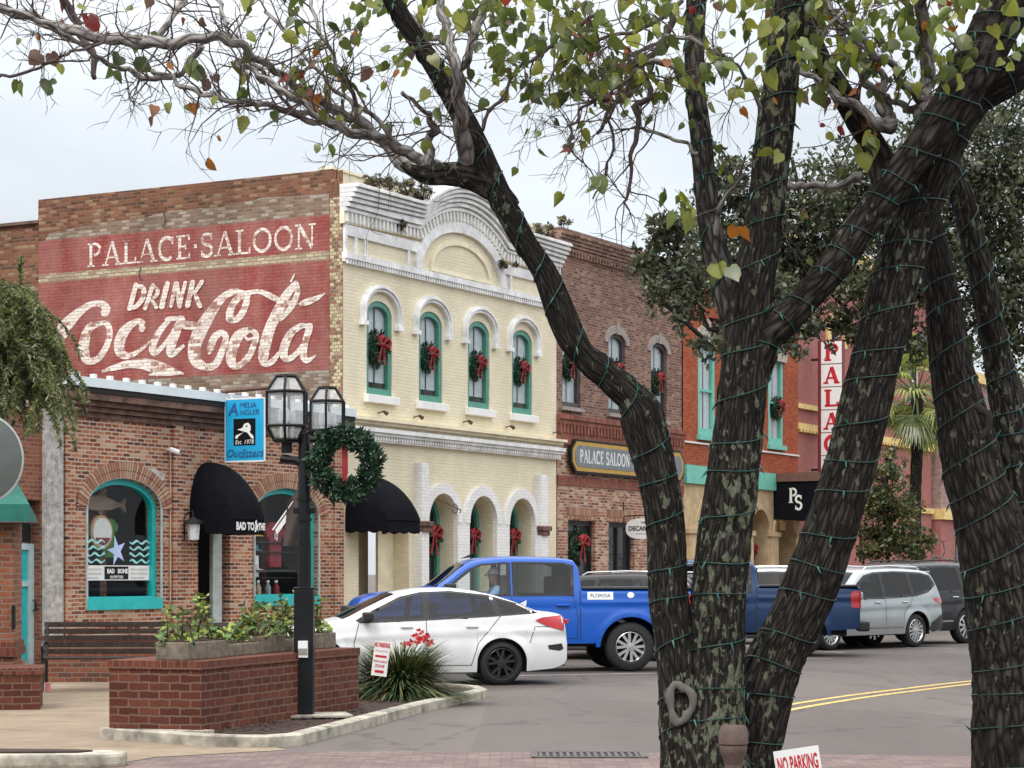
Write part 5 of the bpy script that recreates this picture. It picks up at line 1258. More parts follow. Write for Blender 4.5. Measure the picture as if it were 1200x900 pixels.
for k in range(15): m.box(-.45+k*.062, -.42+k*.062, -.24, .24, 0, .010)
m.build('bars', M('worn_grate_iron', (.075,.068,.062), .7, var=.4, sc=12), dg_); m = MB(); m.box(-.5, .5, -.28, .28, -.002, .001); m.build('well', M_dark, dg_)
# near kerb at bottom left
nk = MB(); nk.prism([(-6, 18.6), (-3.50, 18.75), (-3.30, 18.95), (-3.32, 19.15), (-3.5, 19.25), (-6, 19.6)], 0, .12, axis='z'); o = nk.build('kerb', M_kerb, bevel=.03); o['kind'] = 'structure'
nk = MB(); nk.prism([(-6, 18.75), (-3.7, 18.9), (-3.6, 19.05), (-3.75, 19.13), (-6, 19.4)], .10, .135, axis='z'); o = nk.build('mulch', M_mulch); o['kind'] = 'stuff'
# ================================================================== vehicles
def carpaint(name, col, metal=.0, rough=.28):
    k = NT(name); f = k.noise(k.coord(), 2.5, 3)
    k.set(col=k.ramp(f, [(.3, tuple(c*.93 for c in col)), (.7, tuple(min(1, c*1.05) for c in col))]), rough=rough, metal=metal, coat=.45, coatr=.05, spec=.35); return k.mat
M_tint = clearglass('tinted_car_glass', (.34, .37, .38), 1.0); M_seat = M('seat_fabric', (.035, .035, .037), .85)
M_tyre = M('tyre_rubber', (.014, .014, .014), .85, var=.3, sc=20)
M_alloy = M('alloy_wheel', (.55, .56, .57), .25, metal=.9, var=.05)
M_dalloy = M('dark_alloy', (.035, .036, .04), .3, metal=.6, var=.1)
M_trim = M('black_plastic_trim', (.012, .012, .013), .5, var=.2)
M_chrome = M('chrome', (.7, .7, .72), .12, metal=1, var=.02)
M_tail = M('tail_light', (.42, .012, .018), .18, var=.1, coat=.6)
M_lampw = M('clear_lamp', (.55, .57, .58), .15, var=.05, coat=.5)
def lin(P, x):
    if x <= P[0][0]: return P[0][1]
    for i in range(len(P)-1):
        if x <= P[i+1][0]:
            t = (x-P[i][0])/max(1e-9, P[i+1][0]-P[i][0]); return P[i][1]+(P[i+1][1]-P[i][1])*t
    return P[-1][1]
class Car:
    """x forward from the rear axle, y to the left, z up"""
    def __init__(s, e, sp): s.e = e; s.sp = sp
    def top(s, x): return lin(s.sp['topc'], x)
    def bot(s, x):
        b = lin(s.sp['bot'], x); R_ = s.sp['arch']; zc = s.sp['wr']
        for xc in (0, s.sp['wb']):
            d = abs(x-xc)
            if d < R_: b = max(b, zc+math.sqrt(R_*R_-d*d)*s.sp.get('archk', 1.0))
        return b
    def W(s, x, z):
        sp = s.sp; hw = sp['hw']
        xr, xf = sp['x0'], sp['x1']
        d0 = max(0, 1-(x-xr)/sp['taper_r']); d1 = max(0, 1-(xf-x)/sp['taper_f'])
        w_ = hw*(1-sp.get('tr', .16)*d0**2.2-sp.get('tf', .30)*d1**2.2)
        zb = lin(sp['belt'], x); zm = sp['zmid']
        if z < zm: w_ -= .05*((zm-z)/(zm-.2))**2
        elif z < zb: w_ -= .035*((z-zm)/(zb-zm))**2
        if 'crease' in sp:
            zc = lin(sp['crease'], x); w_ += .012*math.exp(-((z-zc)/.035)**2)-.010*math.exp(-((z-zc+.09)/.06)**2)
        if z > zb: w_ -= .035+(z-zb)*sp['tumble']
        for xc in (0, sp['wb']):                      # flared arches
            d = math.hypot(x-xc, z-sp['wr']); R_ = sp['arch']
            if d < R_+.12: w_ += .022*max(0, 1-abs(d-R_-.02)/.10)
        t = s.top(x)-z; r = sp.get('round', .10)
        if t < r: w_ -= r-math.sqrt(max(0, r*r-(r-max(t, 0))**2))
        return max(w_, .02)
    def stations(s):
        sp = s.sp; xs = set()
        n = 96
        for i in range(n+1): xs.add(round(sp['x0']+(sp['x1']-sp['x0'])*(.5-.5*math.cos(PI*i/n))*.55+(sp['x1']-sp['x0'])*i/n*.45, 4))
        for xc in (0, sp['wb']):
            for i in range(25): xs.add(round(xc-sp['arch']*math.cos(PI*i/24), 4))
        for p in sp['top']: xs.add(round(p[0], 4))
        return sorted(x for x in xs if sp['x0'] <= x <= sp['x1'])
    def body(s, paint, skip_side=None, skip_top=None):
        sp = s.sp
        P = sp['top']; out = []
        for i in range(len(P)-1):
            p0 = P[max(i-1, 0)]; p1 = P[i]; p2 = P[i+1]; p3 = P[min(i+2, len(P)-1)]
            for k in range(8):
                t = k/8; h = p2[0]-p1[0]
                def slope(a, b, c):
                    if len(a) > 2 or len(b) > 2 or len(c) > 2: pass
                    d1 = (b[1]-a[1])/max(1e-6, b[0]-a[0]) if b is not a else None; d2 = (c[1]-b[1])/max(1e-6, c[0]-b[0]) if c is not b else None
                    if len(b) > 2: return None
                    if d1 is None: return d2
                    if d2 is None: return d1
                    return 0 if d1*d2 <= 0 else 2*d1*d2/(d1+d2)
                m1 = slope(p0, p1, p2); m2 = slope(p1, p2, p3); sec = (p2[1]-p1[1])/max(1e-6, h)
                if m1 is None: m1 = sec
                if m2 is None: m2 = sec
                z = (2*t**3-3*t*t+1)*p1[1]+(t**3-2*t*t+t)*h*m1+(-2*t**3+3*t*t)*p2[1]+(t**3-t*t)*h*m2
                out.append((p1[0]+h*t, z))
        out.append(P[-1][:2]); sp['topc'] = out
        xs = s.stations(); NS, NTp = 26, 7
        v = []; rows = NS+1+2*NTp-1+NS+1
        side = []
        for x in xs:
            zb, zt = s.bot(x), s.top(x); zb = min(zb, zt-.005); L = []
            for k in range(NS+1):
                f = k/NS; f = 1-(1-f)**1.35
                z = zb+(zt-zb)*f; L.append((s.W(x, z), z))
            wt = L[-1][0]; cr = sp.get('crown', .03)
            tp = [(wt*math.cos(PI/2*k/NTp) if False else wt*(1-k/NTp), zt+cr*(1-(1-k/NTp)**2)*min(1, wt/.5)) for k in range(1, NTp+1)]
            half = L+tp
            side.append([(x, y, z) for y, z in half])
        nh = len(side[0]); mb = MB()
        for st in side: v += st
        for st in side: v += [(x, -y, z) for x, y, z in st]
        f = []; off = len(side)*nh
        for i in range(len(xs)-1):
            for k in range(nh-1):
                a, b, c, d = i*nh+k, (i+1)*nh+k, (i+1)*nh+k+1, i*nh+k+1
                cxm = (xs[i]+xs[i+1])/2; czm = (v[a][2]+v[b][2]+v[c][2]+v[d][2])/4; cym = (v[a][1]+v[c][1])/2
                if k < NS and skip_side and any(inpoly(px_, pz_, q) for q in skip_side for px_, pz_ in ((cxm, czm), (v[a][0], v[a][2]), (v[b][0], v[b][2]), (v[c][0], v[c][2]), (v[d][0], v[d][2]))): continue
                if k >= NS-1 and skip_top and any(q[0] < cxm < q[1] and cym < s.W(cxm, s.top(cxm))*1.0+.02 for q in skip_top): continue
                f.append((a, b, c, d)); f.append((off+a, off+d, off+c, off+b))
        mb.add(v, f)
        s.bodyo = mb.build('body', paint, s.e, smooth=True, fix=False)
        s.bodyo.data.set_sharp_from_angle(angle=rad(50))
        m = MB(); hw = sp['hw']
        m.box(sp['x0']+.25, sp['x1']-.3, -hw+.3, hw-.3, .24 if 'clear' not in sp else sp['clear'], .62); m.box(sp['arch'], sp['wb']-sp['arch'], -hw+.06, hw-.06, lin(sp['bot'], 1)-.02, lin(sp['bot'], 1)+.1)
        m.build('underbody', M_dark, s.e)
    def patch(s, name, poly, mat, off=.004, parent=None, both=True, mat_in=None):
        """polygon in x,z laid on the flank"""
        P = densify(poly, .05); inner = gridfill(P, .06); o = None
        for sy in ((1, -1) if both else (1,)):
            mb = MB(); mb.add([(x, sy*(s.W(x, z)+off), z) for x, z in inner[0]], inner[1])
            o = mb.build(name, mat, parent or s.e, smooth='all')
        return o
    def glazing(s, outer, wins, gmat=None):
        """black frame round see-through side windows"""
        O = densify(outer, .06); loops = [O]+[densify(w_, .06) for w_ in wins]; pts = []; ed = []
        for L in loops:
            b = len(pts); pts += [Vector(p) for p in L]; ed += [(b+i, b+(i+1) % len(L)) for i in range(len(L))]
        r = geometry.delaunay_2d_cdt(pts, ed, [], 0, 1e-6); vv = [(p.x, p.y) for p in r[0]]; ff = []
        for f in r[2]:
            cx = sum(vv[i][0] for i in f)/len(f); cz = sum(vv[i][1] for i in f)/len(f)
            if inpoly(cx, cz, outer) and not any(inpoly(cx, cz, w_) for w_ in wins): ff.append(tuple(f))
        for sy in (1, -1):
            mb = MB(); mb.add([(x, sy*(s.W(x, z)+.006), z) for x, z in vv], ff); mb.build('window_frame', M_trim, s.e, smooth='all')
        for w_ in wins: s.patch('window', w_, gmat or M_tint, .004)
    def cabin(s, x0, x1, zf, zs, rows):
        m = MB(); hw = s.sp['hw']-.16; m.box(x0, x1, -hw, hw, zf-.04, zf); m.build('cabin_floor', M_dark, s.e)
        for x in rows:
            for y in (-.36, .36):
                m = MB(); m.prism([(x-.02, zf), (x+.42, zf+.05), (x+.42, zf+.16), (x+.10, zf+.16), (x-.06, zs-.12), (x-.16, zs-.12)], y-.24, y+.24); m.build('seat', M_seat, s.e, bevel=.03)
                m = MB(); m.box(x-.17, x-.07, y-.12, y+.12, zs-.10, zs+.08); m.build('headrest', M_seat, s.e, bevel=.03)
    def line(s, mb, pts, wd=.010, off=.0025, both=True):
        q = densify(pts, .05, False)
        for sy in ((1, -1) if both else (1,)): mb.ribbon(q, wd, lambda a, b: (a, sy*(s.W(a, b)+off), b))
    def topglass(s, name, xa, xb, mat, inset=.06, off=.006, parent=None):
        mb = MB(); n1, n2 = 10, 12; v = []
        for i in range(n1+1):
            x = xa+(xb-xa)*i/n1; zt = s.top(x); wt = s.W(x, zt)
            sl = (s.top(x+.02)-s.top(x-.02))/.04; nx, nz = -sl/math.hypot(1, sl), 1/math.hypot(1, sl)
            for j in range(n2+1):
                u = -1+2*j/n2; y = (wt+.03-inset)*u; z = zt+s.sp.get('crown', .03)*(1-(y/max(wt, .01))**2)*min(1, wt/.5) if abs(y) < wt else zt-.012
                v.append((x+nx*off, y, z+nz*off))
        mb.add(v, [(i*(n2+1)+j, (i+1)*(n2+1)+j, (i+1)*(n2+1)+j+1, i*(n2+1)+j+1) for i in range(n1) for j in range(n2)])
        return mb.build(name, mat, parent or s.e, smooth='all')
def inpoly(x, y, P):
    c = False; j = len(P)-1
    for i in range(len(P)):
        if (P[i][1] > y) != (P[j][1] > y) and x < (P[j][0]-P[i][0])*(y-P[i][1])/(P[j][1]-P[i][1])+P[i][0]: c = not c
        j = i
    return c
def densify(P, d, closed=True):
    out = []; n = len(P)
    for i in range(n if closed else n-1):
        a, b = Vector(P[i]), Vector(P[(i+1) % n]); k = max(1, int((b-a).length/d))
        for j in range(k): q = a.lerp(b, j/k); out.append((q.x, q.y))
    if not closed: out.append(tuple(P[-1]))
    return out
def gridfill(P, d):
    xs = [p[0] for p in P]; zs = [p[1] for p in P]; pts = [Vector(p) for p in P]; nb = len(pts)
    x = min(xs)+d/2
    while x < max(xs):
        z = min(zs)+d/2
        while z < max(zs):
            if inpoly(x, z, P) and min((Vector((x, z))-q).length for q in pts) > d*.45: pts.append(Vector((x, z)))
            z += d
        x += d
    r = geometry.delaunay_2d_cdt(pts, [], [list(range(nb))], 1, 1e-6)
    return [(p.x, p.y) for p in r[0]], [tuple(f) for f in r[2]]
_wc = {}
def make_wheel(e, x, y, r, wd, style, mrim):
    key = (round(r, 3), style)
    w_ = bpy.data.objects.new('wheel', None); C.objects.link(w_); w_.parent = e; w_.location = (x, y, r); w_.empty_display_size = .1
    if y < 0: w_.rotation_euler = (0, 0, PI)
    if key in _wc:
        for q in _wc[key]: c = q.copy(); C.objects.link(c); c.parent = w_
        return
    rr = r*(.69 if style != 'truck' else .62); h = wd/2
    m = MB(); m.lathe([(rr, -h), (rr+.02, -h-.005), (r-.05, -h), (r-.012, -h+.03), (r, -h+.06), (r, h-.06), (r-.012, h-.03), (r-.05, h), (rr+.02, h+.005), (rr, h-.02), (rr-.03, h-.06), (rr-.03, -h)], 48, axis='y')
    t = m.build('tyre', M_tyre, w_, smooth=True)
    m = MB(); m.lathe([(rr, h-.015), (rr-.012, h-.008), (rr-.03, h-.03), (rr-.04, -.02)], 40, axis='y')
    n = {'five': 5, 'ten': 10, 'truck': 6, 'seven': 7}[style]
    for k in range(n):
        a = 2*PI*k/n+.2
        for (da, wa) in ((-.13, .034), (.13, .034)) if style in ('five', 'truck', 'seven') else ((0, .045),):
            c0, c1 = a+da*.5, a+da*1.9
            p0, p1 = Vector((math.cos(c0)*.05, math.sin(c0)*.05)), Vector((math.cos(c1)*(rr-.02), math.sin(c1)*(rr-.02))); d = (p1-p0).normalized(); nn = Vector((-d.y, d.x))*wa*.5*(r/.35)
            v = [(p0+nn).to_tuple(), (p0-nn).to_tuple(), (p1-nn*1.25).to_tuple(), (p1+nn*1.25).to_tuple()]
            m.prism(v, h-.055, h-.022)
    m.lathe([(.075, h-.06), (.07, h-.015), (0, h-.012)], 20, axis='y')
    rm = m.build('rim', mrim, w_, smooth=True)
    m = MB(); m.lathe([(rr-.03, -.03), (0, -.03)], 30, axis='y'); m.lathe([(rr*.62, -.0), (rr*.62, .02), (0, .02)], 26, axis='y'); b = m.build('brake_disc', M_dark, w_)
    _wc[key] = [t, rm, b]
def wheels(e, sp, style, mrim, wd=.23):
    for x in (0, sp['wb']):
        for y in (1, -1): make_wheel(e, x, y*(sp['hw']-wd/2-.02), sp['wr'], wd, style, mrim)
def place(name, label, cat_, wx, wy, theta, hw, group='vehicles parked along the street'):
    """theta: how far the nose points away from the camera; wx,wy: ground point under the near rear wheel"""
    h = Vector((-math.cos(theta), math.sin(theta), 0)); l = Vector((-math.sin(theta), -math.cos(theta), 0))
    p = Vector((wx, wy, 0.002))-l*(hw-.1)
    return thing(name, label, cat_, p, math.atan2(h.y, h.x), group)
def box_part(e, name, x0, x1, y0, y1, z0, z1, mat, bevel=.01, parent=None):
    m = MB(); m.box(x0, x1, y0, y1, z0, z1); return m.build(name, mat, parent or e, bevel=bevel)
def mirror_part(c, x, z, mat, s=1.0):
    for sy in (1, -1):
        m = MB(); w_ = c.W(x, z-.05); y0, y1 = sorted((sy*(w_+.03), sy*(w_+.22*s))); m.box(x-.02, x+.14*s, y0, y1, z-.07*s, z+.07*s)
        yy = sorted((sy*(w_-.02), sy*(w_+.06))); m.box(x+.02, x+.08, yy[0], yy[1], z-.06, z-.02)
        m.build('mirror', mat, c.e, bevel=.03)

# ---- white sedan
SED = dict(x0=-1.03, x1=3.52, hw=.90, wb=2.68, wr=.325, arch=.375, taper_r=.8, taper_f=1.1, tr=.20, tf=.34, zmid=.55, tumble=.42, round=.09, crown=.025, clear=.2,
  top=[(-1.03, .42), (-1.02, .70), (-.99, .93, 1), (-.93, 1.035), (-.62, 1.075), (-.2, 1.235), (.25, 1.36), (.75, 1.415), (1.15, 1.405), (1.5, 1.35), (1.95, 1.16), (2.38, .965), (2.8, .90), (3.2, .79), (3.42, .65), (3.50, .5), (3.52, .42)],
  bot=[(-1.03, .40), (-.98, .30), (-.8, .24), (-.3, .20), (2.9, .19), (3.4, .22), (3.52, .38)], belt=[(-1.1, 1.06), (-.3, 1.03), (1.2, .955), (2.4, .90), (3.6, .6)], crease=[(-1, .80), (.3, .80), (2.6, .70), (3.5, .60)])
wx, wy = (587-600)/FPX*32.75, 32.75
e_ = place('white_sedan', 'white four-door sedan with dark alloy wheels parked beside the planter', 'car', wx, wy, rad(-12), .90)
M_wp = carpaint('white_car_paint', (.68, .69, .70)); c = Car(e_, SED)
sw_ = [[(1.18, .995), (1.16, 1.345), (1.45, 1.285), (1.84, 1.09), (2.02, .965)], [(.10, 1.04), (.18, 1.30), (.75, 1.36), (1.06, 1.35), (1.10, .998)], [(-.42, 1.085), (-.22, 1.185), (.08, 1.27), (.0, 1.05)]]
c.body(M_wp, sw_)
c.glazing([(-.56, 1.065), (-.28, 1.20), (.2, 1.335), (.75, 1.392), (1.2, 1.375), (1.5, 1.31), (1.92, 1.105), (2.17, .965), (2.1, .925), (1.2, .96), (.2, 1.01), (-.3, 1.045)], sw_)
c.cabin(-.3, 2.4, .42, 1.14, (.15, 1.05))
c.topglass('windscreen', 1.56, 2.34, M_cglass, .10); c.topglass('rear_window', -.52, .28, M_cglass, .10)
m = MB(); c.line(m, [(1.13, .97), (1.12, .30)]); c.line(m, [(2.12, .93), (2.2, .62), (2.12, .30)]); c.line(m, [(.02, 1.02), (.12, .9), (.36, .62)]); c.line(m, [(.36, .62), (.46, .30)]); c.line(m, [(.45, .30), (2.12, .30)]); c.line(m, [(-.95, .86), (-.5, .86), (-.42, .62)]); m.build('door_seams', M_trim, e_)
for x in (.45, 1.42):
    m = MB()
    for sy in (1, -1): y0, y1 = sorted((sy*(c.W(x, .88)-.01), sy*(c.W(x, .88)+.035))); m.box(x-.09, x+.09, y0, y1, .855, .885)
    m.build('door_handle', M_wp, e_, bevel=.012)
c.patch('tail_light', [(-.99, .99), (-.93, 1.03), (-.62, 1.0), (-.50, .955), (-.72, .86), (-.96, .80), (-1.0, .86)], M_tail, .014)
box_part(e_, 'tail_light', -1.045, -.99, -.72, .72, .90, .965, M_tail)
c.patch('bumper_vent', [(-.96, .53), (-.93, .61), (-.70, .585), (-.72, .525), (-.9, .50)], M_trim, .004)
box_part(e_, 'diffuser', -1.02, -.9, -.6, .6, .27, .40, M_trim); box_part(e_, 'number_plate', -1.052, -1.04, -.16, .16, .66, .79, M_card, .004)
c.patch('headlight', [(3.10, .74), (3.36, .62), (3.40, .56), (3.05, .66)], M_lampw, .006)
mirror_part(c, 1.95, 1.02, M_trim, .95); wheels(e_, SED, 'five', M_dalloy)
m = MB(); m.prism([(-.55, 1.15), (-.40, 1.16), (-.56, 1.24)], -.02, .02); m.build('antenna_fin', M_wp, e_); 
# ---- pickups
def truck_spec(L_bed=0): return dict(x0=-1.17, x1=4.70, hw=1.01, wb=3.72, wr=.415, arch=.52, archk=.96, taper_r=.4, taper_f=.9, tr=.03, tf=.16, zmid=.80, tumble=.26, round=.07, crown=.03, clear=.42,
  top=[(-1.17, .62), (-1.165, 1.0, 1), (-1.16, 1.375, 1), (.83, 1.385, 1), (.84, 1.40, 1), (.87, 1.74, 1), (.95, 1.865), (1.3, 1.905), (2.0, 1.915), (2.5, 1.88), (2.7, 1.83), (3.35, 1.40), (3.5, 1.355), (4.2, 1.30), (4.5, 1.22), (4.62, 1.08), (4.68, .8), (4.70, .62)],
  bot=[(-1.17, .60), (-1.1, .55), (-.6, .52), (.6, .48), (3.1, .46), (4.3, .48), (4.6, .52), (4.70, .60)], belt=[(-1.2, 1.36), (.8, 1.36), (1.0, 1.29), (3.3, 1.27), (4.7, 1.2)], crease=[(-1.2, 1.17), (3.3, 1.15), (4.7, 1.08)])
def truck(name, label, wxy, theta, paint, seethrough, grp, rim=M_alloy):
    TR = truck_spec(); e_ = place(name, label, 'pickup truck', wxy[0], wxy[1], theta, 1.01, grp); c = Car(e_, TR)
    fw = [(2.10, 1.30), (2.10, 1.80), (2.5, 1.78), (2.68, 1.70), (3.02, 1.44), (3.05, 1.29)]; rw = [(1.02, 1.31), (1.02, 1.76), (1.15, 1.80), (1.93, 1.81), (1.93, 1.30)]
    fo = [(2.03, 1.27), (2.03, 1.83), (2.52, 1.81), (2.72, 1.73), (3.12, 1.42), (3.15, 1.26)]
    c.body(paint, [fw, rw] if seethrough else [rw], [(2.76, 3.30)] if seethrough else None)
    dark = carpaint_dark
    ro = [(.97, 1.28), (.96, 1.78), (1.12, 1.83), (1.99, 1.845), (2.0, 1.27)]
    c.glazing(ro, [rw])
    c.cabin(.92, 2.7, .78, 1.5, (1.1,))
    m = MB(); q = densify(fo, .05); q2 = fw
    for sy in (1, -1):
        n = len(fw); A = [(x, sy*(c.W(x, z)+.004), z) for x, z in fo]; B = [(x, sy*(c.W(x, z)+.004), z) for x, z in fw]; m.add(A+B, [(i, (i+1) % n, n+(i+1) % n, n+i) for i in range(n)])
    m.build('window_frame', M_trim, e_)
    c.patch('window', fw, M_clear if seethrough else M_cglass, .006)
    c.topglass('windscreen', 2.74, 3.32, M_clear if seethrough else M_cglass, .08)
    m = MB(); m.box(.845, .87, -.6, .6, 1.42, 1.76); m.build('rear_window', M_cglass, e_)
    m = MB(); c.line(m, [(.86, 1.36), (.86, .52)], .014); c.line(m, [(2.02, 1.27), (2.02, .55)], .012); c.line(m, [(3.13, 1.26), (3.20, .9), (3.10, .55)], .012); c.line(m, [(.98, 1.28), (.90, .9), (.92, .56)]); c.line(m, [(.92, .56), (3.1, .55)]); m.build('door_seams', M_trim, e_)
    for x in (1.16, 2.2):
        m = MB()
        for sy in (1, -1): y0, y1 = sorted((sy*(c.W(x, 1.12)-.01), sy*(c.W(x, 1.12)+.045))); m.box(x-.11, x+.11, y0, y1, 1.10, 1.14)
        m.build('door_handle', paint, e_, bevel=.015)
    m = MB(); m.box(-1.13, .80, -.88, .88, 1.392, 1.42); m.build('bed_cover', M_trim, e_, bevel=.008)
    m = MB()
    for sy in (1, -1): y0, y1 = sorted((sy*.885, sy*.985)); m.box(-1.16, .82, y0, y1, 1.385, 1.405)
    m.build('bed_rail', M_trim, e_, bevel=.006)
    c.patch('tail_light', [(-1.16, 1.30), (-1.02, 1.30), (-.98, 1.22), (-1.0, .98), (-1.16, .96)], M_tail, .012)
    box_part(e_, 'tail_light', -1.185, -1.165, .80, .99, .96, 1.30, M_tail, .006); box_part(e_, 'tail_light', -1.185, -1.165, -.99, -.80, .96, 1.30, M_tail, .006)
    box_part(e_, 'tailgate', -1.18, -1.165, -.78, .78, .70, 1.36, paint, .006); box_part(e_, 'rear_bumper', -1.36, -1.12, -.96, .96, .50, .70, M_trim, .04)
    box_part(e_, 'grille', 4.56, 4.74, -.72, .72, .72, 1.10, M_trim, .05); box_part(e_, 'front_bumper', 4.5, 4.80, -.86, .86, .48, .70, M_trim, .06)
    c.patch('headlight', [(4.30, 1.10), (4.30, 1.0), (4.6, .98), (4.6, 1.10)], M_lampw, .008)
    c.patch('arch_lip', [(math.cos(a)*.53, .415+math.sin(a)*.51) for a in [PI*k/20 for k in range(21)]]+[(math.cos(a)*.60, .415+math.sin(a)*.575) for a in [PI*k/20 for k in range(20, -1, -1)]], paint, .014)
    box_part(e_, 'step', .75, 3.1, .86, .98, .36, .43, M_trim, .02)
    mirror_part(c, 3.0, 1.40, M_trim, 1.15); wheels(e_, TR, 'truck', rim, .27)
    m = MB(); m.prism([(2.55, 1.925), (2.75, 1.90), (2.60, 1.965)], -.03, .03); m.build('antenna_fin', M_trim, e_)
    return e_, c
M_bp = carpaint('bright_blue_paint', (.002, .080, .42), 0.0); M_db = carpaint('dark_blue_paint', (.007, .034, .105), .2); carpaint_dark = M_trim
tk, tc_ = truck('blue_pickup', 'bright blue four-door pickup truck with a driver inside, behind the white sedan', ((738-600)/FPX*37.3, 37.3), rad(-9), M_bp, True, 'vehicles parked along the street')
m = MB(); m.box(.15, .62, 1.015, 1.018, 1.20, 1.33)
tc_.patch('bed_sticker', [(.30, 1.21), (.30, 1.34), (.74, 1.34), (.74, 1.21)], M_card, .006, both=False)
m = MB(); P_ = tc_
def sgn2(a, b): return (.52-a, tc_.W(.5, 1.27)+.010, 1.275+b)
addtext(m, 'FLORIDA', .085, sgn2); m.build('sticker_lettering', M_inkb, tk)
m = MB(); m.poly([(-.30+.06*math.cos(k*PI/7), 1.285+.05*math.sin(k*PI/7)) for k in range(14)], lambda a, b: (a+.3, tc_.W(a, b)+.008, b)); m.build('round_badge', M_card, tk)
for (nm, x0, x1, z0, z1) in (('seat', 2.0, 2.16, 1.0, 1.62), ('seat', 1.05, 1.2, 1.0, 1.6)):
    for yy in (-.45, .42): m = MB(); m.box(x0, x1, yy-.25, yy+.25, z0, z1); m.build(nm, M('seat_grey', (.05, .05, .05), .8), tk, bevel=.05)
m = MB(); m.box(3.0, 3.3, -.85, .85, .9, 1.26); m.lathe([(.17, -.015), (.19, 0), (.17, .015)], 20, o=(2.85, .42, 1.22), axis='x'); m.build('dashboard', M_trim, tk)
m = MB(); m.box(.9, 3.4, -.9, .9, .62, .66); m.build('cabin_floor', M_dark, tk)
# ---- driver: one skinned figure, seated
def skin_figure(verts, edges, radii, name, mat, parent, root=0, sub=2):
    me = bpy.data.meshes.new(name); me.from_pydata(verts, edges, []); o = bpy.data.objects.new(name, me); C.objects.link(o)
    md = o.modifiers.new('skin', 'SKIN'); md.use_smooth_shade = True
    for i, r in enumerate(radii): me.skin_vertices[0].data[i].radius = (r if isinstance(r, tuple) else (r, r))
    me.skin_vertices[0].data[root].use_root = True
    sb_ = o.modifiers.new('sub', 'SUBSURF'); sb_.levels = sub; sb_.render_levels = sub
    dg = bpy.context.evaluated_depsgraph_get(); dg.update(); nm = bpy.data.meshes.new_from_object(o.evaluated_get(dg))
    bpy.data.objects.remove(o); nm.materials.clear(); nm.materials.append(mat)
    q = bpy.data.objects.new(name, nm); C.objects.link(q)
    for p in nm.polygons: p.use_smooth = True
    if parent: q.parent = parent
    return q
M_skin = M('skin', (.46, .25, .18), .55, var=.08); M_shirt = M('light_blue_shirt', (.20, .33, .50), .85); M_hair = M('white_hair', (.8, .79, .77), .8); M_trs = M('grey_trousers', (.10, .10, .11), .85)
pr_ = thing('person', 'white-haired man in a light blue shirt sitting at the wheel of the bright blue pickup', 'person', tk.matrix_basis @ Vector((2.16, .42, .87)), tk.rotation_euler[2])
V = [(0, 0, .08), (0, 0, .30), (.02, 0, .48), (.05, 0, .58), (.08, 0, .66), (.10, 0, .74), (.10, 0, .82),
     (.03, .19, .50), (.22, .27, .30), (.46, .18, .34), (.53, .15, .37), (.03, -.19, .50), (.22, -.27, .30), (.46, -.18, .34), (.53, -.15, .37),
     (.05, .1, .08), (.45, .14, .14), (.62, .14, -.22), (.05, -.1, .08), (.45, -.14, .14), (.62, -.14, -.22)]
E_ = [(0, 1), (1, 2), (2, 3), (3, 4), (4, 5), (5, 6), (2, 7), (7, 8), (8, 9), (9, 10), (2, 11), (11, 12), (12, 13), (13, 14), (0, 15), (15, 16), (16, 17), (0, 18), (18, 19), (19, 20)]
rd_ = [(.15, .17), (.14, .17), (.11, .15), .058, .075, .10, .075, .075, .052, .042, .036, .075, .052, .042, .036, .09, .075, .05, .09, .075, .05]
skin_figure(V, E_, rd_, 'body', M_skin, pr_)
nv = 11
Vs = V[:4]+V[7:9]+V[11:13]; skin_figure(Vs[:3]+[(.04, 0, .55)]+Vs[4:], [(0, 1), (1, 2), (2, 3), (2, 4), (4, 5), (2, 6), (6, 7)], [(.165, .19), (.155, .19), (.13, .17), .07, .09, .066, .09, .066], 'shirt', M_shirt, pr_)
skin_figure([V[0], V[15], V[16], V[17], V[18], V[19], V[20]], [(0, 1), (1, 2), (2, 3), (0, 4), (4, 5), (5, 6)], [.165, .105, .09, .065, .105, .09, .065], 'trousers', M_trs, pr_)
m = MB(); m.lathe([(.0, .895), (.06, .88), (.098, .82), (.105, .77)], 16, o=(.08, 0, 0)); m.build('hair', M_hair, pr_, smooth=True)
m = MB(); m.tube([(.19, 0, .775), (.222, 0, .745), (.20, 0, .735)], [.012, .016, .012], 8)
for sy in (1, -1): m.lathe([(0, -.02), (.025, 0), (0, .02)], 8, o=(.08, sy*.103, .76))
m.build('nose', M_skin, pr_, smooth=True)
m = MB()
for sy in (1, -1): m.lathe([(0, -.008), (.011, 0), (0, .008)], 8, o=(.188, sy*.035, .785))
m.box(.175, .19, -.025, .025, .695, .701); m.build('eyes', M_dark, pr_)
for sy in (1, -1):                                   # hands with five fingers closing on the wheel
    b = Vector((.53, sy*.15, .37)); hv = [(0, 0, 0), (.045, 0, .02)]; he = [(0, 1)]; hr = [.032, .034]
    for k in range(4):
        i = len(hv); y = sy*(-.03+.02*k); L_ = (.055, .062, .058, .045)[k]
        hv += [(.07, y, .035), (.07+L_*.6, y, .03), (.075+L_*.5, y, -.005)]; he += [(1, i), (i, i+1), (i+1, i+2)]; hr += [.010, .009, .007]
    i = len(hv); hv += [(.03, -sy*.035, .03), (.06, -sy*.045, .02)]; he += [(0, i), (i, i+1)]; hr += [.011, .008]
    skin_figure([tuple(b+Vector(q)) for q in hv], he, hr, 'hand', M_skin, pr_, sub=1)

tk2, _ = truck('dark_blue_pickup', 'dark blue pickup truck seen between the two foreground trunks, with red tail light', ((938-600)/FPX*44.0, 44.0), rad(6), M_db, False, 'vehicles parked along the street')
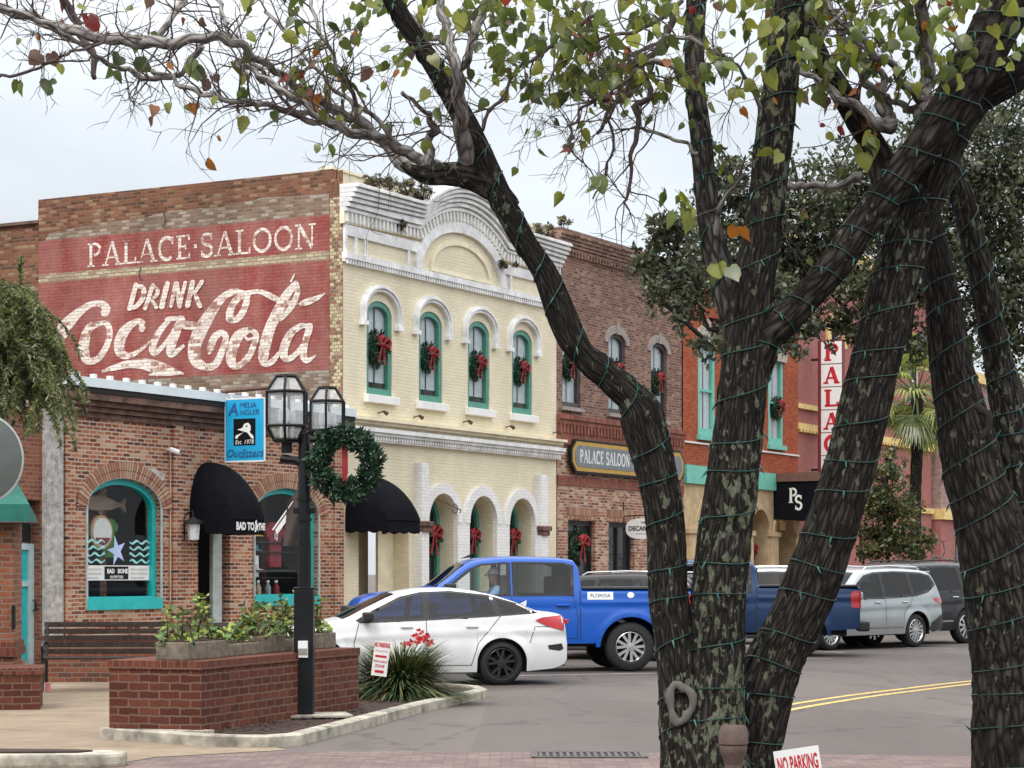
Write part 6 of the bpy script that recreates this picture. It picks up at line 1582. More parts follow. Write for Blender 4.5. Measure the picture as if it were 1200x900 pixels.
# ---- SUVs
def suv(name, label, wxy, theta, paint, roofmat, rim, rails=True, style='seven', lower=None, h=1.0, tailcol=None):
    SP = dict(x0=-1.10, x1=3.98, hw=.97, wb=3.0, wr=.375, arch=.44, taper_r=.6, taper_f=1.0, tr=.14, tf=.30, zmid=.68, tumble=.30, round=.10, crown=.03, clear=.28,
      top=[(-1.10, .50), (-1.08, .85), (-1.03, 1.15, 1), (-.86, 1.50), (-.72, 1.66), (-.3, 1.735), (.6, 1.765), (1.4, 1.74), (1.75, 1.68), (2.2, 1.40), (2.62, 1.16), (3.2, 1.10), (3.62, 1.0), (3.85, .84), (3.96, .6), (3.98, .5)],
      bot=[(-1.10, .48), (-1.0, .38), (-.6, .32), (3.4, .30), (3.8, .34), (3.98, .48)], belt=[(-1.1, 1.17), (0, 1.13), (2.6, 1.07), (4, .95)], crease=[(-1.1, .98), (0, .95), (3, .88), (4, .8)])
    e_ = place(name, label, 'suv', wxy[0], wxy[1], theta, .97); c = Car(e_, SP)
    sw_ = [[(-.70, 1.43), (-.56, 1.58), (-.28, 1.63), (.10, 1.645), (.05, 1.19), (-.4, 1.28)], [(.16, 1.18), (.22, 1.65), (.62, 1.66), (1.08, 1.65), (1.10, 1.14)], [(1.18, 1.14), (1.18, 1.64), (1.36, 1.63), (1.66, 1.57), (2.1, 1.30), (2.22, 1.12)]]
    c.body(paint, sw_)
    c.glazing([(-.82, 1.40), (-.66, 1.61), (-.3, 1.675), (.6, 1.70), (1.35, 1.675), (1.7, 1.61), (2.22, 1.30), (2.42, 1.09), (1.2, 1.09), (0, 1.14), (-.45, 1.22)], sw_)
    c.cabin(-.7, 2.5, .55, 1.38, (.2, 1.2))
    c.topglass('windscreen', 1.82, 2.56, M_cglass, .10); c.topglass('rear_window', -1.0, -.78, M_cglass, .12)
    m = MB(); c.line(m, [(1.13, 1.12), (1.12, .45)]); c.line(m, [(.14, 1.14), (.20, 1.0), (.45, .8), (.52, .45)]); c.line(m, [(2.35, 1.08), (2.42, .8), (2.35, .45)]); c.line(m, [(.52, .45), (2.35, .45)]); m.build('door_seams', M_trim, e_)
    for x in (.42, 1.40):
        m = MB()
        for sy in (1, -1): y0, y1 = sorted((sy*(c.W(x, 1.02)-.01), sy*(c.W(x, 1.02)+.04))); m.box(x-.10, x+.10, y0, y1, 1.0, 1.035)
        m.build('door_handle', M_chrome, e_, bevel=.014)
    c.patch('tail_light', [(-1.02, 1.10), (-.62, 1.10), (-.70, 1.02), (-1.04, .98)], M_tail, .010)
    box_part(e_, 'tail_light', -1.10, -1.03, -.8, .8, 1.0, 1.08, M_tail); c.patch('rear_bumper', [(-1.08, .72), (-.9, .70), (-.52, .55), (-.42, .40), (-.6, .34), (-1.0, .40), (-1.09, .5)], M_trim, .010); box_part(e_, 'rear_bumper', -1.16, -1.0, -.82, .82, .40, .70, M_trim, .04)
    m = MB(); c.line(m, [(.5, .50), (2.4, .48)], .03, .006); m.build('chrome_strip', M_chrome, e_)
    box_part(e_, 'spoiler', -.96, -.62, -.6, .6, 1.66, 1.70, paint, .015)
    if rails:
        m = MB()
        for sy in (1, -1): m.tube([(-.5, sy*.62, 1.73), (-.4, sy*.62, 1.79), (.6, sy*.62, 1.82), (1.4, sy*.62, 1.79), (1.5, sy*.62, 1.73)], .018, 6)
        m.build('roof_rails', rails if not isinstance(rails, bool) else M_alloy, e_)
    c.patch('headlight', [(3.45, .92), (3.75, .82), (3.8, .74), (3.4, .82)], M_lampw, .006)
    mirror_part(c, 2.2, 1.17, paint, 1.1); wheels(e_, SP, style, rim, .24); return e_
M_sil = carpaint('silver_paint', (.36, .39, .40), .55, .3); M_blk = carpaint('black_paint', (.012, .013, .015), .2); M_gry = carpaint('dark_grey_paint', (.022, .023, .025), .3); M_slt = carpaint('pale_silver_paint', (.5, .52, .53), .4)
suv('silver_suv', 'silver crossover with bright multi-spoke wheels parked right of the dark blue pickup', ((1071-600)/FPX*49.5, 49.5), rad(-43), M_sil, None, M_alloy, True)
bs_ = suv('black_suv', 'black suv partly hidden by the right-hand tree trunk', ((1129-600)/FPX*52.3, 52.3), rad(-40), M_blk, None, M_alloy, M_trim, style='ten'); bs_.scale = (1.1, 1.04, 1.08)
dg2_ = suv('dark_grey_suv', 'dark grey suv with roof rails, its roof showing above the blue pickup bed', ((762-600)/FPX*41.8, 41.8), rad(26), M_gry, None, M_alloy, M_alloy, style='ten'); dg2_.scale = (1, 1, .93)
suv('pale_silver_suv', 'pale silver car with roof rails just visible over the dark blue pickup bed', ((935-600)/FPX*51.5, 51.5), rad(10), M_slt, None, M_alloy, M_alloy, style='ten')
# ================================================================== trees
def barkmat(name, dark, mid, lich, amt, smooth=False):
    k = NT(name); uv = k.coord('UV'); v = k.coord()
    g1 = k.noise(k.mapv(uv, (34, 5.5, 1)), 1, 6, .75, 1.6); g2 = k.voro(k.mapv(uv, (24, 9, 1)), 1, 'DISTANCE_TO_EDGE')
    h = k.math('ADD', k.math('MULTIPLY', g1, .6), k.rng(g2, 0, .35, 0, .5))
    c = k.ramp(h, [(.28, tuple(x*.28 for x in dark)), (.45, dark), (.80, mid)])
    l1 = k.noise(k.mapv(v, (1, 1, .5)), 42, 5, .65, .4); l2 = k.voro(k.mapv(v, (1, 1, .75)), 26, 'F1'); l3 = k.noise(v, 1.7, 2)
    s_ = k.math('ADD', l1, k.math('ADD', k.math('MULTIPLY', k.math('SUBTRACT', .4, l2), .25), k.math('MULTIPLY', k.math('SUBTRACT', l3, .5), .5)))
    f = k.rng(s_, amt, amt+.045, 0, .85)
    lc = k.ramp(k.noise(v, 45, 3, .6), [(.3, tuple(x*.55 for x in lich)), (.7, lich)])
    c = k.mix(f, c, lc)
    k.set(col=c, rough=.93, spec=.2); k.bump(k.math('ADD', h, k.math('MULTIPLY', f, .15)), .9 if not smooth else .4, .02); return k.mat
M_bark = barkmat('lichened_bark', (.019, .016, .0135), (.056, .049, .042), (.20, .215, .145), .558)
M_bark2 = barkmat('dark_furrowed_bark', (.019, .0155, .013), (.060, .051, .044), (.17, .185, .125), .61)
M_gbark = barkmat('grey_branch_bark', (.21, .19, .178), (.38, .36, .34), (.36, .36, .31), .66, True)
M_gbark2 = barkmat('dull_grey_bark', (.045, .040, .036), (.15, .138, .128), (.26, .27, .2), .60)
M_twig = M('twig_bark', (.075, .055, .050), .9, var=.4, sc=20)
M_wire = M('green_light_wire', (.004, .046, .038), .45, var=.2); M_bulb = M('green_bulb_holder', (.008, .085, .07), .4); M_bulbw = M('clear_bulb', (.6, .66, .66), .2)
def leafmat(name, col):
    k = NT(name); v = k.coord('Object'); f = k.noise(v, 7, 3); k.t.nodes.remove(k.p)
    cc = k.ramp(f, [(.25, tuple(x*.45 for x in col)), (.75, tuple(min(1, x*1.55) for x in col))])
    d = k.n('ShaderNodeBsdfDiffuse'); t = k.n('ShaderNodeBsdfTranslucent'); g = k.n('ShaderNodeBsdfGlossy'); g.inputs['Roughness'].default_value = .35
    k.l(cc, d.inputs[0]); k.l(k.mix(.4, cc, (.5, .6, .1), 'MULTIPLY') if False else cc, t.inputs[0])
    a = k.n('ShaderNodeMixShader'); a.inputs[0].default_value = .42; k.l(d.outputs[0], a.inputs[1]); k.l(t.outputs[0], a.inputs[2])
    b = k.n('ShaderNodeMixShader'); b.inputs[0].default_value = .05; k.l(a.outputs[0], b.inputs[1]); k.l(g.outputs[0], b.inputs[2]); k.l(b.outputs[0], k.out.inputs[0]); return k.mat
M_lv = [leafmat('leaf_green', (.13, .17, .03)), leafmat('leaf_deep_green', (.07, .10, .022)), leafmat('leaf_yellow_green', (.24, .26, .04)), leafmat('leaf_orange', (.40, .14, .02)), leafmat('leaf_red', (.25, .028, .018)), leafmat('leaf_brown', (.16, .09, .06))]
D0 = 9.0
def limbpath(pts, Y=D0, n=10, wig=0):
    """surveyed centre line (picture x, y, width in picture pixels) at distance Y; widths become real radii"""
    q = cat([tuple(map(float, p if len(p) > 3 else (*p, 0))) for p in pts], n); P, R_ = [], []
    for i, p in enumerate(q):
        YY = Y+p[3]; a, b = q[max(i-1, 0)], q[min(i+1, len(q)-1)]; tx, ty = b[0]-a[0], b[1]-a[1]; l = math.hypot(tx, ty) or 1
        k = max(abs(tx), abs(ty))/l*.95                # widths were read along the picture rows or columns
        nx, nz = noise.noise(Vector((i*.31, p[0]*.01, p[1]*.01))), noise.noise(Vector((i*.31+50, p[0]*.01, p[1]*.01)))
        P.append(at(p[0]+wig*nx, p[1]+wig*nz, YY)); R_.append(p[2]*k/2/FPX*YY)
    return P, R_
tree = thing('wrapped_tree', 'large dark multi-trunk street tree with lichened bark in the foreground, wrapped in green light wires', 'tree', (.75, 9.1, 0), 0)
TB = tree.matrix_basis.inverted()
def limb(parent, pts, name, mat, n=26, Y=D0, rough=.07, seed=0, furrow=0, ns=12, wig=0):
    P, R_ = limbpath(pts, Y, ns, wig); m = MB(); m.tube(P, R_, n, uv=True, rough=rough, seed=seed, furrow=furrow)
    o = m.build(name, mat, parent, smooth='all', fix=False)
    if parent: o.matrix_parent_inverse = parent.matrix_basis.inverted()
    return o, P, R_
A1 = [(838,1160,150,.1),(826,1050,110,.0),(815,930,84),(805,860,66),(795,780,52),(784,700,47),(778,600,47),(757,505,54),(745,472,54),(712,440,48),(673,402,40),(641,325,34),(613,280,33),(582,222,33),(550,152,30),(511,82,27),(472,22,26),(440,-40,24),(410,-120,22)]
A2 = [(842,1160,150,.1),(838,1050,110),(832,930,92),(834,860,80),(838,790,70),(842,700,66),(853,600,64),(866,500,60),(873,425,58),(880,350,52),(896,255,46),(908,155,45),(918,70,42),(927,0,40),(935,-70,38),(940,-150,34)]
Cc = [(868,470,50,.1),(890,405,58),(930,365,52),(975,315,48),(1010,265,48),(1055,205,50),(1098,150,58),(1138,85,62),(1178,10,66),(1215,-70,62),(1240,-150,60)]
Bb = [(850,1160,150,.2),(856,1050,100,.2),(867,930,78,.2),(884,860,74,.2),(904,787,73,.2),(942,705,71,.2),(964,647,69,.2),(987,578,64,.2),(1011,485,62,.2),(1032,400,60,.2),(1044,345,60,.2),(1057,300,60,.2),(1079,235,60,.2),(1108,165,58,.2),(1150,112,52,.2),(1200,80,50,.2),(1260,40,46,.3)]
A3 = [(868,395,40,.2),(848,330,34,.25),(831,258,28,.3),(822,165,26,.3),(814,90,24,.3),(816,0,24,.3),(818,-90,22,.3)]
Dk = [(1046,240,40,.3),(1030,185,36,.4),(1005,140,34,.4),(978,95,30,.4),(955,55,26,.4),(935,-10,24,.4)]
Bs = [(598,246,36),(578,222,40),(552,207,34),(525,204,28),(500,205,24),(484,200,17),(470,192,8)]
trunks = []
for i, (pts, nm, mt) in enumerate(((A1, 'trunk', M_bark), (A2, 'trunk', M_bark), (Bb, 'trunk', M_bark2), (Cc, 'limb', M_bark2), (A3, 'limb', M_gbark2), (Dk, 'limb', M_bark2), (Bs, 'limb', M_bark))):
    o, P, R_ = limb(tree, pts, nm, mt, 84, seed=i*7.3, ns=34, rough=.09, furrow=.055 if mt is not M_gbark else .02); trunks.append((P, R_))
# knot scar on the first trunk
def knot(parent, px, py, Y, r, mat, off):
    c = at(px, py, Y); m = MB(); rr = []; n1, n2 = 24, 8
    for i in range(n1):
        a = 2*PI*i/n1
        for j in range(n2):
            b = 2*PI*j/n2; R0 = r*(1+.14*math.sin(3*a+1)+.1*math.cos(2*a)); q = r*.25*(1+.2*math.sin(5*a)+.5*noise.noise(Vector((math.cos(a)*3, math.sin(a)*3, b))))
            rr.append(c+Vector(((R0*.62+q*math.cos(b))*math.cos(a)*.85, -off-.5*q*math.sin(b), (R0+q*math.cos(b))*math.sin(a))))
    m.add(rr, [(i*n2+j, i*n2+(j+1) % n2, ((i+1) % n1)*n2+(j+1) % n2, ((i+1) % n1)*n2+j) for i in range(n1) for j in range(n2)])
    o = m.build('knot', mat, parent, smooth='all'); o.matrix_parent_inverse = parent.matrix_basis.inverted()
    m = MB(); m.poly([(math.cos(k*PI/8)*r*.42, math.sin(k*PI/8)*r*.75) for k in range(16)], lambda a, b: tuple(c+Vector((a, -off+.012, b)))); h = m.build('hollow', M_dark, o)
    h.matrix_parent_inverse = parent.matrix_basis.inverted()
M_scar = barkmat('pale_scar_bark', (.085, .078, .07), (.23, .22, .20), (.36, .36, .32), .64, True)
knot(tree, 795, 822, D0, .078, M_scar, .110)
# grey smooth branches
GB = [
 [(530,207,20),(510,205,22),(488,199,22),(462,184,20),(430,150,17),(400,132,15),(362,112,13),(330,88,12),(290,58,12),(250,44,12),(205,50,14),(160,48,16),(110,40,15),(60,28,13),(10,12,12),(-40,0,10)],
 [(528,207,16),(497,189,17),(470,172,16),(440,160,14),(405,152,12),(380,140,11),(340,112,10),(310,92,9),(280,70,8)],
 [(548,190,24),(542,165,20),(538,120,17),(535,80,15),(528,55,13),(520,20,11),(512,-30,10)], [(537,85,11),(550,60,11),(562,30,11),(574,-10,10)],
 [(528,52,10),(505,40,9),(480,20,8),(460,-10,8)],
 [(500,196,12),(504,165,11),(508,145,10),(490,125,7),(470,110,6)],
 [(470,178,9),(420,120,7),(400,85,6),(380,50,5),(362,0,5)], [(430,150,9),(390,100,7),(350,60,6),(310,10,6)],
 [(235,52,9),(215,85,8),(180,92,7),(150,84,7),(120,70,7),(80,40,7),(40,22,7),(0,8,7)],
 [(400,152,8),(360,140,8),(320,128,7),(290,122,7),(250,112,7),(215,100,6),(180,80,6)], [(385,142,8),(340,125,6),(310,90,6),(290,60,6),(262,20,6),(250,-10,6)],
 [(180,50,11),(200,25,10),(214,0,10)], [(110,92,6),(104,60,9),(88,25,12),(60,-20,14)],
 [(0,90,4),(40,84,4),(60,72,4),(90,60,4),(130,40,4)],
 [(1045,145,24,.3),(1020,138,15,.3),(995,118,13,.3),(960,98,11,.3),(935,75,9,.3)], [(1045,142,18,.3),(1030,115,14,.3),(1005,80,14,.3),(985,40,13,.3),(960,0,13,.3),(945,-40,12,.3)],
 [(1083,140,26,.3),(1085,90,18,.3),(1084,40,17,.3),(1080,-10,16,.3)], [(1080,120,14,.3),(1050,82,13,.3),(1010,48,12,.3),(975,15,10,.3),(955,-15,9,.3)], [(1040,140,12,.3),(1035,95,10,.3),(1015,60,9,.3),(985,28,8,.3)],
 [(1010,205,12,.3),(980,218,10,.3),(945,216,9,.3),(915,216,8,.3)], [(1085,118,10,.3),(1060,125,10,.3),(1040,110,9,.3)],
 [(838,300,8,.3),(845,240,6,.3),(870,205,5,.3)], [(818,100,9,.2),(770,72,8,.1),(740,90,7,.1),(700,160,5,.1)], [(820,180,7,.2),(790,160,5,.1),(750,152,4,.1)],
 [(905,180,8),(880,100,6),(855,70,5),(820,50,5),(780,40,5)], [(915,90,8),(950,60,7),(990,10,6)], [(1150,100,10),(1120,50,8),(1100,0,7)]]
HB = [  # hanging dark twiggy boughs
 [(790,10,10),(775,45,9),(762,70,8),(755,110,8),(748,150,7),(742,190,5),(738,240,3)], [(770,50,6),(735,70,6),(700,95,5),(690,120,4)], [(745,85,6),(720,110,6),(690,118,5),(670,140,4),(668,170,3),(700,215,2)],
 [(760,90,5),(740,100,5),(715,130,4),(712,180,3),(700,230,2)], [(700,20,7),(670,40,7),(640,55,6),(610,80,5),(590,110,5),(565,150,5)], [(800,0,7),(760,25,6),(720,45,5),(680,60,4),(640,95,3)]]
def jit(pts, rr, a): return [(p[0]+rr.uniform(-a, a), p[1]+rr.uniform(-a, a), *p[2:]) for p in pts]
rr = random.Random(11); gm = MB(); twigs = []      # boughs are parts, twigs one mass
allb = []
for i, g in enumerate(GB):
    g = [(*p, 0) if len(p) == 3 else p for p in g]; g = [(p[0], p[1], p[2], p[3]+.35*math.sin(i*1.7+k*.5)*min(1, k/3)) for k, p in enumerate(g)]
    o, P, R_ = limb(tree, g, 'branch', M_gbark if g[0][2] > 6.5 else M_twig, 12, rough=.10, seed=i*3.1, ns=8, wig=7); allb.append((P, R_))
for i, g in enumerate(HB):
    g = [(*p, .2+.3*math.sin(i*2.1)) for p in g]; o, P, R_ = limb(tree, g, 'branch', M_twig, 8, rough=.12, seed=i, ns=6, wig=12); allb.append((P, R_))
def grow(mb, p, d, L_, r, dep, ends, rr):
    n = max(3, int(L_/.035)); P = [p.copy()]; q = p.copy(); dd = d.copy()
    for k in range(n):
        dd = (dd+Vector((rr.gauss(0, .20), rr.gauss(0, .18), rr.gauss(0, .20)-.012))).normalized(); q = q+dd*(L_/n); P.append(q.copy())
    R_ = [r*(1-.65*k/n) for k in range(n+1)]; mb.tube(P, R_, 5, cap=False)
    ends.append((P[-1], dd)); 
    for k in range(1, n+1):
        if rr.random() < .5: ends.append((P[k], dd))
    if dep > 0:
        for _ in range(rr.choice((1, 2, 2, 3))):
            k = rr.randrange(max(1, n//3), n+1); ax = Vector((rr.gauss(0, 1), rr.gauss(0, .8), rr.gauss(0, 1))).normalized()
            nd = (dd+ax*.85).normalized(); grow(mb, P[k], nd, L_*rr.uniform(.45, .75), max(.0016, R_[k]*.62), dep-1, ends, rr)
ends = []; tm = MB()
for bi, (P, R_) in enumerate(allb):
    Ltot = sum((P[i+1]-P[i]).length for i in range(len(P)-1)); cnt = int(Ltot*(17 if bi < len(GB) else 24))
    for _ in range(cnt):
        k = rr.randrange(len(P)//5, len(P)-1); t = (P[k+1]-P[k]).normalized(); ax = Vector((rr.gauss(0, 1), rr.gauss(0, .8), rr.gauss(.15, 1))).normalized()
        grow(tm, P[k], (t*.5+ax).normalized(), rr.uniform(.10, .34), min(.0045, R_[k]*.55), 2, ends, rr)
tw = tm.build('twigs', M_twig, tree, fix=False, smooth='all'); tw.matrix_parent_inverse = tree.matrix_basis.inverted(); tw['kind'] = 'stuff'
# heart shaped leaves, hanging
def leaf(mb, p, s_, rr, mi, n=None):
    d = Vector((rr.gauss(0, .6), rr.gauss(0, .6), -1)).normalized(); u = d.cross(n or Vector((rr.gauss(0, 1.0), -.8, rr.gauss(0, .8)))).normalized(); nn = d.cross(u)
    s_ *= rr.uniform(.58, 1.02); cup = rr.uniform(-.10, .40)*s_; curl = rr.uniform(-.1, .45)*s_; wd = rr.uniform(.62, 1.02); sk = rr.uniform(-.12, .12); st = p+d*s_*rr.uniform(.2, .6)
    def q(a, b, c=0): return st+d*(b*s_)+u*((a*wd+sk*b)*s_)+nn*(c+curl*b*b)
    j = lambda: rr.uniform(-.05, .05)
    L1 = [q(-.18, -.02, cup*.35), q(-.40+j(), .06+j(), cup), q(-.52+j(), .34+j(), cup*1.1), q(-.36+j(), .64+j(), cup*.7), q(-.14, .88, cup*.25)]; R1 = [q(.18, -.02, cup*.35), q(.40+j(), .06+j(), cup), q(.52+j(), .34+j(), cup*1.1), q(.36+j(), .64+j(), cup*.7), q(.14, .88, cup*.25)]
    C_ = [q(0, .10), q(0, .34), q(0, .64), q(0, 1.04+j()*2)]
    mb.add(C_+L1+R1, [(0, 4, 5), (0, 5, 6, 1), (1, 6, 7, 2), (2, 7, 8, 3), (0, 10, 9), (0, 1, 11, 10), (1, 2, 12, 11), (2, 3, 13, 12)], mi)
    mb.tube([p, st+d*s_*.1], .0012, 3, cap=False, m=1)
lm = MB(); rr = random.Random(5)
def px_of(p): return 600+p.x/p.y*FPX, HZ-(p.z-CZ)/p.y*FPX
cntl = 0
for (p, d) in ends:
    x, y = px_of(p)
    dens = .0
    if y < 110: dens = .012 if x < 240 else (.03 if x < 350 else (.06 if x < 560 else (.20 if x < 900 else .22)))
    elif y < 180: dens = .03 if x < 560 else (.02 if x < 800 else .09)
    else: dens = .008 if x < 820 else .04
    if rr.random() > dens: continue
    k = rr.random(); r_ = rr.random()
    warm = (x > 840 and y > 95) or x < 260
    if warm: mi = 3 if k < .30 else (4 if k < .38 else (5 if k < .5 else (0 if k < .8 else 2)))
    else: mi = 0 if k < .40 else (1 if k < .66 else (2 if k < .93 else (4 if k < .94 else (3 if k < .97 else 5))))
    leaf(lm, p, rr.uniform(.045, .08) if not (warm and mi in (3, 4)) else rr.uniform(.035, .07), rr, mi); cntl += 1
# dense canopy along the top of the photograph belongs to the same crown
for _ in range(1400):
    x = rr.uniform(330, 1230); y = rr.uniform(-190, 115)-abs(rr.gauss(0, 1))*18
    lim = 20 if x < 480 else (75 if x < 900 else 95)
    if y > lim or rr.random() < .25: continue
    if y > 20 and noise.noise(Vector((x*.012, y*.018, 3.1))) < -.02: continue
    p = at(x, y, D0+rr.uniform(-.9, 1.3)); k = rr.random(); mi = 0 if k < .40 else (1 if k < .68 else (2 if k < .985 else 4))
    n_ = rr.choice((1, 1, 2, 3))
    for _k in range(n_): leaf(lm, p+Vector((rr.gauss(0, .05), rr.gauss(0, .05), rr.gauss(0, .04))), rr.uniform(.05, .09), rr, mi)
for (x, y, mi) in [(147,68,1),(130,82,0),(170,40,0),(62,92,1),(22,95,0),(58,62,5),(97,18,4),(222,70,0),(225,82,1),(290,55,2),(365,108,3),(362,104,4),(345,85,4),(300,88,5),(245,90,5),(700,205,0),(780,225,0),(790,228,2),(800,232,0),(795,245,0),(808,240,2),(866,265,3),(838,305,2),(845,308,0),(1025,155,2),(1022,158,0),(1015,175,2),(918,180,2),(993,50,2),(920,20,0),(868,105,2)]:
    for _k in range(2): leaf(lm, at(x+rr.uniform(-6, 6), y-6, D0-.15), rr.uniform(.06, .10), rr, mi)
lo_ = lm.build('leaves', M_lv, tree, fix=False, smooth='all'); lo_.matrix_parent_inverse = tree.matrix_basis.inverted(); lo_['kind'] = 'stuff'
# second foreground tree at the right edge
t2 = thing('wrapped_tree', 'thick furrowed tree trunk at the right edge, forking upward, wrapped in green light wires', 'tree', (2.1, 9.6, 0), 0)
D1 = [(1208,1160,150,.6),(1200,1000,118,.6),(1196,900,116,.6),(1192,800,106,.6),(1178,700,100,.6),(1160,620,86,.6),(1142,560,74,.6),(1130,500,66,.6),(1115,430,52,.6),(1106,360,44,.6),(1096,300,36,.6),(1085,240,30,.6),(1072,190,26,.6)]
D2 = [(1205,760,70,.75),(1200,700,64,.75),(1196,620,56,.75),(1188,540,46,.75),(1178,470,38,.75),(1166,400,34,.75),(1152,330,32,.75),(1138,270,30,.75),(1124,220,28,.75),(1108,165,24,.8)]
for i, (pts, nm) in enumerate(((D1, 'trunk'), (D2, 'trunk'))):
    o, P, R_ = limb(t2, pts, nm, M_bark2, 84, seed=50+i*7.3, ns=34, rough=.09, furrow=.055); trunks.append((P, R_))
knot(t2, 1140, 497, D0+.6, .075, M_bark2, .10)
# dark string lights wound round every trunk: each strand is a thing, its bulbs are parts
bulb_me = {}
def bulbs(parent, p, d, kind):
    if kind not in bulb_me:
        m = MB(); m.tube([(0, 0, 0), (0, 0, -.018)], .0042, 6); m.tube([(0, 0, -.018), (0, 0, -.036)], [.0034, .001], 6); o = m.build('bulb', M_bulb if kind == 0 else M_bulbw, parent); bulb_me[kind] = o.data; q = o
    else: q = bpy.data.objects.new('bulb', bulb_me[kind]); C.objects.link(q); q.parent = parent
    q.location = p; q.rotation_mode = 'QUATERNION'; q.rotation_quaternion = (-d).to_track_quat('Z', 'Y')
def wrap(P, R_, label, pitch, i0, i1, seed, ph=0, maxb=46):
    rr = random.Random(seed); L = [0]
    for i in range(1, len(P)): L.append(L[-1]+(P[i]-P[i-1]).length)
    s0, s1 = L[int(i0*(len(P)-1))], L[int(i1*(len(P)-1))]; n = int((s1-s0)/pitch*36); pts = []; j = 0; dirs = []
    vx, vz = rr.uniform(0, 9), rr.uniform(0, 9)
    for k in range(n+1):
        s_ = s0+(s1-s0)*k/n; a = 2*PI*k/36+ph+.35*math.sin(k*.021+vx)
        s2 = s_+pitch*.16*math.sin(k*.061+vz)+pitch*.10*math.sin(a+1.1+k*.01); s2 = min(max(s2, 0), L[-1]-1e-4)
        while j > 0 and L[j] > s2: j -= 1
        while j < len(L)-2 and L[j+1] < s2: j += 1
        f = (s2-L[j])/(L[j+1]-L[j]); c = P[j].lerp(P[j+1], f); r = R_[j]+(R_[j+1]-R_[j])*f; t = (P[j+1]-P[j]).normalized(); u = Vector((0, -1, 0)); u = (u-t*u.dot(t)).normalized(); w_ = t.cross(u)
        dn = u*math.cos(a)+w_*math.sin(a); pts.append(c+dn*(r*1.035+.003)); dirs.append(dn)
    m = MB(); m.tube(pts, .0027, 5); o = m.build('string_lights', M_wire, None, fix=False, smooth='all')
    m2 = [p+d*.006 for p, d in zip(pts, dirs)]
    tag(o, label, 'string lights', 'light strings wound round the trunks')
    st = max(5, n//maxb); nb = 0
    for k in range(rr.randrange(5), n, st):
        if dirs[k].y > .45 or not (-60 < px_of(pts[k])[1] < 920): continue
        d = (dirs[k]*.5+Vector((rr.gauss(0, .3), rr.gauss(0, .2), -1 if rr.random() < .75 else .8))).normalized(); bulbs(o, pts[k], d, 0)
labs = [('light string wound round the leftmost leaning trunk', .17), ('light string wound round the second trunk from the left, with the pale knot scar', .17), ('light string wound round the third trunk, leaning right above the parking sign', .155), ('light string wound round the thick limb rising to the upper right corner', .13), ('light string wound round the thin grey upright limb above the fork', .2), None,
        ('light string wound round the thick right-edge trunk and its left fork', .15), ('light string wound round the outer right fork at the right edge', .14)]
labs.insert(6, None)
for i, (P, R_) in enumerate(trunks):
    if labs[i]: wrap(P, R_, labs[i][0], labs[i][1], .1 if i in (0, 1, 2, 6) else .03, .97, 100+i, i*1.3)

# ---------------------------------------------------------------- trees farther back
def clump_tree(name, label, base, H_, trunk, crown, mats, seed, leafn, leafs, barkm=M_bark2, chain=False, group=None, cl=.7, droop=0):
    """crown: list of (centre xyz relative to base, radius) masses filled with leaf clumps"""
    e_ = thing(name, label, 'tree', base, 0, group); rr = random.Random(seed)
    m = MB(); m.tube(trunk[0], trunk[1], 14, uv=True, rough=.12, seed=seed); tops = trunk[0]
    m.build('trunk', barkm, e_, smooth='all', fix=False)
    nodes = [Vector(trunk[0][-1])]
    if chain: crown = sorted(crown, key=lambda q: (Vector(q[0])-nodes[0]).length)
    bm_ = MB(); lm = MB(); tot = sum(r**2 for c, r in crown)
    for c, r in crown:
        c = Vector(c); s0 = Vector(min(trunk[0] if not chain else nodes, key=lambda p: (Vector(p)-c).length)); nodes.append(c); mid = s0.lerp(c, .5)+Vector((rr.gauss(0, .2), rr.gauss(0, .2), rr.gauss(.1, .2)))
        bm_.tube([s0, mid, c], [.09, .06, .025] if not chain else [.045, .035, .022], 6)
        ncl = max(6, int(leafn*r*r/tot))
        for _ in range(ncl):
            d = Vector((rr.gauss(0, 1), rr.gauss(0, 1), rr.gauss(0, .8))).normalized(); cc = c+d*r*rr.uniform(.25, 1.05)
            if rr.random() < .3: bm_.tube([c.lerp(cc, .3), cc], [.02, .008], 4, cap=False)
            mi = rr.choice((0, 0, 1, 1, 2)) if len(mats) > 2 else 0; cr = r*rr.uniform(.16, .34)*cl
            for q in range(24):
                dd = Vector((rr.gauss(0, 1), rr.gauss(0, 1), rr.gauss(0, .8)))*cr*.7; p = cc+dd; t = (Vector((rr.gauss(0, 1), rr.gauss(0, 1), rr.gauss(0, 1)-droop))).normalized(); u = t.orthogonal(); u.rotate(Matrix.Rotation(rr.uniform(0, 6.3), 3, t)); s_ = leafs*rr.uniform(.6, 1.35)
                lm.add([p, p+t*s_*.5+u.normalized()*s_*.24, p+t*s_, p+t*s_*.5-u.normalized()*s_*.24], [(0, 1, 2, 3)], min(len(mats)-1, mi if rr.random() < .8 else rr.randrange(len(mats))))
    b = bm_.build('limbs', barkm, e_, fix=False, smooth='all'); o = lm.build('leaves', mats, e_, fix=False); o['kind'] = 'stuff'; return e_
M_oak = [leafmat('oak_leaf', (.085, .100, .048)), leafmat('oak_leaf_dark', (.038, .050, .028)), leafmat('oak_leaf_pale', (.15, .165, .09))]
b0 = Vector((8.75, 38.0, 0))
def rel(x, y, Y): return at(x, y, Y)-b0
oc_ = []; rr = random.Random(77)
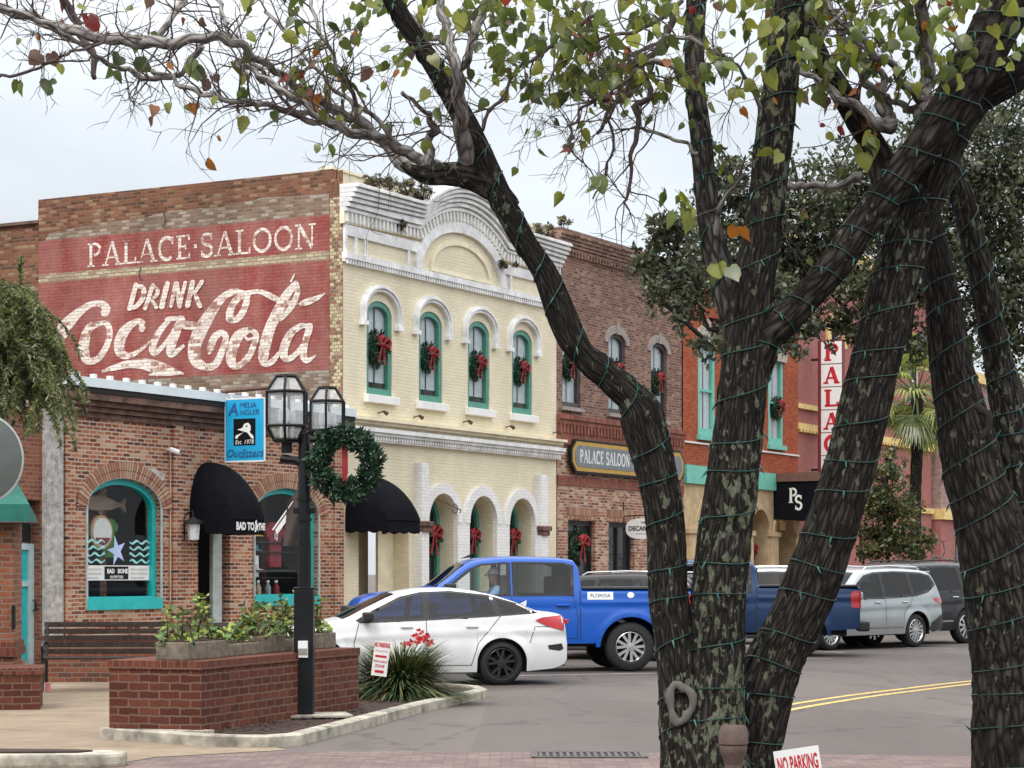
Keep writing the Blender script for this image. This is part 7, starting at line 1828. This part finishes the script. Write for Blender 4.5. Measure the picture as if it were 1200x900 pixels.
for (x, y, r, Y) in [(950,388,.22,37.5),(930,385,.4,37.5),(990,385,.45,38.5),(1010,400,.35,38.5),(790,300,.75,37),(815,345,.7,37),(775,335,.5,36.5),(840,290,.8,38),(880,260,.9,38.5),(850,230,.7,38),(920,300,.9,39),(960,330,.9,39),(985,270,1.1,39),(1010,340,.8,38),(940,240,.9,38),(895,340,.65,37),(865,380,.42,37),(828,400,.32,36.5),(845,390,.3,37),(1000,215,.9,39),(1040,250,1.0,39),(1060,330,.8,38.5),(1100,290,1.0,38),(1130,230,1.1,38),(1170,290,1.1,38.5),(1190,220,1.1,38),(1150,350,.9,38),(1120,400,.6,38),(1180,400,.8,38),(925,400,.35,37),(1065,400,.45,38),(775,270,.35,36.5),(800,262,.4,36.5),(1215,330,1.1,38),(1100,180,.9,38),(1180,150,1.0,38),(905,190,.4,38),(850,200,.4,38),(1060,190,.7,38),(760,300,.3,36.5),(935,355,.6,38),(800,372,.3,36.5)]:
    oc_.append((rel(x, y, Y), r*.96))
clump_tree('live_oak', 'dense dark green live oak crown behind the foreground trunks', b0, 12, ([(0, 0, 0), (.1, .1, 2.5), (-.1, .3, 4.5), (-.5, .5, 6)], [.42, .34, .3, .2]), oc_, M_oak, 8, 1900, .12, cl=.72, chain=True)
# small shrubby tree and palm down the street
b1 = at(1040, 668, 62); b1.z = .0
M_sm = [leafmat('street_tree_leaf', (.085, .105, .035)), leafmat('street_tree_leaf_dark', (.045, .062, .022)), leafmat('street_tree_leaf_olive', (.15, .13, .04))]
cr = [((at(x, y, 62)-b1), r) for x, y, r in [(1040,560,.7),(1030,590,.8),(1055,595,.8),(1025,625,.8),(1060,630,.75),(1040,640,.7),(1015,645,.45),(1075,640,.4),(1045,535,.35),(1085,635,.3)]]
clump_tree('street_tree', 'small bushy green street tree in front of the pink wall', b1, 4, ([(0, 0, 0), (.05, 0, 1.2), (0, .1, 2.5)], [.08, .07, .05]), cr, M_sm, 4, 250, .14, cl=.8)
M_palm = [leafmat('palm_frond', (.30, .34, .09)), leafmat('palm_frond_dark', (.15, .19, .06))]
def palm(label, px, ytop, ybase, Y, r, seed, grp):
    c = at(px, ytop, Y); e_ = thing('palm_tree', label, 'palm', (c.x, Y, 0), 0, grp); rr = random.Random(seed)
    m = MB(); n = 30; m.tube([(0.04*math.sin(k*.3), 0, c.z*k/n) for k in range(n+1)], [.17+.015*(k % 2) for k in range(n+1)], 12, uv=True); m.build('trunk', M_bark2, e_, smooth='all', fix=False)
    m = MB()
    for k in range(46):
        a = rr.uniform(0, 2*PI); el = rr.uniform(-.9, 1.2); d = Vector((math.cos(a)*math.cos(el), math.sin(a)*math.cos(el), math.sin(el))); L_ = r*rr.uniform(.6, .9); hub = Vector((0, 0, c.z))+d*L_
        m.tube([(0, 0, c.z), hub], .02, 4, cap=False, m=1); sd_ = d.cross(Vector((0, 0, 1))).normalized(); up = sd_.cross(d)
        for q in range(22):
            b = -1.5+3.0*q/21; dd = (d*math.cos(b)+sd_*math.sin(b)+up*rr.gauss(0, .08)).normalized(); l2 = r*.75*(1-.25*abs(b)/1.5); p1 = hub+dd*l2*.55; p2 = hub+dd*l2*.85+Vector((0, 0, -.30*l2)); w_ = dd.cross(up).normalized()*.035
            m.add([hub-w_*.4, hub+w_*.4, p1+w_, p1-w_], [(0, 1, 2, 3)], 0 if k % 3 else 1); m.add([p1-w_, p1+w_, p2], [(0, 1, 2)], 0 if k % 3 else 1)
    m.build('fronds', M_palm, e_, fix=False)
palm('pale green fan palm behind the leaning trunk, in front of the greyish pink wall', 1074, 462, 660, 66, 1.55, 3, 'palms down the street')
palm('fan palm peeking out beside the vertical sign', 985, 420, 660, 78, 1.3, 9, 'palms down the street')
pt_ = thing('bare_tree', 'leafless small tree in front of the greyish pink building', 'tree', (at(1078, 660, 68).x, 68, 0), 0); rr = random.Random(31); m = MB(); en = []
m.tube([(0, 0, 0), (.05, 0, 1.2), (0, 0, 2.0)], [.09, .08, .06], 8); mt_ = MB()
for k in range(16): grow(mt_, Vector((0, 0, rr.uniform(1.4, 2.0))), Vector((rr.gauss(0, 1), rr.gauss(0, .6), rr.uniform(.3, 1.4))).normalized(), rr.uniform(1.4, 3.0), .035, 3, en, rr)
m.build('trunk', M_gbark, pt_); o = mt_.build('branches', M_gbark, pt_, fix=False); o['kind'] = 'stuff'
# far trees closing the street
fr = random.Random(12)
for i, (px, top_, Y, w_, lab) in enumerate([(1150,470,105,3.2,'dark far tree at the end of the street, left of the right fork'),(1205,440,112,4,'dark far tree at the end of the street beyond the right edge'),(1255,460,100,4,'far tree outside the right edge at the end of the street'),(1180,540,98,2.5,'lower far tree at the end of the street between the right trunks')]):
    c = at(px, top_, Y); b = Vector((c.x, Y, 0)); crn = [((fr.gauss(0, w_*.4), fr.gauss(0, w_*.3), c.z-fr.uniform(.5, c.z*.55)), w_*fr.uniform(.35, .55)) for _ in range(9)]
    clump_tree('street_tree', lab, b, c.z, ([(0, 0, 0), (0, 0, c.z*.5)], [.2, .14]), crn, M_oak, 40+i, 260, .32, group='far trees at the end of the street', cl=1.1)
# bottlebrush tree at the left edge
b2 = Vector((-6.9, 29.6, 0)); Yb = 29.3
M_bb = [leafmat('bottlebrush_leaf', (.17, .21, .065)), leafmat('bottlebrush_leaf_dark', (.055, .085, .025)), leafmat('bottlebrush_leaf_olive', (.26, .25, .11)), leafmat('bottlebrush_flower', (.28, .04, .035))]
bt = thing('bottlebrush_tree', 'weeping fine-leaved bottlebrush tree hanging in from the left edge', 'tree', b2, 0); rr = random.Random(6)
m = MB(); m.tube([(-.6, .3, 0), (-.55, .3, 1.5), (-.4, .2, 3.2), (-.3, 0, 4.6)], [.14, .12, .1, .06], 10, uv=True, rough=.1); m.build('trunk', M_bark2, bt, smooth='all', fix=False)
st = MB(); lv = MB()
for k in range(330):
    x0 = rr.uniform(-60, 50); ytop = 338+rr.uniform(0, 110)+max(0, x0-25)*1.3; Yk = Yb+rr.uniform(-.7, .7); p = at(x0, ytop, Yk)-b2; L_ = rr.uniform(.4, 1.25)
    if x0 > 40: L_ *= .8
    yb_ = ytop+L_*FPX/Yk
    if yb_ > 560: L_ = (560-ytop)/FPX*Yk
    if L_ < .2: continue
    P = [p]; d = Vector((rr.gauss(.1, .5), rr.gauss(0, .5), .35)).normalized(); n = 9
    for s_ in range(n): d = (d+Vector((rr.gauss(0, .09), rr.gauss(0, .09), -.30))).normalized(); P.append(P[-1]+d*L_/n)
    st.tube([Vector((-.3, 0, 4.4)).lerp(p, .55), p]+P[1:], [.012]+[.009*(1-.7*i/n) for i in range(n+1)], 4, cap=False)
    for s_ in range(n):
        for q in range(24):
            f = rr.random(); c = P[s_].lerp(P[s_+1], f); t = ((P[s_+1]-P[s_]).normalized()*.8+Vector((rr.gauss(0, .55), rr.gauss(0, .55), rr.gauss(0, .5)))).normalized(); u = t.orthogonal(); u.rotate(Matrix.Rotation(rr.uniform(0, 6.3), 3, t)); l = rr.uniform(.05, .11); u = u.normalized()*l*.11
            mi = rr.choice((0, 0, 1, 1, 2)); lv.add([c, c+t*l*.5+u, c+t*l, c+t*l*.5-u], [(0, 1, 2, 3)], mi if (k % 110 or s_ < 7) else 3)
st.build('stems', M_twig, bt, fix=False); o = lv.build('leaves', M_bb, bt, fix=False); o['kind'] = 'stuff'
